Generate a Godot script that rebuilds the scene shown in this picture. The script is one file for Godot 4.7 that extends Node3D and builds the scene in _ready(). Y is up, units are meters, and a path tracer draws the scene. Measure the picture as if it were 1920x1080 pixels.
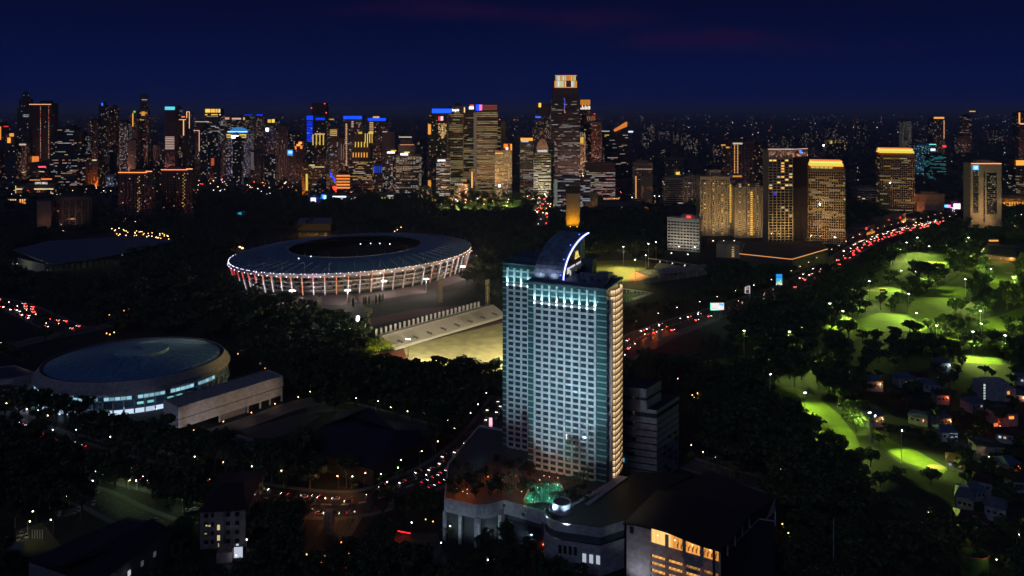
extends Node3D
# Night view over a city park: a hotel tower, a round arena, a stadium, a golf course and the skyline behind.

const CAM_HEIGHT := 220.0     # camera height above the ground, metres
const LENS := 1440.0          # focal length in pixels of the 1920 px wide photograph
const HORIZON := 203.0        # row of the horizon in the photograph

var M := {}
var taken := {}
var rng := RandomNumberGenerator.new()

class Geo:
	var v := PackedVector3Array()
	var c := PackedColorArray()
	var n := PackedVector3Array()
	var col := Color.WHITE
	func tri(a: Vector3, b: Vector3, d: Vector3) -> void:   # counterclockwise as seen from outside
		v.append(a); v.append(d); v.append(b)
		c.append(col); c.append(col); c.append(col)
	func quad(a: Vector3, b: Vector3, d: Vector3, e: Vector3) -> void:
		tri(a, b, d); tri(a, d, e)
	func nquad(a: Vector3, b: Vector3, d: Vector3, e: Vector3, na: Vector3, nb: Vector3, nd: Vector3, ne: Vector3) -> void:
		quad(a, b, d, e)
		n.append(na); n.append(nd); n.append(nb); n.append(na); n.append(ne); n.append(nd)
	func hexa(p: Array) -> void:   # p: four lower corners counterclockwise from above, then four upper ones
		quad(p[4], p[5], p[6], p[7])
		quad(p[3], p[2], p[1], p[0])
		for i in 4:
			var j := (i + 1) % 4
			quad(p[i], p[j], p[j + 4], p[i + 4])
	func box(o: Vector3, s: Vector3, yaw := 0.0) -> void:   # o: centre of the base
		var bx := Vector3(cos(yaw), 0, -sin(yaw)) * s.x * 0.5
		var bz := Vector3(sin(yaw), 0, cos(yaw)) * s.z * 0.5
		var up := Vector3(0, s.y, 0)
		var q := [o - bx + bz, o + bx + bz, o + bx - bz, o - bx - bz]
		hexa([q[0], q[1], q[2], q[3], q[0] + up, q[1] + up, q[2] + up, q[3] + up])
	func bar(a: Vector3, b: Vector3, w: float, h: float) -> void:   # square bar between two points
		var t := (b - a).normalized()
		var side := t.cross(Vector3.UP)
		if side.length() < 0.01:
			side = Vector3.RIGHT
		side = side.normalized() * w * 0.5
		var up := side.cross(t).normalized() * h * 0.5
		hexa([a - side - up, a + side - up, b + side - up, b - side - up, a - side + up, a + side + up, b + side + up, b - side + up])
	func tube(a: Vector3, b: Vector3, r0: float, r1: float, sides := 8, caps := true) -> void:
		var t := (b - a).normalized()
		var x := t.cross(Vector3(0.3, 0.1, 0.95) if absf(t.y) > 0.9 else Vector3.UP).normalized()
		var y := t.cross(x)
		for i in sides:
			var p := x * cos(TAU * i / sides) + y * sin(TAU * i / sides)
			var q := x * cos(TAU * (i + 1) / sides) + y * sin(TAU * (i + 1) / sides)
			quad(a + p * r0, a + q * r0, b + q * r1, b + p * r1)
			if caps:
				tri(b, b + p * r1, b + q * r1)
				tri(a, a + q * r0, a + p * r0)
	func prism(poly: PackedVector2Array, y0: float, y1: float) -> void:   # poly holds x and z
		var q := poly
		if Geometry2D.is_polygon_clockwise(q):
			q = q.duplicate()
			q.reverse()
		# q now turns from +x to +z, which is clockwise seen from above
		var idx := Geometry2D.triangulate_polygon(q)
		for i in range(0, idx.size(), 3):
			var a := q[idx[i]]
			var b := q[idx[i + 1]]
			var d := q[idx[i + 2]]
			if (b - a).cross(d - a) > 0.0:
				var s := b
				b = d
				d = s
			tri(Vector3(a.x, y1, a.y), Vector3(b.x, y1, b.y), Vector3(d.x, y1, d.y))
		for i in q.size():
			var a := q[i]
			var b := q[(i + 1) % q.size()]
			quad(Vector3(b.x, y0, b.y), Vector3(a.x, y0, a.y), Vector3(a.x, y1, a.y), Vector3(b.x, y1, b.y))
	func ring(center: Vector3, prof: Array, ax: Vector3, az: Vector3, sides := 48, smooth := true) -> void:
		# surface turned round the vertical axis: prof holds Vector2(offset outwards, height); ax, az are the half axes
		var dir := []
		var ux := ax.normalized()
		var uz := az.normalized()
		for i in sides + 1:
			var t := TAU * i / sides
			dir.append([ax * cos(t) + az * sin(t), (ux * cos(t) / ax.length() + uz * sin(t) / az.length()).normalized()])
		for k in prof.size() - 1:
			var p: Vector2 = prof[k]
			var q: Vector2 = prof[k + 1]
			var sl := (q - p).normalized()
			for i in sides:
				var a: Vector3 = center + dir[i][0] + dir[i][1] * p.x + Vector3(0, p.y, 0)
				var b: Vector3 = center + dir[i + 1][0] + dir[i + 1][1] * p.x + Vector3(0, p.y, 0)
				var d: Vector3 = center + dir[i + 1][0] + dir[i + 1][1] * q.x + Vector3(0, q.y, 0)
				var e: Vector3 = center + dir[i][0] + dir[i][1] * q.x + Vector3(0, q.y, 0)
				var na: Vector3 = (dir[i][1] * sl.y + Vector3(0, -sl.x, 0)).normalized()
				var nb: Vector3 = (dir[i + 1][1] * sl.y + Vector3(0, -sl.x, 0)).normalized()
				if ux.cross(uz).y > 0.0:   # turning counterclockwise from above
					if smooth: nquad(a, b, d, e, na, nb, nb, na)
					else: quad(a, b, d, e)
				else:
					if smooth: nquad(b, a, e, d, nb, na, na, nb)
					else: quad(b, a, e, d)
	func mesh(m: Material) -> ArrayMesh:
		return join([[self, m]])
	static func join(list: Array) -> ArrayMesh:
		var out := ArrayMesh.new()
		for p in list:
			var g: Geo = p[0]
			if g.v.is_empty():
				continue
			var a := []
			a.resize(Mesh.ARRAY_MAX)
			a[Mesh.ARRAY_VERTEX] = g.v
			a[Mesh.ARRAY_COLOR] = g.c
			if g.n.size() == g.v.size():
				a[Mesh.ARRAY_NORMAL] = g.n
			out.add_surface_from_arrays(Mesh.PRIMITIVE_TRIANGLES, a)
			out.surface_set_material(out.get_surface_count() - 1, p[1])
		return out

# ---------- places ----------
func gp(px: float, py: float, h := 0.0) -> Vector3:   # the point at height h that the photograph shows at that pixel
	var d := (CAM_HEIGHT - h) * LENS / (py - HORIZON)
	return Vector3((px - 960.0) / LENS * d, h, -d)

func at(px: float, py: float, d: float) -> Vector3:   # the point at distance d
	return Vector3((px - 960.0) / LENS * d, CAM_HEIGHT - (py - HORIZON) / LENS * d, -d)

func flat(pts: Array, h := 0.0) -> PackedVector2Array:   # pixels to an outline on the plane at height h
	var q := PackedVector2Array()
	for i in range(0, pts.size(), 2):
		var p := gp(pts[i], pts[i + 1], h)
		q.append(Vector2(p.x, p.z))
	return q

func v2(p: Vector3) -> Vector2:
	return Vector2(p.x, p.z)

# ---------- objects ----------
func numbered(called: String) -> String:
	if not taken.has(called):
		taken[called] = 0
		return called
	taken[called] += 1
	return "%s_%03d" % [called, taken[called]]

func tag(o: Node3D, label: String, category := "", group := "", kind := "") -> Node3D:
	if label: o.set_meta("label", label)
	if category: o.set_meta("category", category)
	if group: o.set_meta("group", group)
	if kind: o.set_meta("kind", kind)
	return o

func thing(called: String, label: String, category: String, where := Vector3.ZERO, yaw := 0.0, group := "") -> Node3D:
	var o := Node3D.new()
	o.name = numbered(called)
	add_child(o)
	o.position = where
	o.rotation.y = yaw
	return tag(o, label, category, group)

func part(parent: Node3D, called: String, m: Mesh, kind := "", label := "") -> MeshInstance3D:
	var o := MeshInstance3D.new()
	o.name = called
	o.mesh = m
	parent.add_child(o, true)
	tag(o, label, "", "", kind)
	return o

func single(called: String, m: Mesh, label: String, category: String, where := Vector3.ZERO, yaw := 0.0, group := "") -> MeshInstance3D:
	var o := MeshInstance3D.new()
	o.name = numbered(called)
	o.mesh = m
	add_child(o)
	o.position = where
	o.rotation.y = yaw
	tag(o, label, category, group)
	return o

func setting(called: String, m: Mesh, label := "", kind := "structure") -> MeshInstance3D:
	var o := MeshInstance3D.new()
	o.name = numbered(called)
	o.mesh = m
	add_child(o)
	tag(o, label, "", "", kind)
	return o

func copy_of(o: Node3D, where: Vector3, yaw: float, label := "", group := "") -> Node3D:
	var r: Node3D = o.duplicate()
	r.name = numbered(String(o.name).split("_0")[0])
	add_child(r)
	r.position = where
	r.rotation.y = yaw
	if label: r.set_meta("label", label)
	if group: r.set_meta("group", group)
	return r

func omni(parent: Node3D, where: Vector3, color: Color, energy: float, _size := 0.2, bulb := true) -> void:
	var size := 0.05
	if bulb:   # glowing box added to hide the light; many hang in mid-air
		var key := "bulb %s" % color
		if not M.has(key):
			var g := geo(color)
			g.box(Vector3(0, -0.2, 0), Vector3(0.4, 0.4, 0.4))
			M[key] = g.mesh(M.glow4)
		part(parent, "lamp", M[key]).position = where
	var l := OmniLight3D.new()
	l.name = "light"
	l.light_color = color
	l.light_energy = energy
	l.light_size = size
	l.omni_range = 400.0
	l.omni_attenuation = 2.0
	l.shadow_enabled = true
	parent.add_child(l, true)
	l.position = where

func spot(parent: Node3D, where: Vector3, to: Vector3, color: Color, energy: float, angle: float, soft := 0.6, _size := 0.5) -> void:
	var l := SpotLight3D.new()
	l.name = "light"
	l.light_color = color
	l.light_energy = energy
	l.light_size = 0.15
	l.spot_range = 600.0
	l.spot_attenuation = 2.0
	l.spot_angle = angle
	l.spot_angle_attenuation = soft
	l.shadow_enabled = true
	parent.add_child(l, true)
	var z := (where - to).normalized()
	var x := (Vector3.UP if absf(z.y) < 0.99 else Vector3.RIGHT).cross(z).normalized()
	l.transform = Transform3D(Basis(x, z.cross(x), z), where)

# ---------- materials ----------
func noise_tex(freq: float, lo: float, hi: float, sd: int, octaves := 4) -> NoiseTexture2D:
	var n := FastNoiseLite.new()
	n.seed = sd
	n.frequency = freq
	n.fractal_octaves = octaves
	var t := NoiseTexture2D.new()
	t.width = 512
	t.height = 512
	t.seamless = true
	t.noise = n
	var g := Gradient.new()
	g.set_color(0, Color(lo, lo, lo))
	g.set_color(1, Color(hi, hi, hi))
	t.color_ramp = g
	return t

func mat(called: String, rough: float, metal := 0.0, tex: Texture2D = null, scale := 0.05, spec := 0.5) -> StandardMaterial3D:
	var m := StandardMaterial3D.new()
	m.resource_name = called
	m.vertex_color_use_as_albedo = true
	m.roughness = rough
	m.metallic = metal
	m.metallic_specular = spec
	m.cull_mode = BaseMaterial3D.CULL_DISABLED
	if tex:
		m.albedo_texture = tex
		m.uv1_triplanar = true
		m.uv1_world_triplanar = true
		m.uv1_scale = Vector3(scale, scale, scale)
	M[called] = m
	return m

func glow(called: String, gain: float) -> void:
	var m := StandardMaterial3D.new()
	m.resource_name = called
	m.vertex_color_use_as_albedo = true
	m.shading_mode = BaseMaterial3D.SHADING_MODE_UNSHADED
	m.albedo_color = Color(gain, gain, gain).linear_to_srgb()
	M[called] = m

func make_materials() -> void:
	var grime := noise_tex(0.02, 0.68, 1.0, 3)
	mat("paint", 0.75, 0.0, grime, 0.03)
	mat("stone", 0.9, 0.0, noise_tex(0.05, 0.6, 1.0, 5), 0.08)
	mat("metal", 0.5, 0.1, grime, 0.02)
	mat("roofing", 0.55, 0.0, grime, 0.04)
	mat("glass", 0.08, 0.0, null, 1.0, 0.7)
	mat("asphalt", 0.7, 0.0, noise_tex(0.08, 0.6, 1.0, 8), 0.05)
	mat("turf", 0.9, 0.0, noise_tex(0.03, 0.55, 1.0, 9, 5), 0.02)
	mat("lawn", 0.9, 0.0, noise_tex(0.012, 0.78, 1.0, 14, 3), 0.011)
	mat("earth", 0.95, 0.0, noise_tex(0.02, 0.35, 1.0, 10, 5), 0.008)
	mat("sand", 0.95, 0.0, grime, 0.2)
	var leaf := mat("leaf", 0.6)
	leaf.backlight_enabled = true
	leaf.backlight = Color(0.3, 0.3, 0.1)
	mat("bark", 0.9)
	mat("car_paint", 0.25, 0.2)
	var w := mat("water", 0.05)
	w.vertex_color_use_as_albedo = false
	w.albedo_color = Color(0.1, 0.6, 0.5, 0.12)
	w.transparency = BaseMaterial3D.TRANSPARENCY_ALPHA
	for g in [1, 2, 4, 12, 40, 120]:
		glow("glow%d" % g, g)

func geo(color: Color) -> Geo:
	var g := Geo.new()
	g.col = color
	return g

func rr(a: float, b: float) -> float:
	return rng.randf_range(a, b)

func _ready() -> void:
	rng.seed = 20
	var cam := Camera3D.new()
	cam.name = "camera"
	cam.projection = Camera3D.PROJECTION_FRUSTUM
	cam.near = 1.0
	cam.far = 90000.0
	cam.size = 0.75
	cam.frustum_offset = Vector2(0, -(540.0 - HORIZON) / LENS)
	cam.position = Vector3(0, CAM_HEIGHT, 0)
	add_child(cam)
	cam.current = true
	var env := Environment.new()
	env.background_mode = Environment.BG_SKY
	env.sky = Sky.new()
	env.sky.sky_material = night_sky()
	env.background_energy_multiplier = 1.0
	env.tonemap_mode = Environment.TONE_MAPPER_LINEAR
	env.tonemap_exposure = 1.22
	env.sdfgi_enabled = true
	env.ssao_enabled = true
	env.ssil_enabled = true
	env.fog_enabled = true
	env.fog_density = 0.00005
	env.fog_light_color = Color(0.75, 0.8, 0.95)
	var we := WorldEnvironment.new()
	we.name = "world_environment"
	we.environment = env
	add_child(we)
	var base_light := DirectionalLight3D.new()   # unseen dim light behind the camera, a base level for every facade
	base_light.name = "unseen_base_light"
	base_light.light_color = Color(0.74, 0.80, 1.0)
	base_light.light_energy = 0.06
	base_light.light_angular_distance = 20.0
	base_light.shadow_enabled = true
	base_light.rotation_degrees = Vector3(-34, -28, 0)
	add_child(base_light)
	make_materials()
	build_ground()
	build_hotel()
	build_podium()
	build_office_block()
	build_arena()
	build_stadium()
	build_fields()
	build_low_buildings()
	build_skyline()
	build_city_fabric()
	build_roads_and_cars()
	build_lamps()
	build_golf()
	build_houses()
	build_signs()
	build_trees()

func night_sky() -> PanoramaSkyMaterial:
	var im := Image.create_empty(1024, 512, false, Image.FORMAT_RGBAF)
	var n := FastNoiseLite.new()
	n.seed = 21
	n.frequency = 1.6
	n.fractal_octaves = 5
	for y in 512:
		var e := 90.0 - (y + 0.5) / 512.0 * 180.0
		var base := Color(0.0016, 0.0048, 0.040)
		if e > 0.0:
			base = base.lerp(Color(0.0016, 0.0026, 0.021), smoothstep(1.0, 9.0, e)).lerp(Color(0.0022, 0.0030, 0.013), smoothstep(9.0, 60.0, e))
		else:
			base = Color(0.002, 0.003, 0.012)
		for x in 1024:
			var a := TAU * (x + 0.5) / 1024.0 + 0.2
			var c := base
			if e > 0.0:
				var d := Vector3(cos(a), e / 30.0 * 2.0, sin(a))
				var k := n.get_noise_3d(d.x * 1.2, d.y * 2.2, d.z * 1.2)
				var cl := smoothstep(0.12, 0.7, k) * smoothstep(2.5, 6.0, e) * (1.0 - smoothstep(25.0, 60.0, e))
				c = c.lerp(Color(0.0085, 0.0036, 0.026), cl)
			im.set_pixel(x, y, c)
	var m := PanoramaSkyMaterial.new()
	m.panorama = ImageTexture.create_from_image(im)
	return m

func sheet(called: String, poly: PackedVector2Array, y: float, color: Color, m: String, label := "") -> void:
	var g := geo(color)
	g.prism(poly, y - 0.01, y)
	setting(called, g.mesh(M[m]), label)

func build_ground() -> void:
	var g := geo(Color(0.022, 0.024, 0.018))
	var n := 45000.0
	g.quad(Vector3(-n, 0, n), Vector3(n, 0, n), Vector3(n, 0, -n), Vector3(-n, 0, -n))
	setting("ground", g.mesh(M.earth))

# ---------- the hotel ----------
const FLOOR := 3.28

func white_grid(parent: Node3D, x0: float, pitch: float, cols: int, y0: float, rows: int, z: float, budget: int, pane: Mesh) -> int:
	# mullions and spandrels as one relief in front of the glass, each window pane a part of its own
	var g := geo(Color(0.62, 0.66, 0.68))
	var mw := 1.15
	for i in cols + 1:
		g.box(Vector3(x0 + pitch * i, y0, z + 0.3), Vector3(mw, rows * FLOOR + 9.8, 0.7))
	for j in rows + 1:
		for i in cols:
			g.box(Vector3(x0 + pitch * (i + 0.5), y0 + FLOOR * j - 0.58, z + 0.26), Vector3(pitch - mw, 1.16, 0.5))
	part(parent, "facade_grid", g.mesh(M.paint), "stuff")
	var rest := geo(Color(0.02, 0.05, 0.055))
	for j in rows:
		for i in cols:
			var c := Vector3(x0 + pitch * (i + 0.5), y0 + FLOOR * j + 0.58, z + 0.1)
			if budget > 0:
				budget -= 1
				var o := part(parent, "window", pane)
				o.position = c
			else:
				rest.box(c, Vector3(pitch - mw, FLOOR - 1.16, 0.12))
	if not rest.v.is_empty():
		part(parent, "windows", rest.mesh(M.glass), "stuff")
	return budget

func build_hotel() -> void:
	var a := gp(990, 877, 20.0)
	var yaw := -atan2(18.5, 41.3)
	var t := thing("hotel_tower", "tall white gridded hotel tower with a blue curved crown and uplit fins", "hotel", a, yaw)
	var w := 45.3
	var h := 103.0
	var dark := Color(0.03, 0.085, 0.085)
	# bodies of curtain wall
	var b := geo(dark)
	b.box(Vector3(w / 2, 0, -15.0), Vector3(w, h, 30.0))
	part(t, "front_block", b.mesh(M.glass))
	b = geo(dark)
	b.box(Vector3(-0.65, 0, -31.0), Vector3(45.3, 108.5, 28.2))
	part(t, "rear_wing", b.mesh(M.glass))
	# thin floor lines across the glass corners
	var f := geo(Color(0.30, 0.42, 0.42))
	for j in 32:
		var y := 0.9 + FLOOR * j
		f.box(Vector3(2.05, y, 0.06), Vector3(4.1, 0.75, 0.14))
		f.box(Vector3(42.6, y, 0.06), Vector3(5.4, 0.75, 0.14))
		f.box(Vector3(w + 0.06, y, -2.2), Vector3(0.14, 0.5, 4.2))
		f.box(Vector3(w + 0.06, y, -27.0), Vector3(0.14, 0.5, 5.6))
		f.box(Vector3(-21.7, y + 1.4, -16.84), Vector3(3.0, 0.75, 0.14))
		f.box(Vector3(-0.06, y, -8.0), Vector3(0.14, 0.6, 15.8))
		f.box(Vector3(-23.36, y + 1.4, -30.0), Vector3(0.14, 0.6, 26.0))
	part(t, "floor_lines", f.mesh(M.paint), "stuff")
	var pane := geo(Color(0.022, 0.05, 0.055))
	pane.box(Vector3.ZERO, Vector3(3.21, FLOOR - 1.16, 0.12))
	var left := white_grid(t, 4.2, 4.36, 8, 0.8, 28, 0.0, 300, pane.mesh(M.glass))
	white_grid(t, -20.0, 4.36, 5, 1.6, 29, -16.9, left, pane.mesh(M.glass))
	# dark joints where two windows meet across a spandrel, and a few lit rooms
	var lit := Geo.new()
	for k in 26:
		var i := rng.randi() % 8
		var j := rng.randi() % 20 + 2
		lit.col = [Color(0.22, 0.30, 0.16), Color(0.3, 0.3, 0.28), Color(0.12, 0.2, 0.14), Color(0.5, 0.4, 0.25)][rng.randi() % 4] * rr(0.1, 0.4)
		lit.box(Vector3(4.2 + 4.36 * (i + 0.3 + 0.4 * rng.randf()), 0.8 + FLOOR * j + 0.75, 0.23), Vector3(rr(0.5, 1.4), rr(0.7, 1.6), 0.04))
	part(t, "lit_window", lit.mesh(M.glow1), "stuff")
	# crown floors: horizontal lines behind the fins
	f = geo(Color(0.32, 0.44, 0.45))
	for k in 3:
		f.box(Vector3(21.6, 92.9 + 3.3 * k, 0.05), Vector3(34.8, 1.0, 0.12))
		f.box(Vector3(-9.0, 97.8 + 3.3 * k, -16.85), Vector3(22.0, 1.0, 0.12))
	part(t, "crown_band", f.mesh(M.paint), "stuff")
	# uplights at the foot of each fin
	for i in 9:
		var o := geo(Color(0.85, 1.0, 1.0))
		o.box(Vector3.ZERO, Vector3(0.7, 0.7, 0.5))
		var u := part(t, "uplight", o.mesh(M.glow4))
		u.position = Vector3(4.2 + 4.36 * i, 92.2, 0.95)
		spot(t, Vector3(4.2 + 4.36 * i, 92.6, 1.7), Vector3(4.2 + 4.36 * i, 99.0, 0.6), Color(0.72, 0.97, 1.0), 130.0, 34.0, 0.9, 0.25)
	for i in 5:
		var o := geo(Color(0.85, 1.0, 1.0))
		o.box(Vector3.ZERO, Vector3(0.7, 0.7, 0.5))
		var u := part(t, "uplight", o.mesh(M.glow4))
		u.position = Vector3(-20.0 + 4.36 * i, 96.4, -15.95)
		if i < 4:
			spot(t, Vector3(-20.0 + 4.36 * i, 96.8, -15.2), Vector3(-20.0 + 4.36 * i, 103.0, -16.3), Color(0.72, 0.97, 1.0), 130.0, 34.0, 0.9, 0.25)
	# roofs and overhanging eaves
	var r := geo(Color(0.10, 0.15, 0.20))
	r.box(Vector3(w / 2, h, -14.2), Vector3(w + 1.6, 1.1, 31.4))
	r.box(Vector3(w / 2, h + 1.1, -15.2), Vector3(w - 4.0, 1.2, 26.0))
	part(t, "front_roof", r.mesh(M.roofing))
	r = geo(Color(0.10, 0.15, 0.20))
	r.box(Vector3(-0.65, 108.5, -30.6), Vector3(46.6, 1.0, 29.6))
	r.box(Vector3(-4.0, 109.5, -33.0), Vector3(34.0, 2.4, 20.0))
	part(t, "rear_roof", r.mesh(M.roofing))
	r = geo(Color(0.15, 0.19, 0.23))
	for k in 9:
		r.box(Vector3(23.0 + k * 2.3 + rng.randf(), h + 2.3, -5.0 - rng.randf() * 14.0), Vector3(1.6, 1.2 + rng.randf(), 2.4))
	r.box(Vector3(38.5, h + 2.3, -18.0), Vector3(7.0, 3.0, 9.0))
	part(t, "roof_plant", r.mesh(M.paint), "stuff")
	build_hotel_stair(t, w, h)
	build_hotel_crown(t, h)
	# unseen floodlights on the terrace, placed to wash the white face
	for k in 4:
		var px := [6.0, 18.0, 30.0, 41.0][k] as float
		for lift in [30.0, 62.0, 92.0]:
			spot(t, Vector3(px, 1.5, 44.0 + 4.0 * k), Vector3(px, lift, 0.0), Color(0.80, 0.93, 1.0), (205.0 + lift * 14.0) * 1.7, 27.0, 1.0, 0.6)
		var o := geo(Color(0.1, 0.1, 0.11))
		o.box(Vector3.ZERO, Vector3(1.4, 1.0, 0.8))
		o.box(Vector3(0, -0.9, 0), Vector3(0.2, 0.9, 0.2))
		var fl := part(t, "floodlight", o.mesh(M.paint))
		fl.position = Vector3(px, 0.9, 44.6 + 4.0 * k)
		var e := geo(Color(0.9, 1.0, 1.0))
		e.box(Vector3.ZERO, Vector3(1.1, 0.7, 0.1))
		var lens := part(fl, "lens", e.mesh(M.glow4))
		lens.position = Vector3(0, 0.15, -0.48)
	for lift in [40.0, 85.0]:
		spot(t, Vector3(-22.0, 2.0, 26.0), Vector3(-13.0, lift, -17.0), Color(0.74, 0.93, 1.0), (160.0 + lift * 11.0) * 1.7, 27.0, 1.0, 0.6)

func build_hotel_stair(t: Node3D, w: float, h: float) -> void:
	# the lit glass bay on the right flank
	var s := geo(Color(0.50, 0.40, 0.37))
	s.box(Vector3(w + 0.9, 0, -4.9), Vector3(1.8, h - 6.0, 1.2))
	part(t, "bay_pier", s.mesh(M.paint))
	s = geo(Color(0.05, 0.07, 0.07))
	s.box(Vector3(w + 1.0, 0, -24.6), Vector3(2.0, h - 3.0, 1.0))
	part(t, "bay_jamb", s.mesh(M.paint))
	var face := [Vector2(0.4, -5.6), Vector2(2.6, -8.0), Vector2(3.1, -14.8), Vector2(2.6, -21.6), Vector2(0.4, -24.0)]
	var cell := Geo.new()
	for i in 4:
		var p: Vector2 = face[i]
		var q: Vector2 = face[i + 1]
		for b in 3:
			cell.col = [Color(0.42, 0.25, 0.11), Color(0.72, 0.48, 0.24), Color(0.98, 0.72, 0.42)][b]
			var y0 := 0.45 + 0.92 * b
			cell.quad(Vector3(p.x, y0, p.y), Vector3(q.x, y0, q.y), Vector3(q.x, y0 + 0.92, q.y), Vector3(p.x, y0 + 0.92, p.y))
	var cm := cell.mesh(M.glow1)
	var slab := geo(Color(0.20, 0.13, 0.09))
	for j in 31:
		var o := part(t, "lit_window", cm)
		o.position = Vector3(w, FLOOR * j, 0)
		for i in 4:
			var p: Vector2 = face[i]
			var q: Vector2 = face[i + 1]
			slab.bar(Vector3(w + p.x + 0.25, FLOOR * j + 0.2, p.y), Vector3(w + q.x + 0.25, FLOOR * j + 0.2, q.y), 0.5, 0.5)
			slab.bar(Vector3(w + p.x + 0.2, FLOOR * j + 1.35, p.y), Vector3(w + q.x + 0.2, FLOOR * j + 1.35, q.y), 0.1, 0.12)
	for i in 5:
		var p: Vector2 = face[i]
		slab.box(Vector3(w + p.x + 0.12, 0, p.y), Vector3(0.3, 31 * FLOOR, 0.3))
	for i in 4:
		var m: Vector2 = (face[i] + face[i + 1]) * 0.5
		slab.box(Vector3(w + m.x + 0.12, 0, m.y), Vector3(0.16, 31 * FLOOR, 0.16))
	part(t, "bay_frame", slab.mesh(M.paint))

func build_hotel_crown(t: Node3D, h: float) -> void:
	var x0 := 1.5
	var x1 := 19.2
	var zf := -4.6
	var deep := 44.0
	var rise := 20.6
	var base := h + 1.1
	var prof := []
	for i in 17:
		var a := PI / 2 * i / 16.0
		prof.append(Vector2(zf - deep * (1.0 - cos(a)), base + rise * sin(a)))
	# shell under the panels
	var g := geo(Color(0.05, 0.07, 0.10))
	for i in 16:
		var p: Vector2 = prof[i]
		var q: Vector2 = prof[i + 1]
		g.quad(Vector3(x0, p.y, p.x), Vector3(x1, p.y, p.x), Vector3(x1, q.y, q.x), Vector3(x0, q.y, q.x))
	part(t, "crown_shell", g.mesh(M.metal))
	# metal panels, each proud of the shell
	var nx := 5
	for i in 16:
		var p: Vector2 = prof[i]
		var q: Vector2 = prof[i + 1]
		var nrm := Vector3(0, -(q.x - p.x), q.y - p.y).normalized()
		for k in nx:
			var xa := x0 + (x1 - x0 - 0.9) * k / nx + 0.08
			var xb := x0 + (x1 - x0 - 0.9) * (k + 1) / nx - 0.08
			var e := (q - p) * 0.04
			var s := Geo.new()
			var tone := rr(0.78, 1.08)
			s.col = Color(0.30, 0.42, 0.54) * tone
			var off := nrm * rr(0.22, 0.32)
			var c := [Vector3(xa, p.y + e.y, p.x + e.x), Vector3(xb, p.y + e.y, p.x + e.x), Vector3(xb, q.y - e.y, q.x - e.x), Vector3(xa, q.y - e.y, q.x - e.x)]
			s.hexa([c[0], c[1], c[2], c[3], c[0] + off, c[1] + off, c[2] + off, c[3] + off])
			part(t, "panel", s.mesh(M.metal))
	# side wall with the sign; the shell sails out beyond it
	var side := geo(Color(0.045, 0.045, 0.07))
	var back := zf - 37.0
	for i in 16:
		var p: Vector2 = prof[i]
		var q: Vector2 = prof[i + 1]
		if p.x < back: break
		var qx := maxf(q.x, back)
		for x in [x1 - 0.6, x0 + 0.6]:
			side.quad(Vector3(x, base, p.x), Vector3(x, base, qx), Vector3(x, q.y, qx), Vector3(x, p.y, p.x))
	part(t, "crown_side", side.mesh(M.paint))
	side = geo(Color(0.34, 0.43, 0.43))
	side.box(Vector3(x1 - 0.35, base, back + 3.4), Vector3(0.7, 19.0, 6.6))
	side.box(Vector3((x0 + x1) / 2, base, back), Vector3(x1 - x0 - 0.8, 19.2, 0.5))
	part(t, "back_wall", side.mesh(M.paint))
	side = geo(Color(0.02, 0.05, 0.05))
	side.box(Vector3(x1 + 4.4, base - 1.0, back + 6.0), Vector3(7.0, 8.6, 8.0))
	part(t, "lift_head", side.mesh(M.paint))
	var mast := geo(Color(0.2, 0.2, 0.22))
	mast.tube(Vector3(6.0, base + rise, zf - deep + 4), Vector3(6.0, base + rise + 9, zf - deep + 4), 0.25, 0.08, 6)
	part(t, "mast", mast.mesh(M.paint))
	# neon along the edge of the curve
	var neon := geo(Color(0.28, 0.34, 1.0))
	for i in 16:
		var p: Vector2 = prof[i]
		var q: Vector2 = prof[i + 1]
		neon.bar(Vector3(x1 + 0.1, p.y + 0.1, p.x + 0.15), Vector3(x1 + 0.1, q.y + 0.1, q.x + 0.15), 0.6, 0.6)
	part(t, "neon_light", neon.mesh(M.glow4))
	for i in [1, 5, 9, 13]:
		omni(t, Vector3(x1 - 0.8, prof[i].y + 2.2, prof[i].x + 2.2), Color(0.10, 0.16, 1.0), 3.0, 1.0)
	for k in 2:
		spot(t, Vector3(5.0 + 9.0 * k, base + 1.2, zf + 4.2), Vector3(6.0 + 7.0 * k, base + 11.0, zf - 4.0), Color(0.92, 0.90, 1.0), 60.0, 55.0, 1.0, 0.4)
	spot(t, Vector3(x1 + 12.0, base + 1.5, zf - 22.0), Vector3(x1, base + 9.0, zf - 26.0), Color(0.75, 0.7, 1.0), 5.0, 50.0, 1.0, 0.4)
	# sign: two peaks, the name and the place
	var gold := geo(Color(0.80, 0.62, 0.16))
	var ox := x1 + 0.1
	for k in 2:
		var cz := zf - 21.5 - 2.4 * k
		gold.bar(Vector3(ox, base + 9.4, cz + 2.2), Vector3(ox, base + 13.3, cz + 0.4), 0.3, 0.7)
		gold.bar(Vector3(ox, base + 13.3, cz + 0.4), Vector3(ox, base + 9.8, cz - 1.2), 0.3, 0.7)
		gold.bar(Vector3(ox, base + 9.4, cz + 2.2), Vector3(ox, base + 9.5, cz + 0.6), 0.3, 0.6)
	gold.bar(Vector3(ox, base + 9.5, zf - 25.0), Vector3(ox, base + 9.6, zf - 27.0), 0.3, 0.6)
	part(t, "emblem", gold.mesh(M.glow1))
	lettering(t, "sign_letters", "HOTEL MULIA", Vector3(x1 + 0.0, base + 4.6, zf - 21.0), 3.4, 30.0, Color(0.62, 0.60, 0.58), "glow1")
	lettering(t, "sign_letters", "SENAYAN - JAKARTA", Vector3(x1 + 0.0, base + 2.2, zf - 21.0), 1.5, 21.0, Color(0.5, 0.48, 0.46), "glow1")

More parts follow.
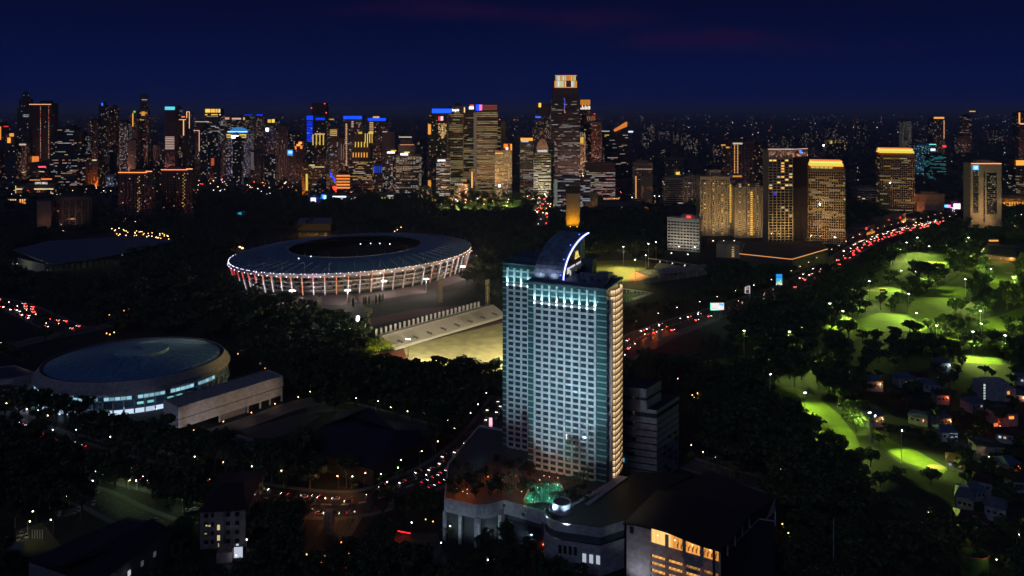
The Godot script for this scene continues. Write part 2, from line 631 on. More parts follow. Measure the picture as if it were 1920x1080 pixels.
func lettering(parent: Node3D, called: String, words: String, where: Vector3, tall: float, wide: float, color: Color, m: String, yaw := PI / 2, bold := 700, face := "Droid Serif") -> void:
	var f := SystemFont.new()
	f.font_names = PackedStringArray([face])
	f.font_weight = bold
	var tm := TextMesh.new()
	tm.text = words
	tm.font = f
	tm.font_size = 32
	tm.pixel_size = tall / 32.0 * 1.3
	tm.depth = 0.25
	var mm: StandardMaterial3D = M[m].duplicate()
	mm.vertex_color_use_as_albedo = false
	var gain := float(m.trim_prefix("glow"))
	mm.albedo_color = Color(color.r * gain, color.g * gain, color.b * gain).linear_to_srgb()
	tm.material = mm
	var o := part(parent, called, tm)
	o.position = where
	o.rotation.y = yaw
	var have := tm.get_aabb().size.x
	if have > 0.01:
		o.scale.x = wide / have

# ---------- the hotel podium, garden terrace and halls ----------
func wall_run(g: Geo, a: Vector3, b: Vector3, y0: float, y1: float, thick: float) -> void:
	var p := Vector3(a.x, (y0 + y1) / 2, a.z)
	var q := Vector3(b.x, (y0 + y1) / 2, b.z)
	g.bar(p, q, thick, y1 - y0)

func arc(c: Vector3, from: Vector3, to: Vector3, n: int) -> Array:   # points from -> to bulging away from c
	var out := []
	for i in n + 1:
		var s := float(i) / n
		var d := (from - c).lerp(to - c, s).normalized() * lerpf(from.distance_to(c), to.distance_to(c), s)
		out.append(c + d)
	return out

func build_podium() -> void:
	var white := Color(0.55, 0.57, 0.58)
	# garden terrace body
	var outline := [gp(834, 938, 20), gp(893, 951, 20)]
	outline += arc(gp(915, 925, 20), gp(893, 951, 20), gp(938, 944, 20), 8).slice(1)
	outline += [gp(945, 942, 20), gp(1024, 964, 20), gp(1080, 945, 20), gp(1160, 898, 20), gp(1130, 845, 20), gp(900, 800, 20), gp(840, 872, 20)]
	var poly := PackedVector2Array()
	for p in outline: poly.append(v2(p))
	var t := thing("hotel_podium", "white walled garden terrace with a curved bay below the hotel tower", "podium")
	var g := geo(Color(0.13, 0.12, 0.115))
	g.prism(poly, 19.5, 20.0)
	part(t, "terrace_deck", g.mesh(M.stone))
	g = geo(white)
	for i in outline.size():
		var a: Vector3 = outline[i]
		var b: Vector3 = outline[(i + 1) % outline.size()]
		if i < 12:
			wall_run(g, a, b, 14.5, 21.2, 0.8)
		else:
			wall_run(g, a, b, 0.0, 21.2, 0.8)
	part(t, "parapet", g.mesh(M.paint))
	g = geo(Color(0.07, 0.08, 0.08))  # colour darkened to read as shade behind the openings
	for i in 12:
		wall_run(g, outline[i] + Vector3(0, 0, -2.5), outline[i + 1] + Vector3(0, 0, -2.5), 0.0, 14.5, 0.5)
	part(t, "recessed_wall", g.mesh(M.paint))
	for i in [0, 1, 9, 10]:
		var a: Vector3 = outline[i]
		var b: Vector3 = outline[i + 1]
		var n := 2 if i < 2 else 1
		for k in n + 1:
			var p := a.lerp(b, float(k) / n)
			var c := geo(white)
			c.box(Vector3(p.x, 0, p.z), Vector3(1.6, 14.6, 1.6), -0.4)
			part(t, "column", c.mesh(M.paint))
	for k in 7:
		var a: Vector3 = outline[10].lerp(outline[11], 0.15 + 0.12 * k)
		var c := geo(Color(0.03, 0.035, 0.04))
		c.box(Vector3(a.x - 0.2, 5.0, a.z - 1.9), Vector3(2.4, 6.0, 0.4), -0.4)
		part(t, "window", c.mesh(M.glass))
	# warm lobby under the bay
	for k in 4:
		var p := gp([849, 868, 880, 860][k], [978, 985, 988, 992][k], 4.0)
		var c := geo([Color(0.9, 0.3, 0.07), Color(1, 0.55, 0.16), Color(1, 0.6, 0.2), Color(1, 0.45, 0.1)][k] * 0.7)
		c.box(Vector3(p.x, 3.0, p.z + 0.2), Vector3([4.0, 7.0, 4.0, 7.0][k], [3.4, 2.6, 2.8, 1.8][k], 0.4), -0.4)
		part(t, "lobby_light", c.mesh(M.glow1))
	omni(t, gp(870, 984, 5.0) + Vector3(0, 0, 5), Color(1.0, 0.55, 0.2), 14.0, 1.0)
	for q in [[850, 1005], [890, 1012], [930, 1004], [985, 1010]]:
		var p := gp(q[0], q[1], 1.0)
		spot(t, p + Vector3(-2, 2, 12), p + Vector3(0, 15, 0), Color(0.82, 0.93, 1.0), 42.0, 60.0, 1.0, 0.5)
	# sloping white ramp wall beside the pool
	g = geo(Color(0.42, 0.37, 0.42))
	var r0 := gp(1085, 948, 20.0)
	var r1 := gp(1158, 896, 20.0)
	var rs := (r1 - r0).cross(Vector3.UP).normalized() * 6.5
	g.hexa([r0 + Vector3(0, 0.05, 0), r0 + rs + Vector3(0, 0.05, 0), r1 + rs + Vector3(0, 0.05, 0), r1 + Vector3(0, 0.05, 0), r0 + Vector3(0, 1.3, 0), r0 + rs + Vector3(0, 2.6, 0), r1 + rs + Vector3(0, 2.6, 0), r1 + Vector3(0, 1.3, 0)])
	part(t, "ramp_wall", g.mesh(M.paint))
	# pool
	var pool := PackedVector2Array()
	var pc := [gp(982, 938, 20), gp(990, 922, 20), gp(1003, 912, 20), gp(1022, 908, 20), gp(1050, 909, 20), gp(1056, 918, 20), gp(1044, 926, 20), gp(1052, 936, 20), gp(1042, 946, 20), gp(1018, 942, 20), gp(1004, 943, 20), gp(990, 946, 20)]
	for p in pc: pool.append(v2(p))
	var w := thing("swimming_pool", "freeform turquoise lit swimming pool on the garden terrace", "pool")
	var basin := geo(Color(0.05, 0.42, 0.36))
	basin.prism(pool, 20.0, 20.12)
	part(w, "basin", basin.mesh(M.stone))
	var rim := geo(Color(0.4, 0.36, 0.3))
	for i in pc.size():
		wall_run(rim, pc[i], pc[(i + 1) % pc.size()], 20.0, 20.7, 0.7)
	part(w, "rim", rim.mesh(M.stone))
	var sheet_g := Geo.new()
	var small := PackedVector2Array()
	var mid := Vector2.ZERO
	for p in pool: mid += p / pool.size()
	for p in pool: small.append(mid + (p - mid) * 0.985)
	sheet_g.prism(small, 20.5, 20.54)
	part(w, "water", sheet_g.mesh(M.water))
	for q in [[992, 935], [1008, 920], [1028, 914], [1045, 915], [1030, 940], [998, 942]]:
		var p := gp(q[0], q[1], 20.0)
		var b := geo(Color(0.7, 1.0, 0.9))
		b.box(Vector3.ZERO, Vector3(0.4, 0.4, 0.4))
		var o := part(w, "unseen_pool_light", b.mesh(M.glow1))  # unseen lamps set above the water to light the pool
		o.position = p + Vector3(0, 1.4, 0)
		omni(o, Vector3(0, 0.2, 0), Color(0.45, 1.0, 0.8), 11.0, 0.15, false)
	build_round_hall()
	build_mall()

func build_round_hall() -> void:
	var white := Color(0.50, 0.52, 0.53)
	var t := thing("round_corner_hall", "low white hall with a rounded corner and a flat black roof", "hall")
	var h := 22.0
	var a := gp(1126, 992, h)
	var corner := arc(gp(1060, 955, h), gp(1022, 955, h), gp(1046, 981, h), 10)
	var outline: Array = corner + [a, gp(1170, 978, h), gp(1245, 918, h), gp(1160, 905, h), gp(1075, 948, h)]
	var poly := PackedVector2Array()
	for p in outline: poly.append(v2(p))
	var g := geo(Color(0.012, 0.012, 0.014))
	g.prism(poly, h - 1.0, h)
	part(t, "roof", g.mesh(M.roofing))
	g = geo(white)
	for i in 12:
		if i < outline.size() - 1:
			wall_run(g, outline[i], outline[i + 1], 18.2, h + 0.5, 0.5)
			wall_run(g, outline[i], outline[i + 1], 0.0, 14.0, 0.5)
	part(t, "wall", g.mesh(M.paint))
	g = geo(Color(0.07, 0.10, 0.11))
	for i in 12:
		if i < outline.size() - 1:
			wall_run(g, outline[i] + Vector3(0, 0, -1.2), outline[i + 1] + Vector3(0, 0, -1.2), 14.0, 18.2, 0.3)
	part(t, "window_band", g.mesh(M.glass))
	for k in 3:
		var p: Vector3 = outline[10].lerp(outline[11], 0.62 + 0.16 * k)
		var c := geo(Color(0.62, 0.70, 0.85) * 0.55)
		c.box(Vector3(p.x, 5.5, p.z + 0.35), Vector3(1.8, 4.0, 0.2), -0.45)
		part(t, "lit_window", c.mesh(M.glow1))
	for k in 4:
		var p: Vector3 = outline[10].lerp(outline[11], 0.05 + 0.12 * k)
		var c := geo(Color(0.03, 0.035, 0.04))
		c.box(Vector3(p.x, 8.0, p.z + 0.35), Vector3(1.6, 4.0, 0.2), -0.45)
		part(t, "window", c.mesh(M.glass))
	# red lit doorways at the foot
	for q in [[1090, 1042, 2.0], [1112, 1048, 5.0], [1042, 1030, 3.0], [1018, 1022, 4.0], [1010, 1000, 4.0]]:
		var p := gp(q[0], q[1], 1.5)
		var c := geo(Color(1.0, 0.13, 0.03) * 0.75)
		for s in 5:
			c.box(Vector3(p.x + (s - 2) * q[2] / 5.0, 0.2, p.z), Vector3(q[2] / 7.0, 2.6 + rng.randf(), 0.3), -0.4)
		part(t, "door_light", c.mesh(M.glow1), "stuff")
		omni(t, p + Vector3(0, 2, 3.0), Color(1.0, 0.18, 0.05), 7.0, 0.5)
	for q in [[1050, 1006], [1085, 1020], [1118, 1030]]:
		var p := gp(q[0], q[1], 3.0)
		spot(t, p + Vector3(0, 1, 9), p + Vector3(0, 9, 0), Color(0.85, 0.92, 1.0), 60.0, 50.0, 1.0, 0.4)
	# white water tank drum on the roof
	var d := thing("roof_drum", "squat white round drum on the black hall roof", "tank", gp(1053, 957, h))
	g = geo(Color(0.55, 0.58, 0.68))
	g.ring(Vector3.ZERO, [Vector2(0, 0), Vector2(0, 4.6), Vector2(-0.5, 4.6), Vector2(-0.5, 4.0)], Vector3(4.6, 0, 0), Vector3(0, 0, 4.6), 36)
	part(d, "shell", g.mesh(M.paint))
	g = geo(Color(0.015, 0.015, 0.02))
	g.ring(Vector3.ZERO, [Vector2(0, 3.99), Vector2(-4.1, 4.0)], Vector3(4.1, 0, 0), Vector3(0, 0, 4.1), 36)
	part(d, "lid", g.mesh(M.roofing))
	g = geo(Color(0.35, 0.37, 0.42))
	for k in 2:
		g.ring(Vector3(0, 0.6 + k * 0.9, 0), [Vector2(0, 0), Vector2(0, 0.15), Vector2(0.1, 0.15), Vector2(0.1, 0)], Vector3(6.1, 0, 0), Vector3(0, 0, 6.1), 36)
	for k in 24:
		var p := Vector3(cos(TAU * k / 24), 0, sin(TAU * k / 24)) * 6.15
		g.box(p, Vector3(0.12, 1.7, 0.12))
	part(d, "railing", g.mesh(M.paint))

func build_mall() -> void:
	var t := thing("car_park_hall", "big dark roofed hall with an orange lit gallery and open car park floors", "hall")
	var h := 27.0
	var nl := gp(1168, 984, h)
	var nr := gp(1352, 1036, h)
	var fr := gp(1410, 963, h)
	var fl := gp(1230, 922, h)
	# curved roof: the near eave sags and swells a little
	var g := geo(Color(0.010, 0.010, 0.013))
	var n := 14
	var under := geo(Color(0.25, 0.2, 0.16))
	for i in n:
		var s0 := float(i) / n
		var s1 := float(i + 1) / n
		var b0 := 1.7 * sin(PI * s0) + 0.9 * sin(TAU * s0)
		var b1 := 1.7 * sin(PI * s1) + 0.9 * sin(TAU * s1)
		var p0 := nl.lerp(nr, s0) + Vector3(0, b0, 0)
		var p1 := nl.lerp(nr, s1) + Vector3(0, b1, 0)
		var q0 := fl.lerp(fr, s0) + Vector3(0, b0, 0)
		var q1 := fl.lerp(fr, s1) + Vector3(0, b1, 0)
		g.hexa([p0, p1, q1, q0, p0 + Vector3(0, 0.7, 0), p1 + Vector3(0, 0.7, 0), q1 + Vector3(0, 0.7, 0), q0 + Vector3(0, 0.7, 0)])
	part(t, "roof", g.mesh(M.roofing))
	var u := (nr - nl).normalized()
	var back := (fl - nl).normalized()
	var along := nr.distance_to(nl)
	# front wall with the gallery opening at the top and rows of slots below
	var o := nl + u * 1.0 + back * 1.6
	var yaw := -atan2(u.z, u.x)
	var loc := Node3D.new()
	loc.name = "front"
	t.add_child(loc)
	loc.position = Vector3(o.x, 0, o.z)
	loc.rotation.y = yaw
	var wl := along - 2.0
	var g0 := wl * 0.26
	var wall := geo(Color(0.40, 0.38, 0.37))
	wall.box(Vector3(g0 / 2, 0, -0.4), Vector3(g0, 27.2, 0.8))
	wall.box(Vector3((g0 + wl) / 2, 20.8, -0.4), Vector3(wl - g0, 0.8, 0.8))
	wall.box(Vector3((g0 + wl) / 2, 16.4, -0.4), Vector3(wl - g0, 4.4, 0.8))
	for k in 5:
		wall.box(Vector3((g0 + wl) / 2, 3.3 * k, -0.4), Vector3(wl - g0, 1.7, 0.8))
	for k in 5:
		wall.box(Vector3(g0 + (wl - g0) * k / 4.0, 0, -0.35), Vector3(1.5 if k in [1, 2, 3] else 0.8, 27.0, 0.9))
	part(loc, "wall", wall.mesh(M.paint))
	var glowing := Geo.new()
	for k in 36:
		var x := g0 + 0.6 + (wl - g0 - 1.2) * k / 36.0
		var ww := (wl - g0 - 1.2) / 36.0
		glowing.col = Color(1.0, 0.42, 0.09) * rr(0.55, 1.0) if k > 10 else Color(1.0, 0.60, 0.20) * rr(0.75, 1.0)
		glowing.box(Vector3(x + ww / 2, 21.6, -0.7), Vector3(ww * 0.9, 6.0, 0.2))
		glowing.col = Color(0.16, 0.04, 0.01)
		if k > 12 and k % 2 == 0:
			glowing.box(Vector3(x + ww * 0.3, 22.4, -0.5), Vector3(0.55, 1.7, 0.3))
			glowing.box(Vector3(x + ww * 0.8, 24.0, -0.5), Vector3(0.35, 1.0, 0.3))
	part(loc, "gallery_light", glowing.mesh(M.glow1), "stuff")
	for k in 4:
		omni(loc, Vector3(g0 + (wl - g0) * (k + 0.5) / 4, 26.2, 0.8), Color(1.0, 0.5, 0.16), 9.0, 0.6)
	for r in 5:
		for k in 4:
			var x0 := g0 + (wl - g0) * k / 4.0 + 0.9
			var ww := (wl - g0) / 4.0 - 1.8
			var c := Geo.new()
			for s in 6:
				c.col = Color(1.0, 0.47, 0.12) * rr(0.5, 0.95) * (0.45 if r == 4 and k > 1 else 1.0)
				c.box(Vector3(x0 + ww * (s + 0.5) / 6.0, 0, -0.7), Vector3(ww / 6.0 - 0.06, 1.6, 0.1))
			var w := part(loc, "lit_slot_window", c.mesh(M.glow1))
			w.position = Vector3(0, 3.3 * r + 1.7, 0)
			var bars := geo(Color(0.08, 0.05, 0.03))
			for s in 3:
				bars.bar(Vector3(x0 + ww * (s + 0.2) / 3.0, 0.0, -0.5), Vector3(x0 + ww * (s + 0.8) / 3.0, 1.6, -0.5), 0.16, 0.16)
			part(w, "brace", bars.mesh(M.paint))
	# upper wall left of the gallery with a small dark window
	var c := geo(Color(0.03, 0.03, 0.035))
	c.box(Vector3(2.6, 23.4, 0.05), Vector3(1.9, 3.0, 0.2))
	part(loc, "window", c.mesh(M.glass))
	for q in [4.0, 9.5]:
		spot(loc, Vector3(q, 0.8, 8.0), Vector3(q, 12.0, 0.0), Color(0.92, 0.93, 1.0), 60.0, 46.0, 1.0, 0.4)
	spot(loc, Vector3(26.0, 1.0, 15.0), Vector3(26.0, 18.0, 0.0), Color(1.0, 0.72, 0.55), 75.0, 60.0, 1.0, 0.4)
	# right flank: posts holding the roof over a lower annex
	var pr := geo(Color(0.4, 0.4, 0.43))
	for k in 5:
		var p := nr.lerp(fr, 0.04 + 0.24 * k) - u * 1.2
		pr.box(Vector3(p.x, 20.0, p.z), Vector3(0.7, 7.2, 0.7), yaw)
	part(t, "posts", pr.mesh(M.paint), "stuff")
	var fill := geo(Color(0.03, 0.03, 0.035))
	wall_run(fill, nr - u * 3.5, fr - u * 3.5, 0.0, 27.0, 0.5)
	wall_run(fill, fl + u, fr - u, 0.0, 27.0, 0.5)
	wall_run(fill, nl + u * 1.5 + back * 2.0, fl + u, 0.0, 27.0, 0.5)
	part(t, "side_wall", fill.mesh(M.paint))
	var an := thing("hall_annex", "low flat roofed black annex with a thin pale edge beside the car park hall", "annex")
	var ap := flat([1354, 1042, 1424, 974, 1452, 978, 1452, 1078, 1356, 1084], 19.0)
	g = geo(Color(0.012, 0.012, 0.016))
	g.prism(ap, 0.0, 19.0)
	part(an, "body", g.mesh(M.roofing))
	g = geo(Color(0.34, 0.34, 0.38))
	wall_run(g, gp(1354, 1042, 19), gp(1424, 974, 19), 19.0, 19.6, 0.4)
	wall_run(g, gp(1424, 974, 19), gp(1452, 978, 19), 19.0, 19.6, 0.4)
	part(an, "coping", g.mesh(M.paint))
	var rear := thing("rear_hall", "wide black roofed hall with a white triangular gable end", "hall")
	h = 24.0
	g = geo(Color(0.012, 0.012, 0.018))
	g.prism(flat([1250, 917, 1330, 882, 1452, 934, 1412, 962], h), 0.0, h)
	g.prism(flat([1160, 905, 1190, 884, 1300, 890, 1245, 918], 22.0), 0.0, 22.0)
	part(rear, "roof", g.mesh(M.roofing))
	g = geo(Color(0.55, 0.55, 0.62))
	var ga := gp(1452, 934, h)
	var gb := gp(1434, 952, h)
	g.tri(ga + Vector3(0.3, 0.6, 0.3), gb + Vector3(0.3, -6.0, 0.3), ga + Vector3(0.3, -6.5, 0.3))
	g.bar(ga + Vector3(0.3, -6.5, 0.3), ga + Vector3(0.3, -14.0, 0.3), 0.6, 0.6)
	part(rear, "gable", g.mesh(M.paint))

func build_office_block() -> void:
	# grey office block behind the hotel: stacked tiers with dark ribbons
	var t := thing("office_block", "grey stepped office block with dark ribbon windows behind the hotel", "office")
	var h := 52.0
	var corner := gp(1232, 770, h - 6)
	var u := Vector3(-0.93, 0, -0.30).normalized()    # along the shaded face, away to the left
	var v := Vector3(0.62, 0, -0.78).normalized()    # along the right face, going back
	var place := func(o: Vector3, a: float, b: float, y0: float, y1: float) -> Array:
		var p := [o, o + v * b, o + v * b + u * a, o + u * a]
		var q := []
		for k in p: q.append(Vector3(k.x, y0, k.z))
		for k in p: q.append(Vector3(k.x, y1, k.z))
		return q
	var o := Vector3(corner.x, 0, corner.z)
	var pale := geo(Color(0.33, 0.33, 0.37))
	var dark := geo(Color(0.02, 0.022, 0.03))
	dark.hexa(place.call(o + (u + v) * 0.6, 48.0, 27.0, 0.0, h - 6.2))
	var y := 3.0
	for k in 11:
		var lift := 3.9
		if k < 10:
			pale.hexa(place.call(o + v * 0.3 + u * 0.3, 50.0, 28.0, y, y + lift - 0.75))
		y += lift
	pale.hexa(place.call(o, 50.0, 28.5, h - 8.0, h - 6.0))
	var o2 := o + u * 6.0 + v * 0.0
	pale.hexa(place.call(o2, 40.0, 18.0, h - 6.0, h - 1.2))
	dark.hexa(place.call(o2 + (u + v) * 0.5, 39.0, 17.0, h - 1.2, h + 0.6))
	pale.hexa(place.call(o2, 40.0, 18.0, h + 0.6, h + 5.6))
	part(t, "wall", pale.mesh(M.paint))
	part(t, "ribbon_window", dark.mesh(M.glass), "stuff")
	var roof := geo(Color(0.015, 0.015, 0.03))
	roof.hexa(place.call(o2 + (u + v) * 0.4, 39.2, 17.2, h + 5.6, h + 5.75))
	roof.hexa(place.call(o + (u + v) * 0.4, 49.0, 27.6, h - 6.0, h - 5.9))
	part(t, "roof", roof.mesh(M.roofing))
	# dark openings and a few cool lit rooms
	for q in [[14.0, 36.5, 0], [20.0, 32.0, 0], [12.0, 28.0, 0], [21.0, 24.0, 0], [13.0, 19.0, 0], [22.0, 15.0, 0]]:
		var p: Vector3 = o + u * q[0] - v * 0.02
		var c := geo(Color(0.01, 0.01, 0.012))
		c.bar(Vector3(p.x, q[1], p.z), Vector3(p.x, q[1], p.z) + u * 4.5, 0.9, 2.0)
		part(t, "opening", c.mesh(M.paint))
	for k in 12:
		var p: Vector3 = o + v * (6.0 + 7.0 * (k % 3) + rng.randf() * 3.0) + Vector3(0, 6.5 + 3.9 * (k / 2), 0)
		var c := geo(Color(0.01, 0.01, 0.012))
		c.bar(p - u * 0.1, p + v * 2.6 - u * 0.1, 0.9, 1.6)
		part(t, "balcony", c.mesh(M.paint))
	for q in [[31.0, 38.6, Color(0.2, 0.95, 0.85)], [27.5, 38.6, Color(0.2, 0.95, 0.85)], [25.8, 37.6, Color(0.2, 0.95, 0.85)], [33.0, 26.4, Color(0.75, 0.85, 1)], [33.0, 18.6, Color(1.0, 0.85, 0.6)], [32.0, 34.6, Color(0.1, 0.6, 0.5)], [19.0, 14.9, Color(0.1, 0.6, 0.9)]]:
		var p: Vector3 = o + u * q[0]
		var c := geo(q[2] * 0.6)
		c.bar(Vector3(p.x, q[1], p.z), Vector3(p.x, q[1], p.z) + u * 1.6, 1.0, 1.9)
		part(t, "lit_window", c.mesh(M.glow1))
	# white lit entrance at its foot
	var e := thing("lit_entrance", "bright white lit glass entrance at the foot of the grey office block", "entrance", gp(1197, 884, 2.0), 0.25)
	var ge := geo(Color(0.62, 0.80, 1.0) * 0.75)
	for k in 9:
		ge.box(Vector3(-9.0 + 2.1 * k, 0.0, 0), Vector3(1.7, 3.6, 0.2))
	part(e, "glass_light", ge.mesh(M.glow1), "stuff")
	ge = geo(Color(0.12, 0.14, 0.17))
	ge.box(Vector3(0, 4.0, 0.6), Vector3(21.0, 0.9, 4.0))
	for k in 10:
		ge.box(Vector3(-10.0 + 2.1 * k, -2.0, 0.1), Vector3(0.25, 6.0, 0.4))
	part(e, "canopy", ge.mesh(M.paint))
	ge = geo(Color(0.8, 0.9, 1.0))
	ge.box(Vector3(7.0, 4.95, 0.6), Vector3(6.0, 1.4, 3.6))
	part(e, "roof_light", ge.mesh(M.glow1))
	omni(e, Vector3(2, 2.5, 5.0), Color(0.75, 0.87, 1.0), 25.0, 1.0)

# ---------- the round arena and the stadium ----------
func build_arena() -> void:
	var c := Vector3(-298, 0, -607)
	var ax := Vector3(66.0, 0, -9.0)
	var az := Vector3(7.5, 0, 55.0)
	var t := thing("round_arena", "large round arena with a shallow blue dome over pale tilted bands", "arena")
	var steel := Color(0.14, 0.34, 0.56)
	# dome in panels that meet at raised seams
	var g := geo(steel)
	var prof := [Vector2(-3.0, 22.4)]
	for i in 9:
		var r := float(i + 1) / 9.0
		prof.append(Vector2(-3.0 - (1.0 - 0.02) * r * 50.0, 22.4 + 6.5 * (1.0 - pow(1.0 - r, 2.0))))
	dome(g, c, ax, az, 22.4, 7.0, 0.955, 72)
	part(t, "dome_roof", g.mesh(M.metal))
	var seams := geo(Color(0.17, 0.28, 0.44))
	for i in 36:
		var a := TAU * i / 36.0
		var d := ax * cos(a) + az * sin(a)
		var last := c + d * 0.955 + Vector3(0, 22.45, 0)
		for k in 8:
			var r := 0.955 * (1.0 - (k + 1) / 8.0 * 0.82)
			var p := c + d * r + Vector3(0, 22.45 + 7.0 * (1.0 - pow(r / 0.955, 2.0)), 0)
			seams.bar(last, p, 0.3, 0.3)
			last = p
	part(t, "roof_seam", seams.mesh(M.metal), "stuff")
	# the raised scallop of a second shell on top
	var sc := geo(steel)
	var prev := []
	var lip := geo(Color(0.75, 0.78, 0.8))
	for i in 41:
		var a := -1.6 + 3.9 * i / 40.0
		var rr := 0.16 + 0.19 * sin(PI * i / 40.0) + 0.10 * i / 40.0
		var d := ax * cos(a) + az * sin(a)
		var y := func(r: float) -> float: return 22.4 + 7.0 * (1.0 - pow(r / 0.955, 2.0))
		var inner := c + d * (rr * 0.25) + Vector3(0, y.call(rr * 0.25) + 0.9, 0)
		var outer := c + d * rr + Vector3(0, y.call(rr) + 1.3 + 0.9 * sin(PI * i / 40.0), 0)
		var low := c + d * rr + Vector3(0, y.call(rr), 0)
		if prev:
			sc.quad(prev[0], prev[1], outer, inner)
			sc.quad(prev[2], low, outer, prev[1])
			if i > 17 and i < 30:
				lip.bar(prev[1] + Vector3(0, 0.1, 0), outer + Vector3(0, 0.1, 0), 0.4, 0.4)
		prev = [inner, outer, low]
	part(t, "roof_scallop", sc.mesh(M.metal))
	part(t, "scallop_edge", lip.mesh(M.paint))
	# gutter and the two tilted fascia bands
	g = geo(Color(0.015, 0.018, 0.03))
	g.ring(c, [Vector2(0.3, 21.6), Vector2(-4.0, 21.8)], ax, az, 96)
	part(t, "gutter", g.mesh(M.roofing))
	g = geo(Color(0.36, 0.35, 0.36))
	g.ring(c, [Vector2(3.4, 18.2), Vector2(0.0, 22.9), Vector2(-0.5, 22.9), Vector2(-0.3, 21.6)], ax, az, 96)
	part(t, "upper_fascia", g.mesh(M.paint))
	g = geo(Color(0.33, 0.33, 0.34))
	g.ring(c, [Vector2(3.2, 13.2), Vector2(4.8, 15.6), Vector2(3.9, 18.2), Vector2(3.4, 18.2)], ax, az, 96)
	part(t, "lower_fascia", g.mesh(M.paint))
	# white capping light strip on the rim towards the far right
	var cap := geo(Color(0.72, 0.74, 0.76))
	for i in 26:
		var a := -0.15 + 1.05 * i / 26.0
		if i % 5 == 4: continue
		var p := c + (ax * cos(a) + az * sin(a)) * 0.93 + Vector3(0, 23.6, 0)
		var q := c + (ax * cos(a + 0.04) + az * sin(a + 0.04)) * 0.93 + Vector3(0, 23.6, 0)
		cap.bar(p, q, 0.5, 0.4)
	part(t, "rim_cap", cap.mesh(M.paint))
	# ribbon of windows, drum and colonnade
	g = geo(Color(0.10, 0.15, 0.20))
	g.ring(c, [Vector2(2.6, 0.0), Vector2(2.6, 13.2)], ax, az, 96)
	part(t, "drum", g.mesh(M.paint))
	for i in 46:
		var a := 0.35 + 2.5 * i / 46.0
		if i % 6 == 5: continue
		var p := c + ax * cos(a) + az * sin(a)
		var q := c + ax * cos(a + 0.05) + az * sin(a + 0.05)
		var nrm := (ax.normalized() * cos(a) / ax.length() + az.normalized() * sin(a) / az.length()).normalized() * 2.9
		var w := geo(Color(0.42, 0.78, 0.95) * rr(0.25, 0.8))
		w.quad(p + nrm + Vector3(0, 10.6, 0), q + nrm + Vector3(0, 10.6, 0), q + nrm + Vector3(0, 12.9, 0), p + nrm + Vector3(0, 12.9, 0))
		part(t, "lit_window", w.mesh(M.glow1))
	g = geo(Color(0.22, 0.30, 0.36))
	g.ring(c, [Vector2(4.2, 4.0), Vector2(4.2, 5.2), Vector2(2.6, 5.2)], ax, az, 96)
	g.ring(c, [Vector2(2.7, 9.6), Vector2(3.3, 9.6), Vector2(3.3, 10.4), Vector2(2.7, 10.4)], ax, az, 96)
	part(t, "ledge", g.mesh(M.paint))
	for i in 30:
		var a := 0.1 + 3.0 * i / 30.0
		var p := c + ax * cos(a) + az * sin(a)
		var nrm := (ax.normalized() * cos(a) / ax.length() + az.normalized() * sin(a) / az.length()).normalized()
		var col := geo(Color(0.34, 0.42, 0.46))
		col.box(p + nrm * 4.0, Vector3(0.9, 9.6, 0.9), -a)
		part(t, "column", col.mesh(M.paint))
		# bright ground floor bays behind the colonnade, some upper rooms lit
		var q := c + ax * cos(a + 0.1) + az * sin(a + 0.1)
		var w := geo(Color(0.62, 0.78, 1.0) * rr(0.35, 0.95))
		if i == 24: w.col = Color(0.25, 0.75, 0.65)
		w.quad(p + nrm * 2.75 + Vector3(0, 0.2, 0), q + nrm * 2.75 + Vector3(0, 0.2, 0), q + nrm * 2.75 + Vector3(0, 3.7, 0), p + nrm * 2.75 + Vector3(0, 3.7, 0))
		part(t, "lit_bay_window", w.mesh(M.glow1))
		if i in [7, 8, 10, 11, 17, 18]:
			w = geo(Color(0.22, 0.62, 0.62) * rr(0.5, 0.9))
			w.quad(p.lerp(q, 0.15) + nrm * 2.8 + Vector3(0, 6.2, 0), p.lerp(q, 0.8) + nrm * 2.8 + Vector3(0, 6.2, 0), p.lerp(q, 0.8) + nrm * 2.8 + Vector3(0, 8.0, 0), p.lerp(q, 0.15) + nrm * 2.8 + Vector3(0, 8.0, 0))
			part(t, "lit_window", w.mesh(M.glow1))
		if i % 3 == 1:
			omni(t, p + nrm * 9.0 + Vector3(0, 3.0, 0), Color(0.70, 0.84, 1.0), 16.0, 0.8)
	# unseen floodlights in the air, placed to brighten the bands and scallop
	spot(t, c + Vector3(150, 40, -10), c + Vector3(52, 17, -4), Color(1.0, 0.86, 0.55), 2600.0, 20.0, 1.0, 1.0)
	spot(t, c + Vector3(70, 60, -110), c + Vector3(14, 27, -26), Color(1.0, 0.88, 0.70), 4500.0, 18.0, 1.0, 1.0)
	spot(t, c + Vector3(-120, 30, -8), c + Vector3(-66, 19, 2), Color(1.0, 0.86, 0.55), 560.0, 20.0, 1.0, 1.0)
	build_arena_wing()

func dome(g: Geo, c: Vector3, ax: Vector3, az: Vector3, y0: float, rise: float, k: float, sides: int) -> void:
	var rings := 12
	for j in rings:
		var r0 := k * (1.0 - float(j) / rings)
		var r1 := k * (1.0 - float(j + 1) / rings)
		for i in sides:
			var a := TAU * i / sides
			var b := TAU * (i + 1) / sides
			var pt := func(r: float, s: float) -> Vector3: return c + (ax * cos(s) + az * sin(s)) * r + Vector3(0, y0 + rise * (1.0 - pow(r / k, 2.0)), 0)
			var nr := func(r: float, s: float) -> Vector3: return ((ax.normalized() * cos(s) / ax.length() + az.normalized() * sin(s) / az.length()) * rise * 2.0 * r / k + Vector3.UP).normalized()
			g.nquad(pt.call(r0, b), pt.call(r0, a), pt.call(r1, a), pt.call(r1, b), nr.call(r0, b), nr.call(r0, a), nr.call(r1, a), nr.call(r1, b))

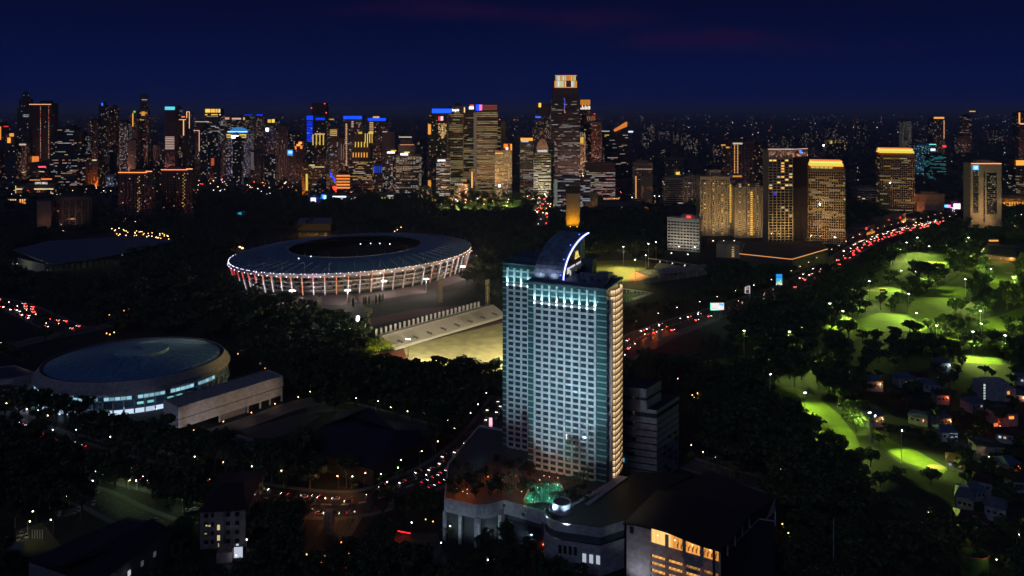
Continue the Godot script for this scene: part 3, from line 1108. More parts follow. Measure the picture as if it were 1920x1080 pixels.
func build_arena_wing() -> void:
	var o := gp(334, 818)
	var u := (gp(531, 752) - o).normalized()
	var v := (gp(288, 757, 18.0) - gp(344, 768, 18.0))
	v.y = 0
	v = v.normalized()
	var t := thing("arena_wing", "long pale flat roofed wing with a dark groove beside the round arena", "hall", o, -atan2(u.z, u.x))
	var w := gp(531, 752).distance_to(o)
	var body := geo(Color(0.42, 0.40, 0.40))
	body.box(Vector3(w / 2, 11.2, -10.5), Vector3(w, 7.4, 21.0))
	body.box(Vector3(w / 2, 4.6, -10.7), Vector3(w - 0.6, 6.0, 20.4))
	part(t, "upper_wall", body.mesh(M.paint))
	var gr := geo(Color(0.05, 0.045, 0.05))
	gr.box(Vector3(w / 2, 10.6, -10.6), Vector3(w - 0.3, 0.6, 20.7))
	part(t, "groove", gr.mesh(M.paint))
	var roof := geo(Color(0.15, 0.24, 0.34))
	roof.box(Vector3(w / 2, 18.05, -10.5), Vector3(w - 1.6, 0.12, 19.4))
	part(t, "roof", roof.mesh(M.metal))
	var lip := geo(Color(0.42, 0.42, 0.44))
	for z in [-0.4, -20.6]:
		lip.box(Vector3(w / 2, 18.6, z), Vector3(w, 0.7, 0.8))
	for x in [0.4, w - 0.4]:
		lip.box(Vector3(x, 18.6, -10.5), Vector3(0.8, 0.7, 19.4))
	part(t, "parapet", lip.mesh(M.paint))
	for x in [0.8, 30.0, 52.0, 62.0, 70.0, w - 0.8]:
		var c := geo(Color(0.5, 0.49, 0.48))
		c.box(Vector3(x, 0, -0.8), Vector3(1.1, 4.7, 1.1))
		part(t, "column", c.mesh(M.paint))
	var wall := geo(Color(0.17, 0.15, 0.17))
	wall.box(Vector3(41.0, 0, -2.0), Vector3(20.0, 4.6, 0.4))
	part(t, "shutter", wall.mesh(M.paint))
	wall = geo(Color(0.30, 0.30, 0.31))
	wall.box(Vector3(w / 2, 0, -14.0), Vector3(w - 2.0, 4.6, 0.5))
	part(t, "inner_wall", wall.mesh(M.paint))
	for x in [20.0, 55.0, 66.0, 75.0]:
		var b := geo(Color(0.7, 1.0, 0.85))
		b.box(Vector3(x, 4.3, -6.0), Vector3(0.5, 0.2, 0.5))
		part(t, "ceiling_light", b.mesh(M.glow4))
		omni(t, Vector3(x, 3.6, -6.0), Color(0.75, 1.0, 0.82), 14.0, 0.3)
	for x in [12.0, 38.0, 64.0]:
		spot(t, Vector3(x + 4.0, 4.0, 34.0), Vector3(x, 9.0, 0.0), Color(1.0, 0.88, 0.77), 330.0, 32.0, 0.9, 0.5)
	spot(t, Vector3(-18.0, 3.0, 40.0), Vector3(0.0, 12.0, -8.0), Color(0.8, 0.85, 1.0), 420.0, 36.0, 0.9, 0.5)
	# left annex of the arena
	var a := thing("arena_annex", "low white annex on square columns beside the arena forecourt", "annex")
	var g := geo(Color(0.50, 0.46, 0.50))
	g.prism(flat([-60, 716, 24, 711, 70, 700, 28, 685, -60, 694], 15.0), 9.0, 15.0)
	g.prism(flat([-60, 728, 30, 735, 72, 728, 74, 715, -60, 700], 9.0), 4.6, 8.6)
	part(a, "body", g.mesh(M.paint))
	g = geo(Color(0.09, 0.08, 0.12))
	g.prism(flat([-60, 714, 22, 709, 66, 700, 28, 687, -60, 696], 15.0), 15.0, 15.1)
	part(a, "roof", g.mesh(M.roofing))
	g = geo(Color(0.05, 0.02, 0.02))
	g.prism(flat([-60, 727, 22, 727, 22, 722, -60, 720], 10.0), 9.0, 11.4)
	part(a, "window", g.mesh(M.glass))
	for q in [[11, 757], [35, 760], [58, 765]]:
		var c := geo(Color(0.62, 0.62, 0.68))
		c.box(gp(q[0], q[1]), Vector3(2.2, 4.7, 2.2))
		part(a, "column", c.mesh(M.paint))
	omni(a, gp(20, 762) + Vector3(0, 3.6, 0), Color(0.75, 0.85, 1.0), 14.0, 0.5)
	omni(a, gp(48, 772) + Vector3(0, 4.0, 2), Color(0.75, 0.85, 1.0), 16.0, 0.5)

func build_stadium() -> void:
	var c := Vector3(-211, 0, -1041)
	var ax := Vector3(0.792, 0, -0.611) * 165.0
	var az := Vector3(0.611, 0, 0.792) * 134.0
	var t := thing("stadium", "huge oval stadium with a dark blue ring roof and lit raking columns", "stadium")
	# ring roof, shallow slope up to the opening
	var g := geo(Color(0.13, 0.32, 0.48))
	var inx := ax.normalized() * 90.0
	var inz := az.normalized() * 78.0
	var n := 96
	for i in n:
		var a := TAU * i / n
		var b := TAU * (i + 1) / n
		for k in 4:
			var s0 := k / 4.0
			var s1 := (k + 1) / 4.0
			var pt := func(s: float, r: float) -> Vector3:
				return c + (ax * cos(s) + az * sin(s)).lerp(inx * cos(s) + inz * sin(s), r) + Vector3(0, 27.0 + 7.0 * sin(r * PI * 0.55), 0)
			g.quad(pt.call(b, s0), pt.call(a, s0), pt.call(a, s1), pt.call(b, s1))
	part(t, "ring_roof", g.mesh(M.metal))
	# radial ridges on the roof and slim masts at the edge
	var ridge := geo(Color(0.30, 0.38, 0.48))
	for i in 64:
		var a := TAU * (i + 0.5) / 64
		var p := c + (ax * cos(a) + az * sin(a)) * 0.985 + Vector3(0, 27.9, 0)
		var q := c + (ax * cos(a) + az * sin(a)).lerp(inx * cos(a) + inz * sin(a), 0.55) + Vector3(0, 33.6, 0)
		ridge.bar(p, q, 0.9, 0.7)
	part(t, "ridge", ridge.mesh(M.metal), "stuff")
	ridge = geo(Color(0.4, 0.42, 0.45))
	for i in 32:
		var a := TAU * i / 32
		var p := c + (ax * cos(a) + az * sin(a)) * 0.95 + Vector3(0, 27.5, 0)
		ridge.tube(p, p + Vector3(0, 11.0, 0), 0.28, 0.15, 5)
		if i % 2 == 0:
			p = c + (inx * cos(a) + inz * sin(a)) * 1.03 + Vector3(0, 33.0, 0)
			ridge.tube(p, p + Vector3(0, 6.0, 0), 0.22, 0.12, 5)
	part(t, "roof_masts", ridge.mesh(M.paint), "stuff")
	g = geo(Color(0.45, 0.47, 0.5))
	g.ring(c, [Vector2(0.6, 33.2), Vector2(0.6, 34.4), Vector2(0, 34.4)], inx, inz, 96)
	part(t, "opening_rim", g.mesh(M.paint))
	# dark bowl of seats and the pitch inside
	g = geo(Color(0.045, 0.03, 0.028))
	g.ring(c, [Vector2(-20, 2.0), Vector2(28.0, 24.0)], inx, inz, 96, false)
	part(t, "seating_bowl", g.mesh(M.stone))
	g = geo(Color(0.03, 0.06, 0.02))
	g.ring(c, [Vector2(-19, 2.0), Vector2(-70, 2.0)], inx, inz, 96, false)
	part(t, "pitch", g.mesh(M.turf))
	for q in [[676, 458], [695, 457], [712, 457], [731, 458], [560, 485], [583, 481]]:
		var p := gp(q[0], q[1], 34.0)
		var b := geo(Color(0.8, 0.9, 1.0))
		b.box(Vector3.ZERO, Vector3(0.9, 0.8, 0.9))
		var o := part(t, "roof_lamp", b.mesh(M.glow4))
		o.position = p
	# purple lit crown band under the eave
	g = geo(Color(0.44, 0.42, 0.45))
	g.ring(c, [Vector2(-3.0, 22.0), Vector2(0.4, 26.9)], ax, az, 120)
	part(t, "eave_band", g.mesh(M.paint))
	g = geo(Color(0.42, 0.39, 0.36))
	for y in [5.0, 10.5, 16.0, 21.6]:
		var off: float = -9.0 + y * 0.26
		g.ring(c, [Vector2(off - 7.0, y - 0.3), Vector2(off, y - 0.3), Vector2(off, y + 0.9), Vector2(off - 7.0, y + 0.9)], ax, az, 120, false)
	part(t, "gallery_floor", g.mesh(M.paint))
	g = geo(Color(0.26, 0.23, 0.20))
	g.ring(c, [Vector2(-17.0, 0.0), Vector2(-11.5, 22.0)], ax, az, 120, false)
	part(t, "inner_wall", g.mesh(M.paint))
	var stairs := geo(Color(0.36, 0.33, 0.30))
	var doors := geo(Color(0.02, 0.02, 0.02))
	var count := 72
	for i in count:
		var a := TAU * i / count
		var d := ax * cos(a) + az * sin(a)
		var nrm := (ax.normalized() * cos(a) / ax.length() + az.normalized() * sin(a) / az.length()).normalized()
		var foot := c + d + nrm * -7.5
		var head := c + d + nrm * -1.6 + Vector3(0, 23.0, 0)
		var col := geo(Color(0.55, 0.52, 0.50))
		col.bar(foot, head, 1.2, 1.6)
		part(t, "column", col.mesh(M.paint))
		# light strip up the outer face of the column; the left ones are red and white
		if nrm.z > 0.02:
			var st := Geo.new()
			var f := foot + nrm * 1.0 + Vector3(0, 1.5, 0)
			var e := head + nrm * 1.0
			var left := clampf((-d.x - 20.0) / 120.0, 0.0, 1.0)
			var red := left > 0.55
			var mid := f.lerp(e, 0.55 if red else 0.72)
			st.col = Color(0.9, 0.85, 0.95) * 0.9
			if not red and i % 3 == 0 and d.x > -40: st.col = Color(1.0, 0.36, 0.16) * 0.9
			st.bar(f, mid, 0.7, 0.5)
			st.col = Color(1.0, 0.10, 0.08) if red else Color(1.0, 0.28, 0.10) * 0.9
			if d.x > 95.0: st.col = Color(0.8, 0.7, 0.95) * 0.8
			st.bar(mid, e, 0.7, 0.5)
			if not (d.x > 50.0 and d.x < 100.0 and i % 4 != 0):
				part(t, "strip_light", st.mesh(M.glow1))
		# lamps along the eave
		var lamp := Geo.new()
		var warm := d.x > 40.0
		lamp.col = Color(1.0, 0.72, 0.5) if warm else Color(0.75, 0.70, 1.0)
		for k in 3:
			var s := TAU * (i + k / 3.0) / count
			var p := c + (ax * cos(s) + az * sin(s)) + nrm * (0.9 if k == 1 else 0.2) + Vector3(0, 26.6 if k != 1 else 23.2, 0)
			lamp.box(p, Vector3(0.7, 0.6, 0.7))
		if nrm.z > -0.02: part(t, "eave_lamp", lamp.mesh(M.glow4))
		if d.z > -70.0:
			for k in 3:
				var s := TAU * (i + 0.2 + 0.3 * k) / count
				var y := 5.9 + 5.5 * k
				var p := c + (ax * cos(s) + az * sin(s)) + nrm * (-15.2 + y * 0.26)
				doors.box(p + Vector3(0, y, 0), Vector3(3.2, 3.0, 1.0), -a)
			var s0 := TAU * (i + 0.15) / count
			var s1 := TAU * (i + 0.85) / count
			var yk := 5.5 * (i % 3) + 5.6
			stairs.bar(c + (ax * cos(s0) + az * sin(s0)) + nrm * -9.0 + Vector3(0, yk, 0), c + (ax * cos(s1) + az * sin(s1)) + nrm * -8.0 + Vector3(0, yk + 5.0, 0), 2.4, 0.5)
	part(t, "doorways", doors.mesh(M.paint), "stuff")
	part(t, "gallery_stairs", stairs.mesh(M.paint), "stuff")
	# unseen lights hung before the facade to brighten galleries and eave
	for i in 15:
		var a := -0.75 + 3.5 * i / 14.0
		var d := ax * cos(a) + az * sin(a)
		var nrm := (ax.normalized() * cos(a) / ax.length() + az.normalized() * sin(a) / az.length()).normalized()
		var warm := d.x > 10.0
		omni(t, c + d + nrm * 7.0 + Vector3(0, 13.0, 0), Color(1.0, 0.80, 0.62) if warm else Color(0.95, 0.78, 0.86), 120.0, 1.0)
		if i % 2 == 0:
			omni(t, c + d + nrm * 3.0 + Vector3(0, 25.0, 0), Color(0.75, 0.52, 1.0) if not warm else Color(1.0, 0.62, 0.5), 9.0, 0.6)
	var halo := flat([372, 535, 400, 512, 440, 498, 470, 540, 560, 552, 700, 550, 800, 532, 865, 505, 900, 478, 925, 495, 880, 522, 800, 548, 640, 572, 500, 568], 0.0)
	sheet("stadium_concourse", halo, 0.05, Color(0.12, 0.10, 0.095), "stone")

# ---------- sports fields ----------
func lattice_mast(where: Vector3, h: float, label: String, head_yaw: float, on: float, wide := 9.0, group := "") -> void:
	var t := thing("floodlight_mast", label, "floodlight mast", where, head_yaw, group)
	var g := geo(Color(0.50, 0.40, 0.18))
	var w := 1.5
	for s in [[-1, -1], [1, -1], [1, 1], [-1, 1]]:
		g.bar(Vector3(s[0] * w, 0, s[1] * w), Vector3(s[0] * w * 0.8, h - 4, s[1] * w * 0.8), 0.35, 0.35)
	var n := int(h / 3.2)
	for k in n:
		var y := (h - 4.0) * k / n
		var y2 := (h - 4.0) * (k + 1) / n
		for s in [1, -1]:
			g.bar(Vector3(-w * 0.9, y, s * w * 0.9), Vector3(w * 0.9, y2, s * w * 0.9), 0.2, 0.2)
			g.bar(Vector3(w * 0.9, y, s * w * 0.9), Vector3(-w * 0.9, y2, s * w * 0.9), 0.2, 0.2)
			g.bar(Vector3(s * w * 0.9, y, -w * 0.9), Vector3(s * w * 0.9, y2, w * 0.9), 0.2, 0.2)
	part(t, "lattice", g.mesh(M.paint), "stuff")
	g = geo(Color(0.42, 0.36, 0.2))
	for r in 5:
		g.box(Vector3(0, h - 4.0 + r * 1.25, 0), Vector3(wide, 0.18, 0.3))
	g.box(Vector3(-wide / 2, h - 4.0, 0), Vector3(0.2, 5.0, 0.3))
	g.box(Vector3(wide / 2, h - 4.0, 0), Vector3(0.2, 5.0, 0.3))
	part(t, "frame", g.mesh(M.paint))
	for r in 4:
		for k in int(wide / 1.2):
			var b := geo(Color(1, 0.97, 0.9) if on > 0.0 else Color(0.55, 0.52, 0.38))
			b.box(Vector3(-wide / 2 + 0.7 + 1.2 * k, h - 3.9 + 1.25 * r, 0.25), Vector3(0.8, 0.8, 0.4))
			part(t, "lamp", b.mesh(M.glow12 if on > 0.0 else M.paint))
	if on > 0.0:
		spot(t, Vector3(0, h - 1.5, 1.2), Vector3(0, 0, 60.0), Color(1, 0.96, 0.86), on, 60.0, 0.8, 1.5)

func flood_pole(where: Vector3, h: float, aim: Vector3, color: Color, energy: float, angle: float, label: String, group: String, lamps := 2) -> void:
	var d := aim - where
	var t := thing("floodlight_pole", label, "floodlight", where, atan2(d.x, d.z), group)
	var g := geo(Color(0.42, 0.43, 0.42))
	g.tube(Vector3.ZERO, Vector3(0, h, 0), 0.32, 0.18, 6)
	g.box(Vector3(0, h - 0.2, 0), Vector3(2.4, 0.25, 0.3))
	part(t, "pole", g.mesh(M.paint))
	for k in lamps:
		var b := geo(Color(1, 1, 0.92))
		b.box(Vector3((k - (lamps - 1) / 2.0) * 1.1, h, 0.3), Vector3(0.6, 0.5, 0.3))
		part(t, "lamp_head", b.mesh(M.glow12))
	if energy > 0.0:
		spot(t, Vector3(0, h + 0.3, 0.9), Vector3(0, 0, Vector2(d.x, d.z).length()), color, energy, angle, 0.9, 0.6)

func build_fields() -> void:
	# athletics ground with its long terrace
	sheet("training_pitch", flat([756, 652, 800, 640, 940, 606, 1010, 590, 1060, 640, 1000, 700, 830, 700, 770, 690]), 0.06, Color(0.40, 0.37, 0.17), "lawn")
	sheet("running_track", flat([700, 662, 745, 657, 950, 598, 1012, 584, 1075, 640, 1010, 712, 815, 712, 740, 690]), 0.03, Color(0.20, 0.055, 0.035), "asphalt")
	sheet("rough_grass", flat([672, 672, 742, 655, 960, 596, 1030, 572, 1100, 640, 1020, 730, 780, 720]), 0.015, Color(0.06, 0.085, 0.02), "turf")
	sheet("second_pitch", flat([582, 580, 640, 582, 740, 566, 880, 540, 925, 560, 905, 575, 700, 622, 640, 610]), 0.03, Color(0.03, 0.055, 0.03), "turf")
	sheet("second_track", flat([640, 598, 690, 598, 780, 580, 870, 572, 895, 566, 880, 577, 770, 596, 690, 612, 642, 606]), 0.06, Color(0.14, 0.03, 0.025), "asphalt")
	var a := gp(741, 657)
	var b := gp(952, 594)
	var u := (b - a).normalized()
	var w := a.distance_to(b)
	var t := thing("athletics_terrace", "long pale concrete terrace with a row of white pillars along its back", "grandstand", a, -atan2(u.z, u.x))
	var n := 12
	var steps := Geo.new()
	for k in n:
		steps.col = Color(0.43, 0.40, 0.36) * (1.0 if k % 2 else 0.94)
		steps.box(Vector3(w / 2, 0, -1.6 - 1.55 * k), Vector3(w, 1.6 + 0.62 * k, 1.56))
	part(t, "terrace_steps", steps.mesh(M.stone), "stuff")
	var deck := geo(Color(0.46, 0.43, 0.38))
	deck.box(Vector3(w / 2, 8.4, -22.4), Vector3(w, 0.8, 5.2))
	deck.box(Vector3(w / 2, 0, -22.0), Vector3(w, 8.4, 3.6))
	part(t, "back_deck", deck.mesh(M.stone))
	var front := geo(Color(0.50, 0.48, 0.42))
	front.box(Vector3(w / 2, 0, -0.5), Vector3(w, 1.9, 0.5))
	part(t, "front_wall", front.mesh(M.stone))
	var rail := geo(Color(0.6, 0.58, 0.5))
	for k in int(w / 1.4):
		rail.box(Vector3(0.7 + 1.4 * k, 1.9, -0.5), Vector3(0.7, 0.7, 0.3))
	part(t, "balustrade", rail.mesh(M.stone), "stuff")
	for k in 8:
		var g := geo(Color(0.05, 0.045, 0.04))
		var x := w * (0.07 + 0.12 * k)
		g.box(Vector3(x, 4.0 + 0.2, -8.5), Vector3(1.8, 1.0, 5.0))
		g.box(Vector3(x + 1.6, 3.0, -6.0), Vector3(1.6, 1.3, 3.0))
		part(t, "vomitory", g.mesh(M.paint))
	for k in [0, 1, 5, 6]:
		var g := geo(Color(0.20, 0.18, 0.16))
		for r in 7:
			g.box(Vector3(w * (0.035 + 0.12 * k) + 4.0, 3.0 + 0.62 * r + 0.9, -5.4 - 1.55 * r), Vector3(w * 0.085, 0.25, 0.5))
		part(t, "seat_rows", g.mesh(M.paint), "stuff")
	var cnt := 25
	for k in cnt:
		var x := w * (0.01 + 0.90 * k / (cnt - 1.0))
		var g := geo(Color(0.62, 0.62, 0.60))
		g.box(Vector3(x, 0, -29.5), Vector3(1.5, 13.6, 1.7))
		part(t, "pillar", g.mesh(M.paint))
		g = geo(Color(0.45, 0.42, 0.36))
		g.bar(Vector3(x, 9.4, -29.0), Vector3(x, 8.8, -24.6), 0.5, 0.6)
		g.bar(Vector3(x, 8.6, -29.0), Vector3(x + 3.0, 3.0, -25.0), 0.4, 0.4)
		part(t, "back_beam", g.mesh(M.paint))
	var dark := geo(Color(0.03, 0.028, 0.025))
	dark.box(Vector3(w / 2, 6.4, -27.0), Vector3(w, 0.3, 4.8))
	part(t, "gangway", dark.mesh(M.paint))
	# masts; the round headed one by the yellow tree is lit
	lattice_mast(gp(690, 624), 24.0, "yellow lattice floodlight mast with a wide lamp grid at the near end of the terrace", 2.4, 0.0, 13.0)
	lattice_mast(gp(826, 567), 31.0, "yellow lattice floodlight mast between the stadium and the dark running track", 0.6, 0.0, 6.0)
	lattice_mast(gp(914, 573), 28.0, "yellow lattice floodlight mast behind the far end of the terrace", 0.9, 0.0, 7.0)
	lattice_mast(gp(599, 604), 25.0, "slim yellow lattice floodlight mast among trees under the stadium columns", 0.6, 0.0, 5.0)
	var p := gp(668, 652)
	var o := thing("round_floodlight", "lit floodlight with a ring of lamps on a slim pole beside the yellow tree", "floodlight", p, 1.1)
	var g := geo(Color(0.25, 0.25, 0.25))
	g.tube(Vector3.ZERO, Vector3(0, 26, 0), 0.4, 0.25, 6)
	g.ring(Vector3(0, 25.0, 0), [Vector2(0, 0), Vector2(0.3, 2.0), Vector2(0.6, 4.4), Vector2(0, 4.6)], Vector3(2.2, 0, 0), Vector3(0, 0, 1.2), 14)
	part(o, "pole", g.mesh(M.paint))
	for k in 10:
		var la := geo(Color(0.9, 0.95, 1.0))
		var s := TAU * k / 10.0
		la.box(Vector3(cos(s) * 1.7, 26.8 + sin(s) * 2.0, 1.9), Vector3(0.8, 0.8, 0.4))
		part(o, "lamp", la.mesh(M.glow12))
	spot(o, Vector3(0, 27.5, 3.2), Vector3(20, 0, 40.0), Color(1, 0.98, 0.85), 900.0, 60.0, 0.9, 1.0)
	spot(o, Vector3(0, 27.5, -3.0), Vector3(-8, 0, -30.0), Color(0.85, 0.97, 1.0), 300.0, 70.0, 0.9, 1.0)
	# unseen poles placed to light the terrace and pitch
	flood_pole(gp(1030, 688), 34.0, gp(880, 640), Color(1.0, 0.93, 0.72), 13000.0, 58.0, "unseen tall floodlight pole lighting the training pitch from its hotel end", "", 4)
	flood_pole(gp(965, 720), 30.0, gp(860, 625), Color(1.0, 0.94, 0.80), 8000.0, 56.0, "unseen floodlight pole lighting the training pitch from its near corner", "", 4)
	flood_pole(gp(765, 700), 28.0, gp(850, 640), Color(1.0, 0.94, 0.80), 6000.0, 56.0, "unseen floodlight pole lighting the training pitch from the left", "", 4)
	build_ball_field()

func build_ball_field() -> void:
	sheet("ball_field", flat([1090, 496, 1130, 490, 1200, 489, 1245, 500, 1235, 515, 1180, 528, 1110, 532, 1080, 520]), 0.05, Color(0.17, 0.20, 0.03), "turf")
	sheet("infield", flat([1178, 526, 1184, 514, 1198, 508, 1225, 509, 1234, 514, 1212, 520, 1200, 527]), 0.09, Color(0.34, 0.13, 0.05), "sand")
	sheet("outfield_path", flat([1080, 497, 1128, 489, 1200, 487.5, 1240, 496, 1248, 501, 1243, 502, 1200, 489, 1130, 491.5, 1085, 500]), 0.08, Color(0.26, 0.12, 0.07), "sand")
	for q in [[[1207, 520, 1320, 504], 11.0, "near", "ball field grandstand with a broad sloping pale roof, the nearer of two"], [[1228, 491, 1322, 506], 10.0, "far", "ball field grandstand under a tilted roof with rows of lit seats, the farther of two"]]:
		var a := gp(q[0][0], q[0][1] + 10)
		var b := gp(q[0][2], q[0][3] + 10)
		var u := (b - a).normalized()
		var w := a.distance_to(b)
		var near: bool = q[2] == "near"
		var t := thing("ball_grandstand", q[3], "grandstand", a, -atan2(u.z, u.x))
		var s := -1.0 if near else 1.0     # the field lies behind the near stand and before the far one
		var g := geo(Color(0.42, 0.40, 0.34))
		for k in 8:
			g.box(Vector3(w / 2, 0, s * (6.0 - k * 1.5)), Vector3(w * 0.94, 1.4 + 0.7 * k, 1.5))
		part(t, "seat_rows", g.mesh(M.stone), "stuff")
		g = geo(Color(0.36, 0.36, 0.33))
		var r := [Vector3(-5, 12.5, s * 10.0), Vector3(w + 4, 11.5, s * 3.0), Vector3(w + 3, 9.5, s * -9.0), Vector3(3, 9.5, s * -9.0)]
		if not near:
			r.reverse()
		var up := Vector3(0, 0.7, 0)
		g.hexa([r[0], r[1], r[2], r[3], r[0] + up, r[1] + up, r[2] + up, r[3] + up] if not near else [r[3], r[2], r[1], r[0], r[3] + up, r[2] + up, r[1] + up, r[0] + up])
		part(t, "roof", g.mesh(M.metal))
		for k in 7:
			var c := geo(Color(0.5, 0.48, 0.42))
			c.box(Vector3(3.0 + (w - 6.0) * k / 6.0, 0, s * -7.5), Vector3(1.0, 9.8, 1.0))
			part(t, "column", c.mesh(M.paint))
		for k in 4:
			var c := geo(Color(1, 0.93, 0.7))
			c.box(Vector3(w * (k + 0.5) / 4.0, 9.6, s * 2.0), Vector3(1.2, 0.3, 0.5))
			part(t, "lamp", c.mesh(M.glow4))
			omni(t, Vector3(w * (k + 0.5) / 4.0, 8.8, s * 3.0), Color(1, 0.92, 0.7), 22.0, 0.5)
	var names := ["tall thin floodlight pole in front of the ball field", "floodlight pole standing at the edge of the orange infield", "floodlight pole with a crosswise lamp bar behind the ball field infield", "tallest floodlight pole beside the far grandstand roof", "yellow lit pole at the back of the ball field"]
	var spots := [[1191, 531, 39.0], [1211, 520, 38.0], [1216, 500, 42.0], [1230, 502, 47.0], [1169, 498, 35.0]]
	for i in 5:
		var q = spots[i]
		flood_pole(gp(q[0], q[1]), q[2] * 0.75, gp(1160, 512), Color(1.0, 0.90, 0.55), 5200.0 if i in [0, 1, 3, 4] else 0.0, 50.0, names[i], "")
	# white framed shelter and walkway in front of the field
	var t := thing("practice_shelter", "white framed practice shelter with a slatted fence below the ball field", "shelter")
	var g := geo(Color(0.62, 0.63, 0.60))
	wall_run(g, gp(1168, 541, 4), gp(1222, 549, 4), 3.6, 4.4, 1.2)
	wall_run(g, gp(1188, 561, 4), gp(1222, 549, 4), 3.4, 4.2, 6.0)
	part(t, "roof", g.mesh(M.paint))
	for k in 9:
		var c := geo(Color(0.5, 0.52, 0.48))
		var p := gp(1168, 541, 4).lerp(gp(1222, 549, 4), k / 8.0)
		c.box(Vector3(p.x, 0, p.z), Vector3(0.6, 4.0, 0.6))
		p = gp(1168, 561, 4).lerp(gp(1218, 552, 4), k / 8.0)
		c.box(Vector3(p.x, 0, p.z), Vector3(0.4, 3.4, 0.4))
		part(t, "posts", c.mesh(M.paint), "stuff")
	sheet("practice_grass", flat([1165, 552, 1218, 548, 1220, 556, 1180, 566, 1160, 566]), 0.07, Color(0.07, 0.16, 0.04), "turf")
	omni(t, gp(1185, 556) + Vector3(0, 6, 0), Color(0.9, 1.0, 0.8), 60.0, 0.5)
	# green field patches lit among the tower tops
	sheet("lit_lawn", flat([826, 394, 870, 384, 990, 380, 1000, 388, 940, 396, 900, 398]), 0.06, Color(0.10, 0.15, 0.04), "turf")

# ---------- low buildings near the camera ----------
func gable_roof(g: Geo, p: Array, ridge_a: Vector3, ridge_b: Vector3) -> void:   # p: four eave corners in order; the ridge runs from side 3-0 to side 1-2
	g.quad(p[0], p[1], ridge_b, ridge_a)
	g.quad(p[2], p[3], ridge_a, ridge_b)
	g.tri(p[1], p[2], ridge_b)
	g.tri(p[3], p[0], ridge_a)

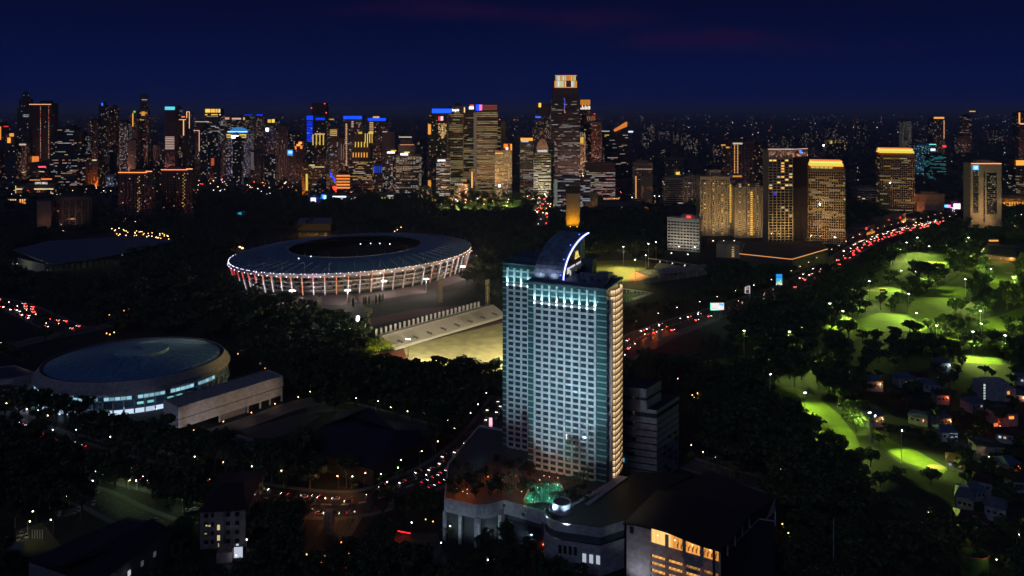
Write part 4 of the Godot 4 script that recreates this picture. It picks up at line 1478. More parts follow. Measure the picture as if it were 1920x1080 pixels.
func build_low_buildings() -> void:
	# blue tent roofed pavilion on the walkway
	var t := thing("tent_pavilion", "blue tent roofed pavilion with white ribs beside the orange lit walkway", "pavilion")
	var g := geo(Color(0.10, 0.18, 0.27))
	var apex := gp(411, 806, 15.0)
	var e := [gp(360, 842, 5.0), gp(420, 848, 5.0), gp(478, 832, 5.0), gp(424, 812, 8.0)]
	for i in 4:
		g.tri(e[i], e[(i + 1) % 4], apex)
	part(t, "roof", g.mesh(M.roofing))
	g = geo(Color(0.5, 0.46, 0.42))
	g.hexa([gp(436, 812, 9), gp(478, 826, 5), gp(470, 830, 5), gp(430, 817, 9), gp(436, 812, 9.3), gp(478, 826, 5.3), gp(470, 830, 5.3), gp(430, 817, 9.3)])
	g.bar(gp(420, 806, 13), gp(476, 824, 6), 0.5, 0.4)
	part(t, "rib", g.mesh(M.paint))
	g = geo(Color(0.2, 0.2, 0.22))
	g.prism(flat([372, 842, 420, 847, 470, 832, 424, 816], 4.8), 0.0, 4.8)
	part(t, "wall", g.mesh(M.paint))
	# big hangar roof
	t = thing("exhibition_hall", "very large hall under one broad dark navy pitched roof", "hall")
	g = geo(Color(0.022, 0.026, 0.045))
	var p := [gp(566, 838, 10), gp(700, 880, 10), gp(824, 806, 10), gp(632, 770, 10)]
	gable_roof(g, [p[0], p[1], p[2], gp(634, 771, 11)], gp(602, 800, 16), gp(742, 806, 19))
	g.quad(gp(634, 771, 11), gp(824, 806, 10), gp(742, 806, 19), gp(692, 764, 16))
	g.tri(gp(634, 771, 11), gp(692, 764, 16), gp(602, 800, 16))
	part(t, "roof", g.mesh(M.roofing))
	g = geo(Color(0.02, 0.018, 0.018))
	g.prism(flat([572, 842, 700, 882, 820, 808, 640, 776], 9.5), 0.0, 9.5)
	part(t, "wall", g.mesh(M.paint))
	g = geo(Color(0.30, 0.22, 0.18))
	g.hexa([gp(756, 818, 9.8), gp(764, 810, 9.8), gp(822, 813, 9.8), gp(812, 818, 9.8), gp(756, 818, 11), gp(764, 810, 11), gp(822, 813, 11), gp(812, 818, 11)])
	part(t, "gable_edge", g.mesh(M.paint))
	t = thing("entrance_porch", "small orange lit porch building at the corner of the dark exhibition hall", "porch", gp(688, 894), -0.7)
	g = geo(Color(0.35, 0.24, 0.20))
	g.box(Vector3(0, 0, 0), Vector3(9, 8.0, 6.0))
	part(t, "wall", g.mesh(M.paint))
	g = geo(Color(0.04, 0.03, 0.03))
	g.box(Vector3(0, 8.0, 0), Vector3(9.6, 0.5, 6.6))
	g.box(Vector3(-5.6, 4.0, 0), Vector3(3.0, 0.5, 6.0))
	part(t, "roof", g.mesh(M.roofing))
	g = geo(Color(1, 0.4, 0.15))
	g.box(Vector3(0, 0.6, 4.5), Vector3(0.6, 0.4, 0.4))
	part(t, "lamp", g.mesh(M.glow4))
	omni(t, Vector3(0, 2.4, 6.2), Color(1, 0.38, 0.14), 16.0, 0.3)
	# four storey corner block at the bottom of the picture
	var o := gp(375, 1030)
	t = thing("corner_block", "old four storey cream block with a brown tiled roof and lit stair windows", "building", o, 0.10)
	var w := 22.0
	var h := 19.0
	g = geo(Color(0.30, 0.26, 0.23))
	g.box(Vector3(w / 2, 0, -20.0), Vector3(w, h, 40.0))
	g.box(Vector3(w * 0.42, 0, 0.4), Vector3(4.6, h - 0.4, 0.9))
	part(t, "wall", g.mesh(M.paint))
	g = geo(Color(0.05, 0.022, 0.016))
	gable_roof(g, [Vector3(-1, h, 1.4), Vector3(w + 1, h, 1.4), Vector3(w + 1, h, -41), Vector3(-1, h, -41)], Vector3(6, h + 4.5, -20), Vector3(w - 6, h + 4.5, -20))
	part(t, "roof", g.mesh(M.roofing))
	for k in 4:
		for j in 4:
			var x := [3.0, 6.4, 13.6, 18.0][k] as float
			var c := geo(Color(0.015, 0.015, 0.018))
			c.box(Vector3(x, 2.4 + 4.4 * j, 0.06), Vector3(2.0, 2.0, 0.16))
			part(t, "window", c.mesh(M.glass))
	for k in 5:
		for j in 4:
			var c := geo(Color(0.015, 0.015, 0.018))
			c.box(Vector3(w + 0.06, 2.4 + 4.4 * j, -5.0 - 7.4 * k), Vector3(0.16, 2.2, 3.0))
			part(t, "window", c.mesh(M.glass))
	for q in [[9.2, 4.4, 1.3, 2.6, 0.9], [9.2, 9.6, 1.3, 2.6, 0.9], [9.2, 1.2, 0.5, 1.8, 0.5], [3.2, 11.4, 0.9, 0.7, 0.8], [4.6, 11.2, 1.0, 0.6, 0.8], [2.8, 7.4, 1.2, 0.7, 0.4]]:
		var c := geo(Color(1, 0.83, 0.42) * (q[4] * 0.55))
		c.box(Vector3(q[0], q[1], 0.92 if q[0] == 9.2 else 0.16), Vector3(q[2], q[3], 0.1))
		part(t, "lit_window", c.mesh(M.glow1))
	t = thing("gate_lodge", "small pink lodge with a bright white lit kiosk beside the corner block", "lodge", gp(436, 1046), 0.10)
	g = geo(Color(0.34, 0.22, 0.20))
	g.box(Vector3(-3, 0, 0), Vector3(7, 5.0, 8))
	part(t, "wall", g.mesh(M.paint))
	g = geo(Color(0.75, 0.82, 1.0) * 0.55)
	g.box(Vector3(3.0, 0.6, 1.0), Vector3(4.0, 5.0, 0.4))
	g.box(Vector3(2.6, 6.6, 1.2), Vector3(1.2, 0.7, 0.4))
	part(t, "kiosk_light", g.mesh(M.glow1))
	omni(t, Vector3(3, 4, 5.0), Color(0.8, 0.88, 1.0), 10.0, 0.4)
	# long dark roofed warehouse at the lower edge
	t = thing("long_warehouse", "long warehouse with a plain dark metal roof and three lit windows", "warehouse")
	var r := [gp(48, 1052, 14), gp(178, 1098, 14), gp(322, 994, 14), gp(240, 968, 14)]
	g = geo(Color(0.02, 0.018, 0.028))
	gable_roof(g, [r[0], r[1], r[2], r[3]], gp(112, 1062, 18), gp(285, 972, 18))
	part(t, "roof", g.mesh(M.roofing))
	g = geo(Color(0.17, 0.19, 0.20))
	g.prism(flat([54, 1052, 178, 1095, 318, 994, 242, 970], 13.6), 0.0, 13.6)
	part(t, "wall", g.mesh(M.paint))
	for k in 5:
		var s := 0.05 + 0.17 * k
		var a: Vector3 = r[1].lerp(r[2], s)
		var c := geo(Color(0.9, 0.95, 1.0) * (0.42 if k in [1, 2] else 0.05))
		var d: Vector3 = (r[2] - r[1]).normalized()
		c.bar(Vector3(a.x, 9.0, a.z) + Vector3(0.6, 0, 0.6), Vector3(a.x, 9.0, a.z) + d * 1.6 + Vector3(0.6, 0, 0.6), 0.2, 2.4)
		part(t, "lit_window", c.mesh(M.glow1))
	t = thing("teal_house", "small house with a teal lit wall at the lower corner of the view", "house", gp(10, 1052), 0.3)
	g = geo(Color(0.10, 0.22, 0.25))
	g.box(Vector3(0, 0, 0), Vector3(14, 6, 10))
	part(t, "wall", g.mesh(M.paint))
	g = geo(Color(0.2, 0.22, 0.2))
	gable_roof(g, [Vector3(-8, 6, 6), Vector3(8, 6, 6), Vector3(8, 6, -6), Vector3(-8, 6, -6)], Vector3(-8, 8.6, 0), Vector3(8, 8.6, 0))
	part(t, "roof", g.mesh(M.roofing))
	omni(t, Vector3(2, 5, 9), Color(0.6, 0.95, 1.0), 16.0, 0.4)
	# long white ribbed hall with a sweeping dark roof on the left
	t = thing("aquatic_hall", "long low hall with a sweeping dark blue roof and a cream lit front", "hall")
	g = geo(Color(0.11, 0.18, 0.27))
	var q0 := [gp(24, 468, 16), gp(98, 496, 20), gp(228, 476, 19), gp(326, 452, 18), gp(250, 442, 20), gp(90, 452, 18)]
	for i in range(1, 5):
		g.tri(q0[0], q0[i], q0[i + 1])
	var lower := []
	for i in 6: lower.append(q0[i] - Vector3(0, 1.2, 0))
	for i in 6:
		g.quad(lower[i], lower[(i + 1) % 6], q0[(i + 1) % 6], q0[i])
	part(t, "roof", g.mesh(M.metal))
	g = geo(Color(0.45, 0.43, 0.36))
	wall_run(g, gp(34, 486, 10), gp(84, 498, 10), 0.0, 12.0, 2.0)
	wall_run(g, gp(84, 498, 10), gp(228, 480, 10), 8.0, 12.0, 2.0)
	part(t, "wall", g.mesh(M.paint))
	for k in 14:
		var c := Geo.new()
		var pp := gp(84, 498, 10).lerp(gp(228, 480, 10), k / 13.0)
		c.col = Color(0.5, 0.5, 0.42)
		c.box(Vector3(pp.x, 0, pp.z), Vector3(2.2, 10.0, 2.2))
		part(t, "column", c.mesh(M.paint))
	for k in 12:
		var c := Geo.new()
		var pp := gp(84, 501, 4).lerp(gp(228, 483, 4), (k + 0.5) / 12.0)
		c.col = Color(0.9, 0.95, 0.75) * rr(0.15, 0.5)
		c.box(Vector3(pp.x, 5.0, pp.z - 3.0), Vector3(7.5, 3.6, 0.4), 0.25)
		part(t, "lit_window", c.mesh(M.glow1))
	for k in 5:
		var pp := gp(40, 500, 4).lerp(gp(228, 483, 4), k / 4.0)
		omni(t, pp + Vector3(0, 6, 9), Color(0.95, 1.0, 0.8), 32.0, 1.0)
	# small hall with warm lit trees in front, beyond the stadium
	t = thing("side_hall", "low blue roofed hall beyond the stadium with yellow lit trees before it", "hall")
	g = geo(Color(0.08, 0.14, 0.22))
	g.prism(flat([556, 420, 622, 420, 622, 408, 562, 409], 14.0), 13.0, 14.0)
	part(t, "roof", g.mesh(M.metal))
	g = geo(Color(0.2, 0.2, 0.2))
	g.prism(flat([558, 419, 620, 419, 620, 410, 564, 410], 13.0), 0.0, 13.0)
	part(t, "wall", g.mesh(M.paint))
	for k in 4:
		omni(t, gp(562 + 16 * k, 440) + Vector3(0, 2.0, 0), Color(1.0, 0.72, 0.15), 60.0, 0.5)
	t = thing("blue_canopy", "cyan lit flat canopies in the dark park below the towers", "canopy")
	g = geo(Color(0.06, 0.55, 0.85) * 0.45)
	g.prism(flat([438, 400, 456, 397, 470, 396, 452, 402], 8.0), 7.5, 8.0)
	part(t, "sky_light", g.mesh(M.glow1))
	g = geo(Color(0.24, 0.26, 0.28))
	g.prism(flat([420, 401, 445, 397, 470, 396, 452, 404], 7.0), 6.0, 7.0)
	part(t, "roof", g.mesh(M.paint))

# ---------- the skyline ----------
const WARM := Color(1.0, 0.60, 0.24)
const PALE := Color(1.0, 0.86, 0.62)
const COOL := Color(0.78, 0.90, 1.0)
const OLIVE := Color(0.95, 0.82, 0.34)
const AMBER := Color(1.0, 0.42, 0.07)
const ORANGE := Color(1.0, 0.24, 0.05)
const BLUE := Color(0.008, 0.05, 1.0)
const CYAN := Color(0.12, 0.75, 0.95)
const PINK := Color(1.0, 0.62, 0.55)
const RED := Color(1.0, 0.05, 0.05)
const WHITE := Color(1.0, 0.98, 0.95)
const GOLD := Color(1.0, 0.66, 0.10)

func pick(list: Array) -> Color:
	return list[rng.randi() % list.size()]

func facade(glass: Geo, lit: Geo, o: Vector3, ux: Vector3, nrm: Vector3, w: float, h: float, q: Dictionary) -> void:
	var fh: float = q.get("fh", 3.9)
	var cw: float = q.get("cw", 3.2)
	var share: float = q.get("lit", 0.2)
	var style: String = q.get("style", "grid")
	var pal: Array = q.get("pal", [WARM, PALE, COOL])
	var gain: float = q.get("gain", 0.55)
	var fy: float = q.get("glass_h", 0.55)
	var fx: float = q.get("glass_w", 0.72)
	var floors := int((h - 3.0) / fh)
	var cols := maxi(int((w - 1.0) / cw), 1)
	var pitch := (w - 1.0) / cols
	var seed_on: bool = q.get("dark_glass", true)
	var keep := 0
	var on := false
	var tone := Color.WHITE
	for f in floors:
		var floor_share := share
		if style == "bands":
			floor_share = share * (2.2 if rng.randf() < 0.45 else 0.25)
		for k in cols:
			if style == "grid":
				on = rng.randf() < floor_share
				tone = pick(pal) * (gain * rr(0.2, 1.0))
			else:
				keep -= 1
				if keep < 0:
					on = rng.randf() < floor_share
					keep = rng.randi() % 5
					tone = pick(pal) * (gain * rr(0.45, 1.0))
			var s := o + ux * (0.5 + pitch * (k + 0.5 - fx / 2)) + Vector3(0, 2.0 + fh * f, 0)
			var e := ux * pitch * fx
			var up := Vector3(0, fh * fy, 0)
			if on:
				var z := nrm * 0.12
				lit.col = tone * rr(0.7, 1.0)
				lit.quad(s + z, s + e + z, s + e + up + z, s + up + z)
			elif seed_on:
				var z := nrm * 0.06
				glass.quad(s + z, s + e + z, s + e + up + z, s + up + z)

# one tower: x0..x1 and top..base are where its faces stand in the photograph; the base row gives its distance
func tower(label: String, x0: float, x1: float, top: float, base: float, q := {}) -> Node3D:
	var d := CAM_HEIGHT * LENS / (base - HORIZON)
	var yaw := deg_to_rad(q.get("yaw", 0.0))
	var ratio: float = q.get("deep", 0.75)
	var span := (x1 - x0) / LENS * d
	var w := span / (cos(yaw) + ratio * absf(sin(yaw)))
	var dz: float = minf(w * ratio, 60.0) if not q.has("dz") else q.dz
	var h := (base - top) / LENS * d
	var mid := at((x0 + x1) / 2, base, d)
	var t := thing(q.get("name", "tower"), label, q.get("cat", "tower"), Vector3(mid.x, 0, mid.z), yaw + atan2(-mid.x, d) * q.get("face", 0.0), q.get("group", ""))
	var body_c: Color = q.get("col", Color(0.10, 0.085, 0.08))
	var body := geo(body_c)
	var glass := geo(q.get("glass", Color(0.018, 0.02, 0.026)))
	var lit := Geo.new()
	# stages: [height share, width share], from the ground up
	var stages: Array = q.get("stages", [[1.0, 1.0]])
	var y := 0.0
	for s in stages:
		var y1: float = h * s[0]
		var sw: float = w * s[1]
		var sd: float = dz * s[1]
		body.box(Vector3(0, y, -dz / 2), Vector3(sw, y1 - y, sd))
		var z := -dz / 2 + sd / 2
		var qq := q
		facade(glass, lit, Vector3(-sw / 2, y, z), Vector3.RIGHT, Vector3(0, 0, 1), sw, y1 - y, qq)
		facade(glass, lit, Vector3(sw / 2, y, z), Vector3(0, 0, -1), Vector3(1, 0, 0), sd, y1 - y, qq)
		facade(glass, lit, Vector3(-sw / 2, y, z - sd), Vector3(0, 0, 1), Vector3(-1, 0, 0), sd, y1 - y, qq)
		y = y1
	# piers that stand proud of the glass, a cornice and roof plant
	var ribs: int = q.get("ribs", 0)
	for k in ribs:
		body.box(Vector3(-w / 2 + w * (k + 0.5) / ribs, 0, 0.25), Vector3(w / ribs * 0.22, h * stages[0][0], 0.5))
	var top_w: float = w * stages[-1][1]
	var top_d: float = dz * stages[-1][1]
	body.box(Vector3(0, h, -dz / 2), Vector3(top_w + 0.8, 1.2, top_d + 0.8))
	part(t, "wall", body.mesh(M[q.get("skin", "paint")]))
	var plant := geo(body_c * 0.8)
	if not q.get("bare", false):
		plant.box(Vector3(top_w * rr(-0.15, 0.15), h + 1.2, -dz / 2), Vector3(top_w * 0.45, h * 0.02 + 3.0, top_d * 0.5))
		plant.box(Vector3(top_w * 0.28, h + 1.2, -dz / 2), Vector3(top_w * 0.16, h * 0.012 + 2.0, top_d * 0.3))
		part(t, "roof_plant", plant.mesh(M.paint), "stuff")
	if not glass.v.is_empty():
		part(t, "window_panes", glass.mesh(M.glass), "stuff")
	if not lit.v.is_empty():
		part(t, "lit_window", lit.mesh(M[q.get("glow", "glow1")]), "stuff")
	# glowing pieces: [name, x0, x1, y0, y1, colour, gain material]
	for s in q.get("lights", []):
		var a := at(s[1], s[4], d)
		var b := at(s[2], s[3], d)
		var g := geo(s[5])
		var cx := (a.x + b.x) / 2 - mid.x
		var wide := absf(b.x - a.x)
		var tall := absf(b.y - a.y)
		var zz: float = 0.4 + (s[7] if s.size() > 7 else 0.0)
		if yaw != 0.0:
			cx = cx / cos(yaw)
			wide = wide / cos(yaw)
		g.box(Vector3(cx, minf(a.y, b.y), zz), Vector3(wide, tall, 0.7))
		part(t, s[0], g.mesh(M[s[6]]))
	for s in q.get("cap", []):   # [x0, x1, y top, y base, colour, depth share]: a solid piece on the roof
		var a := at(s[0], s[3], d)
		var b := at(s[1], s[2], d)
		var g := geo(s[4])
		g.box(Vector3((a.x + b.x) / 2 - mid.x, a.y, -dz / 2), Vector3(b.x - a.x, b.y - a.y, dz * s[5]))
		part(t, "roof_tier", g.mesh(M.paint))
	if not q.has("wash") and q.get("name", "tower") != "city_block":
		q = q.merged({"wash": [Color(1.0, 0.66, 0.50), 0.17, 1.0, 1]})  # warm floodlight added by default to lift otherwise dark facades
	if q.has("wash"):   # unseen floodlights at the foot: [colour, level, how far up]
		var n: int = q.wash[3] if q.wash.size() > 3 else 2
		for k in n:
			var x := w * ((k + 0.5) / n - 0.5)
			var reach: float = q.wash[2] * h
			var off: float = maxf(reach * 0.55, 14.0)
			var r2 := off * off + reach * reach * 0.3
			var e: float = q.wash[1] * r2 * 1.6
			spot(t, Vector3(x, 1.5, off), Vector3(x, reach * 0.55, 0), q.wash[0], e, 52.0, 1.0, 1.0)
			var g := geo(q.wash[0])
			g.box(Vector3(x, 0.3, off - 0.8), Vector3(1.6, 1.0, 0.6))
			part(t, "floodlight", g.mesh(M.glow4))
	return t

func spire(t: Node3D, y0: float, h: float, r: float, z: float) -> void:
	var g := geo(Color(0.2, 0.2, 0.2))
	g.tube(Vector3(0, y0, z), Vector3(0, y0 + h, z), r, 0.15, 6)
	part(t, "spire", g.mesh(M.paint))

func beacon(t: Node3D, px: float, py: float, base: float) -> void:
	var d := CAM_HEIGHT * LENS / (base - HORIZON)
	var p := at(px, py, d) - t.position
	var g := geo(RED)
	var s := d / 1100.0
	g.box(Vector3(p.x, p.y, -4.0), Vector3(s, s, s))
	part(t, "beacon_light", g.mesh(M.glow4))

func build_skyline() -> void:
	var brown := Color(0.10, 0.075, 0.07)
	var dim := Color(0.06, 0.055, 0.06)
	var beige := Color(0.34, 0.29, 0.21)
	var mix := [WARM, PALE, COOL, PINK]
	# --- far left ---
	tower("dark tower with an amber stepped crown near the left skyline edge", 8, 30, 262, 352, {"col": brown, "lit": 0.06, "stages": [[0.85, 1.0], [0.95, 0.7], [1.0, 0.4]], "lights": [["crown_light", 14, 20, 258, 268, AMBER, "glow1"], ["crown_light", 18, 26, 250, 256, AMBER * 0.8, "glow1"]]})
	tower("brown slab with orange edge lamps cut by the left skyline edge", -12, 9, 234, 346, {"col": brown, "lit": 0.1, "pal": [ORANGE, WARM], "lights": [["edge_light", 0, 2, 237, 262, AMBER * 0.7, "glow1"], ["roof_light", 7, 16, 236, 238, RED * 0.7, "glow1"]]})
	var t := tower("tallest dim tower behind the black slab with orange roofline", 32, 55, 176, 325, {"col": dim, "lit": 0.05, "stages": [[0.82, 1.0], [0.94, 0.8], [1.0, 0.45]], "pal": [COOL, PALE], "lights": [["sky_light", 44, 55, 215, 216, COOL * 0.4, "glow1", 2.0], ["sky_light", 44, 55, 218, 219, COOL * 0.35, "glow1", 2.0]]})
	beacon(t, 44, 209, 325)
	t = tower("black slab tower outlined by an orange roofline and dotted edges", 55, 97, 194, 338, {"col": Color(0.02, 0.018, 0.018), "lit": 0.012, "deep": 0.5, "lights": [["roof_light", 55, 96, 195, 196.4, Color(1, 0.45, 0.2), "glow1"], ["cluster_light", 60, 73, 293, 304, Color(1, 0.3, 0.06) * 0.7, "glow1"]]})
	var g := Geo.new()
	for k in 34:
		for x in [76.0, 91.5]:
			g.col = [PINK, WARM, RED, PALE][rng.randi() % 4] * 0.7
			var p := at(x, 200 + k * 2.9 + rng.randf(), 316800.0 / (338 - 203)) - t.position
			g.box(Vector3(p.x, p.y, 0.3), Vector3(1.2, 1.8, 0.5))
	part(t, "edge_light", g.mesh(M.glow1), "stuff")
	tower("low dark block with a red sign under the black slab", 58, 94, 305, 345, {"col": dim, "lit": 0.03, "lights": [["red_sign", 72, 86, 311.5, 314, Color(1, 0.06, 0.12), "glow2"], ["sign", 73, 83, 321, 322.4, OLIVE * 0.5, "glow1"]]})
	tower("narrow tower with one pinkish lit band near its top", 32, 50, 268, 340, {"col": brown, "lit": 0.10, "lights": [["band_light", 36, 49, 269.5, 272, Color(1, 0.7, 0.55) * 0.55, "glow1"], ["sign", 36, 47, 322, 324, OLIVE * 0.45, "glow1"]]})
	tower("broad dark office tower with scattered white and pink windows", 93, 145, 240, 357, {"col": dim, "lit": 0.16, "style": "bands", "pal": mix, "stages": [[0.55, 1.0], [1.0, 0.62]]})
	tower("slim tower speckled with white windows left of the amber hotel", 147, 164, 254, 350, {"col": dim, "lit": 0.25, "pal": [COOL, PALE]})
	tower("dim reddish tower before the blue topped one", 166, 184, 226, 340, {"col": brown, "lit": 0.05})
	t = tower("dark tower with a small blue lamp on its tip", 185, 198, 197, 336, {"col": dim, "lit": 0.07, "lights": [["tip_light", 190.5, 193, 193, 198, BLUE, "glow4"]]})
	tower("plain dark tower right of the blue tipped one", 204, 218, 202, 334, {"col": dim, "lit": 0.05})
	tower("tower sparkling with cyan windows above white ones", 209, 240, 230, 330, {"col": dim, "lit": 0.28, "pal": [COOL, WHITE, PINK], "lights": []})
	tower("dark tower with cyan speckled upper floors behind", 211, 228, 248, 326, {"col": dim, "lit": 0.6, "pal": [CYAN, Color(0.1, 0.8, 0.7)], "dz": 8.0, "gain": 0.7, "stages": [[0.05, 1.0], [1.0, 1.0]]})
	t = tower("very tall dim tower with a purple glow at its waist", 258, 277, 190, 330, {"col": Color(0.10, 0.08, 0.10), "lit": 0.04, "stages": [[0.72, 1.0], [0.9, 0.86], [1.0, 0.6]], "cap": [[261, 272, 176, 190, Color(0.08, 0.07, 0.09), 0.5]], "lights": [["waist_light", 262, 276, 211, 213, GOLD * 0.5, "glow1"], ["waist_light", 266, 272, 209, 217, AMBER * 0.6, "glow1", 1.0], ["waist_light", 261, 270, 224, 225.4, GOLD * 0.5, "glow1"], ["band_light", 266, 276, 186.5, 187.5, WHITE * 0.45, "glow1"]]})
	tower("thin tower with one amber vertical strip and a green tip", 247, 258, 212, 332, {"col": dim, "lit": 0.03, "lights": [["strip_light", 248.4, 250, 212, 237, AMBER, "glow1"], ["tip_light", 250.5, 254, 208, 211, Color(0.1, 0.8, 0.1), "glow1"]]})
	# the amber floodlit hotel and its neighbours
	t = tower("broad concave hotel floodlit amber with dotted windows", 147, 187, 303, 354, {"name": "amber_hotel", "cat": "hotel", "col": Color(0.42, 0.28, 0.16), "lit": 0.12, "pal": [GOLD, WARM], "deep": 0.35, "cw": 3.0, "fh": 3.4, "wash": [Color(1, 0.52, 0.06), 1.1, 0.5, 3], "lights": [["roof_light", 154, 179, 299.5, 301.5, Color(1, 0.85, 0.5) * 0.7, "glow1", -6.0], ["white_sign", 167, 178, 306, 308.6, WHITE * 0.8, "glow1", 0.4]]})
	for k in 7:
		var gg := geo(Color(0.40, 0.27, 0.16))
		gg.box(Vector3(0, 0, 0), Vector3(7.0, 75.0 - k % 2 * 1.5, 3.0))
		var o := part(t, "bay", gg.mesh(M.paint))
		o.position = Vector3(-24 + 8.0 * k, 0, 0.6 + pow((k - 3) / 3.0, 2.0) * 3.5)
	tower("small bluish white block at the right foot of the amber hotel", 187, 198, 318, 352, {"col": Color(0.45, 0.46, 0.55), "lit": 0.2, "pal": [Color(0.7, 0.6, 1), WHITE], "wash": [Color(0.75, 0.8, 1), 0.35, 0.8, 1], "stages": [[0.7, 1.0], [1.0, 0.7]]})
	tower("low grey block beside the bluish white one", 198, 214, 330, 355, {"col": Color(0.3, 0.3, 0.33), "lit": 0.2, "pal": [COOL, WHITE], "wash": [Color(0.8, 0.85, 1), 0.16, 1.0, 1]})
	# mall with gold bands
	t = tower("gold lit shopping mall with glowing bands and a white roof sign", 30, 101, 351, 365, {"name": "shopping_mall", "cat": "mall", "col": Color(0.30, 0.20, 0.12), "lit": 0.05, "dz": 40.0, "bare": true, "wash": [Color(1, 0.66, 0.25), 0.28, 1.0, 4], "lights": [["band_light", 31, 100, 353.6, 355.2, Color(1, 0.80, 0.42), "glow1", 0.4], ["band_light", 43, 88, 350.4, 351.4, Color(1, 0.72, 0.3), "glow1", -6.0], ["band_light", 52, 100, 362.5, 364, Color(1, 0.75, 0.35) * 0.6, "glow1", 0.4], ["edge_light", 29.4, 30.4, 348, 363, Color(1, 0.8, 0.45) * 0.7, "glow1", 0.5], ["roof_light", 42, 62, 339, 340, AMBER, "glow1", -30.0], ["roof_light", 64, 84, 336.6, 339, ORANGE, "glow1", -30.0]], "cap": [[36, 100, 346, 351, Color(0.16, 0.12, 0.10), 0.7]]})
	lettering(t, "sign_letters", "LIPPO MALL", at(78, 343.4, 316800.0 / 162.0) - t.position + Vector3(0, 0, 0.8), 5.6, 32.0, WHITE * 0.8, "glow1", 0.0, 700, "Droid Sans")
	for k in 2:
		var gg := Geo.new()
		for s in 4 - k:
			gg.col = Color(1, 0.33, 0.05) * 0.8
			gg.box(Vector3(s * 5.2, 0, 0), Vector3(3.6, 9.0, 0.6))
			gg.col = Color(1, 0.7, 0.3)
			gg.box(Vector3(s * 5.2, 9.0, 0), Vector3(2.4, 2.4, 0.6))
		var ar := thing("lit_arcade", ["row of four glowing orange arches below the gold mall", "row of three glowing orange arches right of the row of four"][k], "arcade", gp([16, 38][k], 383), 0.0)
		part(ar, "arch_light", gg.mesh(M.glow1), "stuff")
		var wl := geo(Color(0.2, 0.12, 0.08))
		wl.box(Vector3(8, 0, -3), Vector3(22, 13, 4))
		part(ar, "wall", wl.mesh(M.paint))
	# twin slabs with neon roof lines
	for k in 2:
		var x := [222.0, 302.0][k] as float
		var xe := [284.0, 360.0][k] as float
		var cc := Color(0.17, 0.115, 0.10)
		t = tower(["apartment slab with an orange neon roofline, the left of a matching pair", "apartment slab with an orange neon roofline, the right of a matching pair"][k], x, xe, [324.0, 319.0][k], [410.0, 400.0][k], {"name": "apartment_slab", "cat": "apartments", "col": cc, "lit": 0.025, "fh": 3.2, "cw": 3.4, "deep": 0.35, "ribs": 9, "wash": [Color(1.0, 0.55, 0.42), 0.075, 0.9, 3], "pal": [WARM, PALE], "lights": [["neon_light", x + 0.5, xe - 8, [322.6, 317.6][k], [324.0, 318.8][k], Color(1, 0.22, 0.07), "glow2", 0.8], ["neon_light", xe - 12, xe, [320.8, 316.4][k], [322.2, 317.6][k], Color(1, 0.30, 0.1), "glow2", -3.0]]})
		g = Geo.new()
		for r in 20:
			if rng.randf() < 0.8:
				g.col = pick([WARM, GOLD]) * rr(0.3, 0.8)
				g.box(Vector3([6.0, 14.0][k] + (r % 2) * 3.0, 14.0 + 3.6 * r, 0.7), Vector3(1.4, 1.9, 0.3))
		part(t, "lit_window", g.mesh(M.glow1), "stuff")
		for r in 3:
			g = geo(Color(0.03, 0.022, 0.02))
			g.box(Vector3([-19.0, -2.0, 15.0][r], 0, 0.1), Vector3(2.2, 84.0, 0.9))
			part(t, "recess", g.mesh(M.paint))
	tower("plain dark slab with a blank grey end wall above the park", 69, 96, 378, 430, {"col": Color(0.10, 0.09, 0.095), "lit": 0.0, "dark_glass": false, "deep": 0.4})
	tower("long dark apartment block lined with balconies beside the blank slab", 100, 172, 370, 428, {"col": Color(0.08, 0.068, 0.065), "lit": 0.02, "style": "bands", "fh": 3.6, "glass_w": 1.0, "glass_h": 0.45, "deep": 0.3, "ribs": 6})
	# --- left of centre ---
	tower("dark tower with a cyan cap and rows of pink windows", 309, 328, 202, 335, {"col": Color(0.10, 0.07, 0.09), "lit": 0.0, "cw": 2.4, "ribs": 8, "lights": [["cap_light", 309.5, 328, 200, 206, CYAN * 0.9, "glow1", 0.5]] + rows(310, 327, 256, 281, 8, Color(1, 0.68, 0.58) * 0.5)})
	tower("thin tower beaded with bluish lamps beside the cyan cap", 329, 339, 203, 330, {"col": dim, "lit": 0.3, "pal": [Color(0.5, 0.55, 1), COOL], "cw": 3.0})
	tower("dark tower framed by a glowing orange outline", 349, 358, 210, 326, {"col": dim, "lit": 0.04, "lights": [["edge_light", 349.5, 351, 210, 240, Color(1, 0.5, 0.28), "glow1", 0.3], ["edge_light", 354.6, 355.8, 210, 241, Color(1, 0.5, 0.28), "glow1", 0.3], ["roof_light", 350, 356, 209, 210.2, Color(1, 0.55, 0.35), "glow1", 0.3]]})
	tower("dark tower marked by an orange letter T of light", 334, 348, 222, 332, {"col": dim, "lit": 0.03, "lights": [["edge_light", 343.4, 345.2, 225, 254, Color(1, 0.5, 0.24), "glow1", 0.3], ["roof_light", 336, 349, 223.6, 225, Color(1, 0.45, 0.2), "glow1", 0.3], ["roof_light", 340, 347, 218, 220, ORANGE, "glow1", 0.3]]})
	tower("glass block edged by one pale roofline", 365, 392, 229, 333, {"col": Color(0.03, 0.03, 0.035), "lit": 0.05, "lights": [["roof_light", 366, 392, 227.6, 228.8, PALE * 0.5, "glow1"], ["band_light", 374, 391, 280.6, 281.6, GOLD * 0.4, "glow1"], ["edge_light", 373, 374.2, 244, 284, Color(1, 0.5, 0.28) * 0.8, "glow1", 0.3], ["roof_light", 363, 374, 244, 245.2, PINK * 0.6, "glow1", 0.3]]})
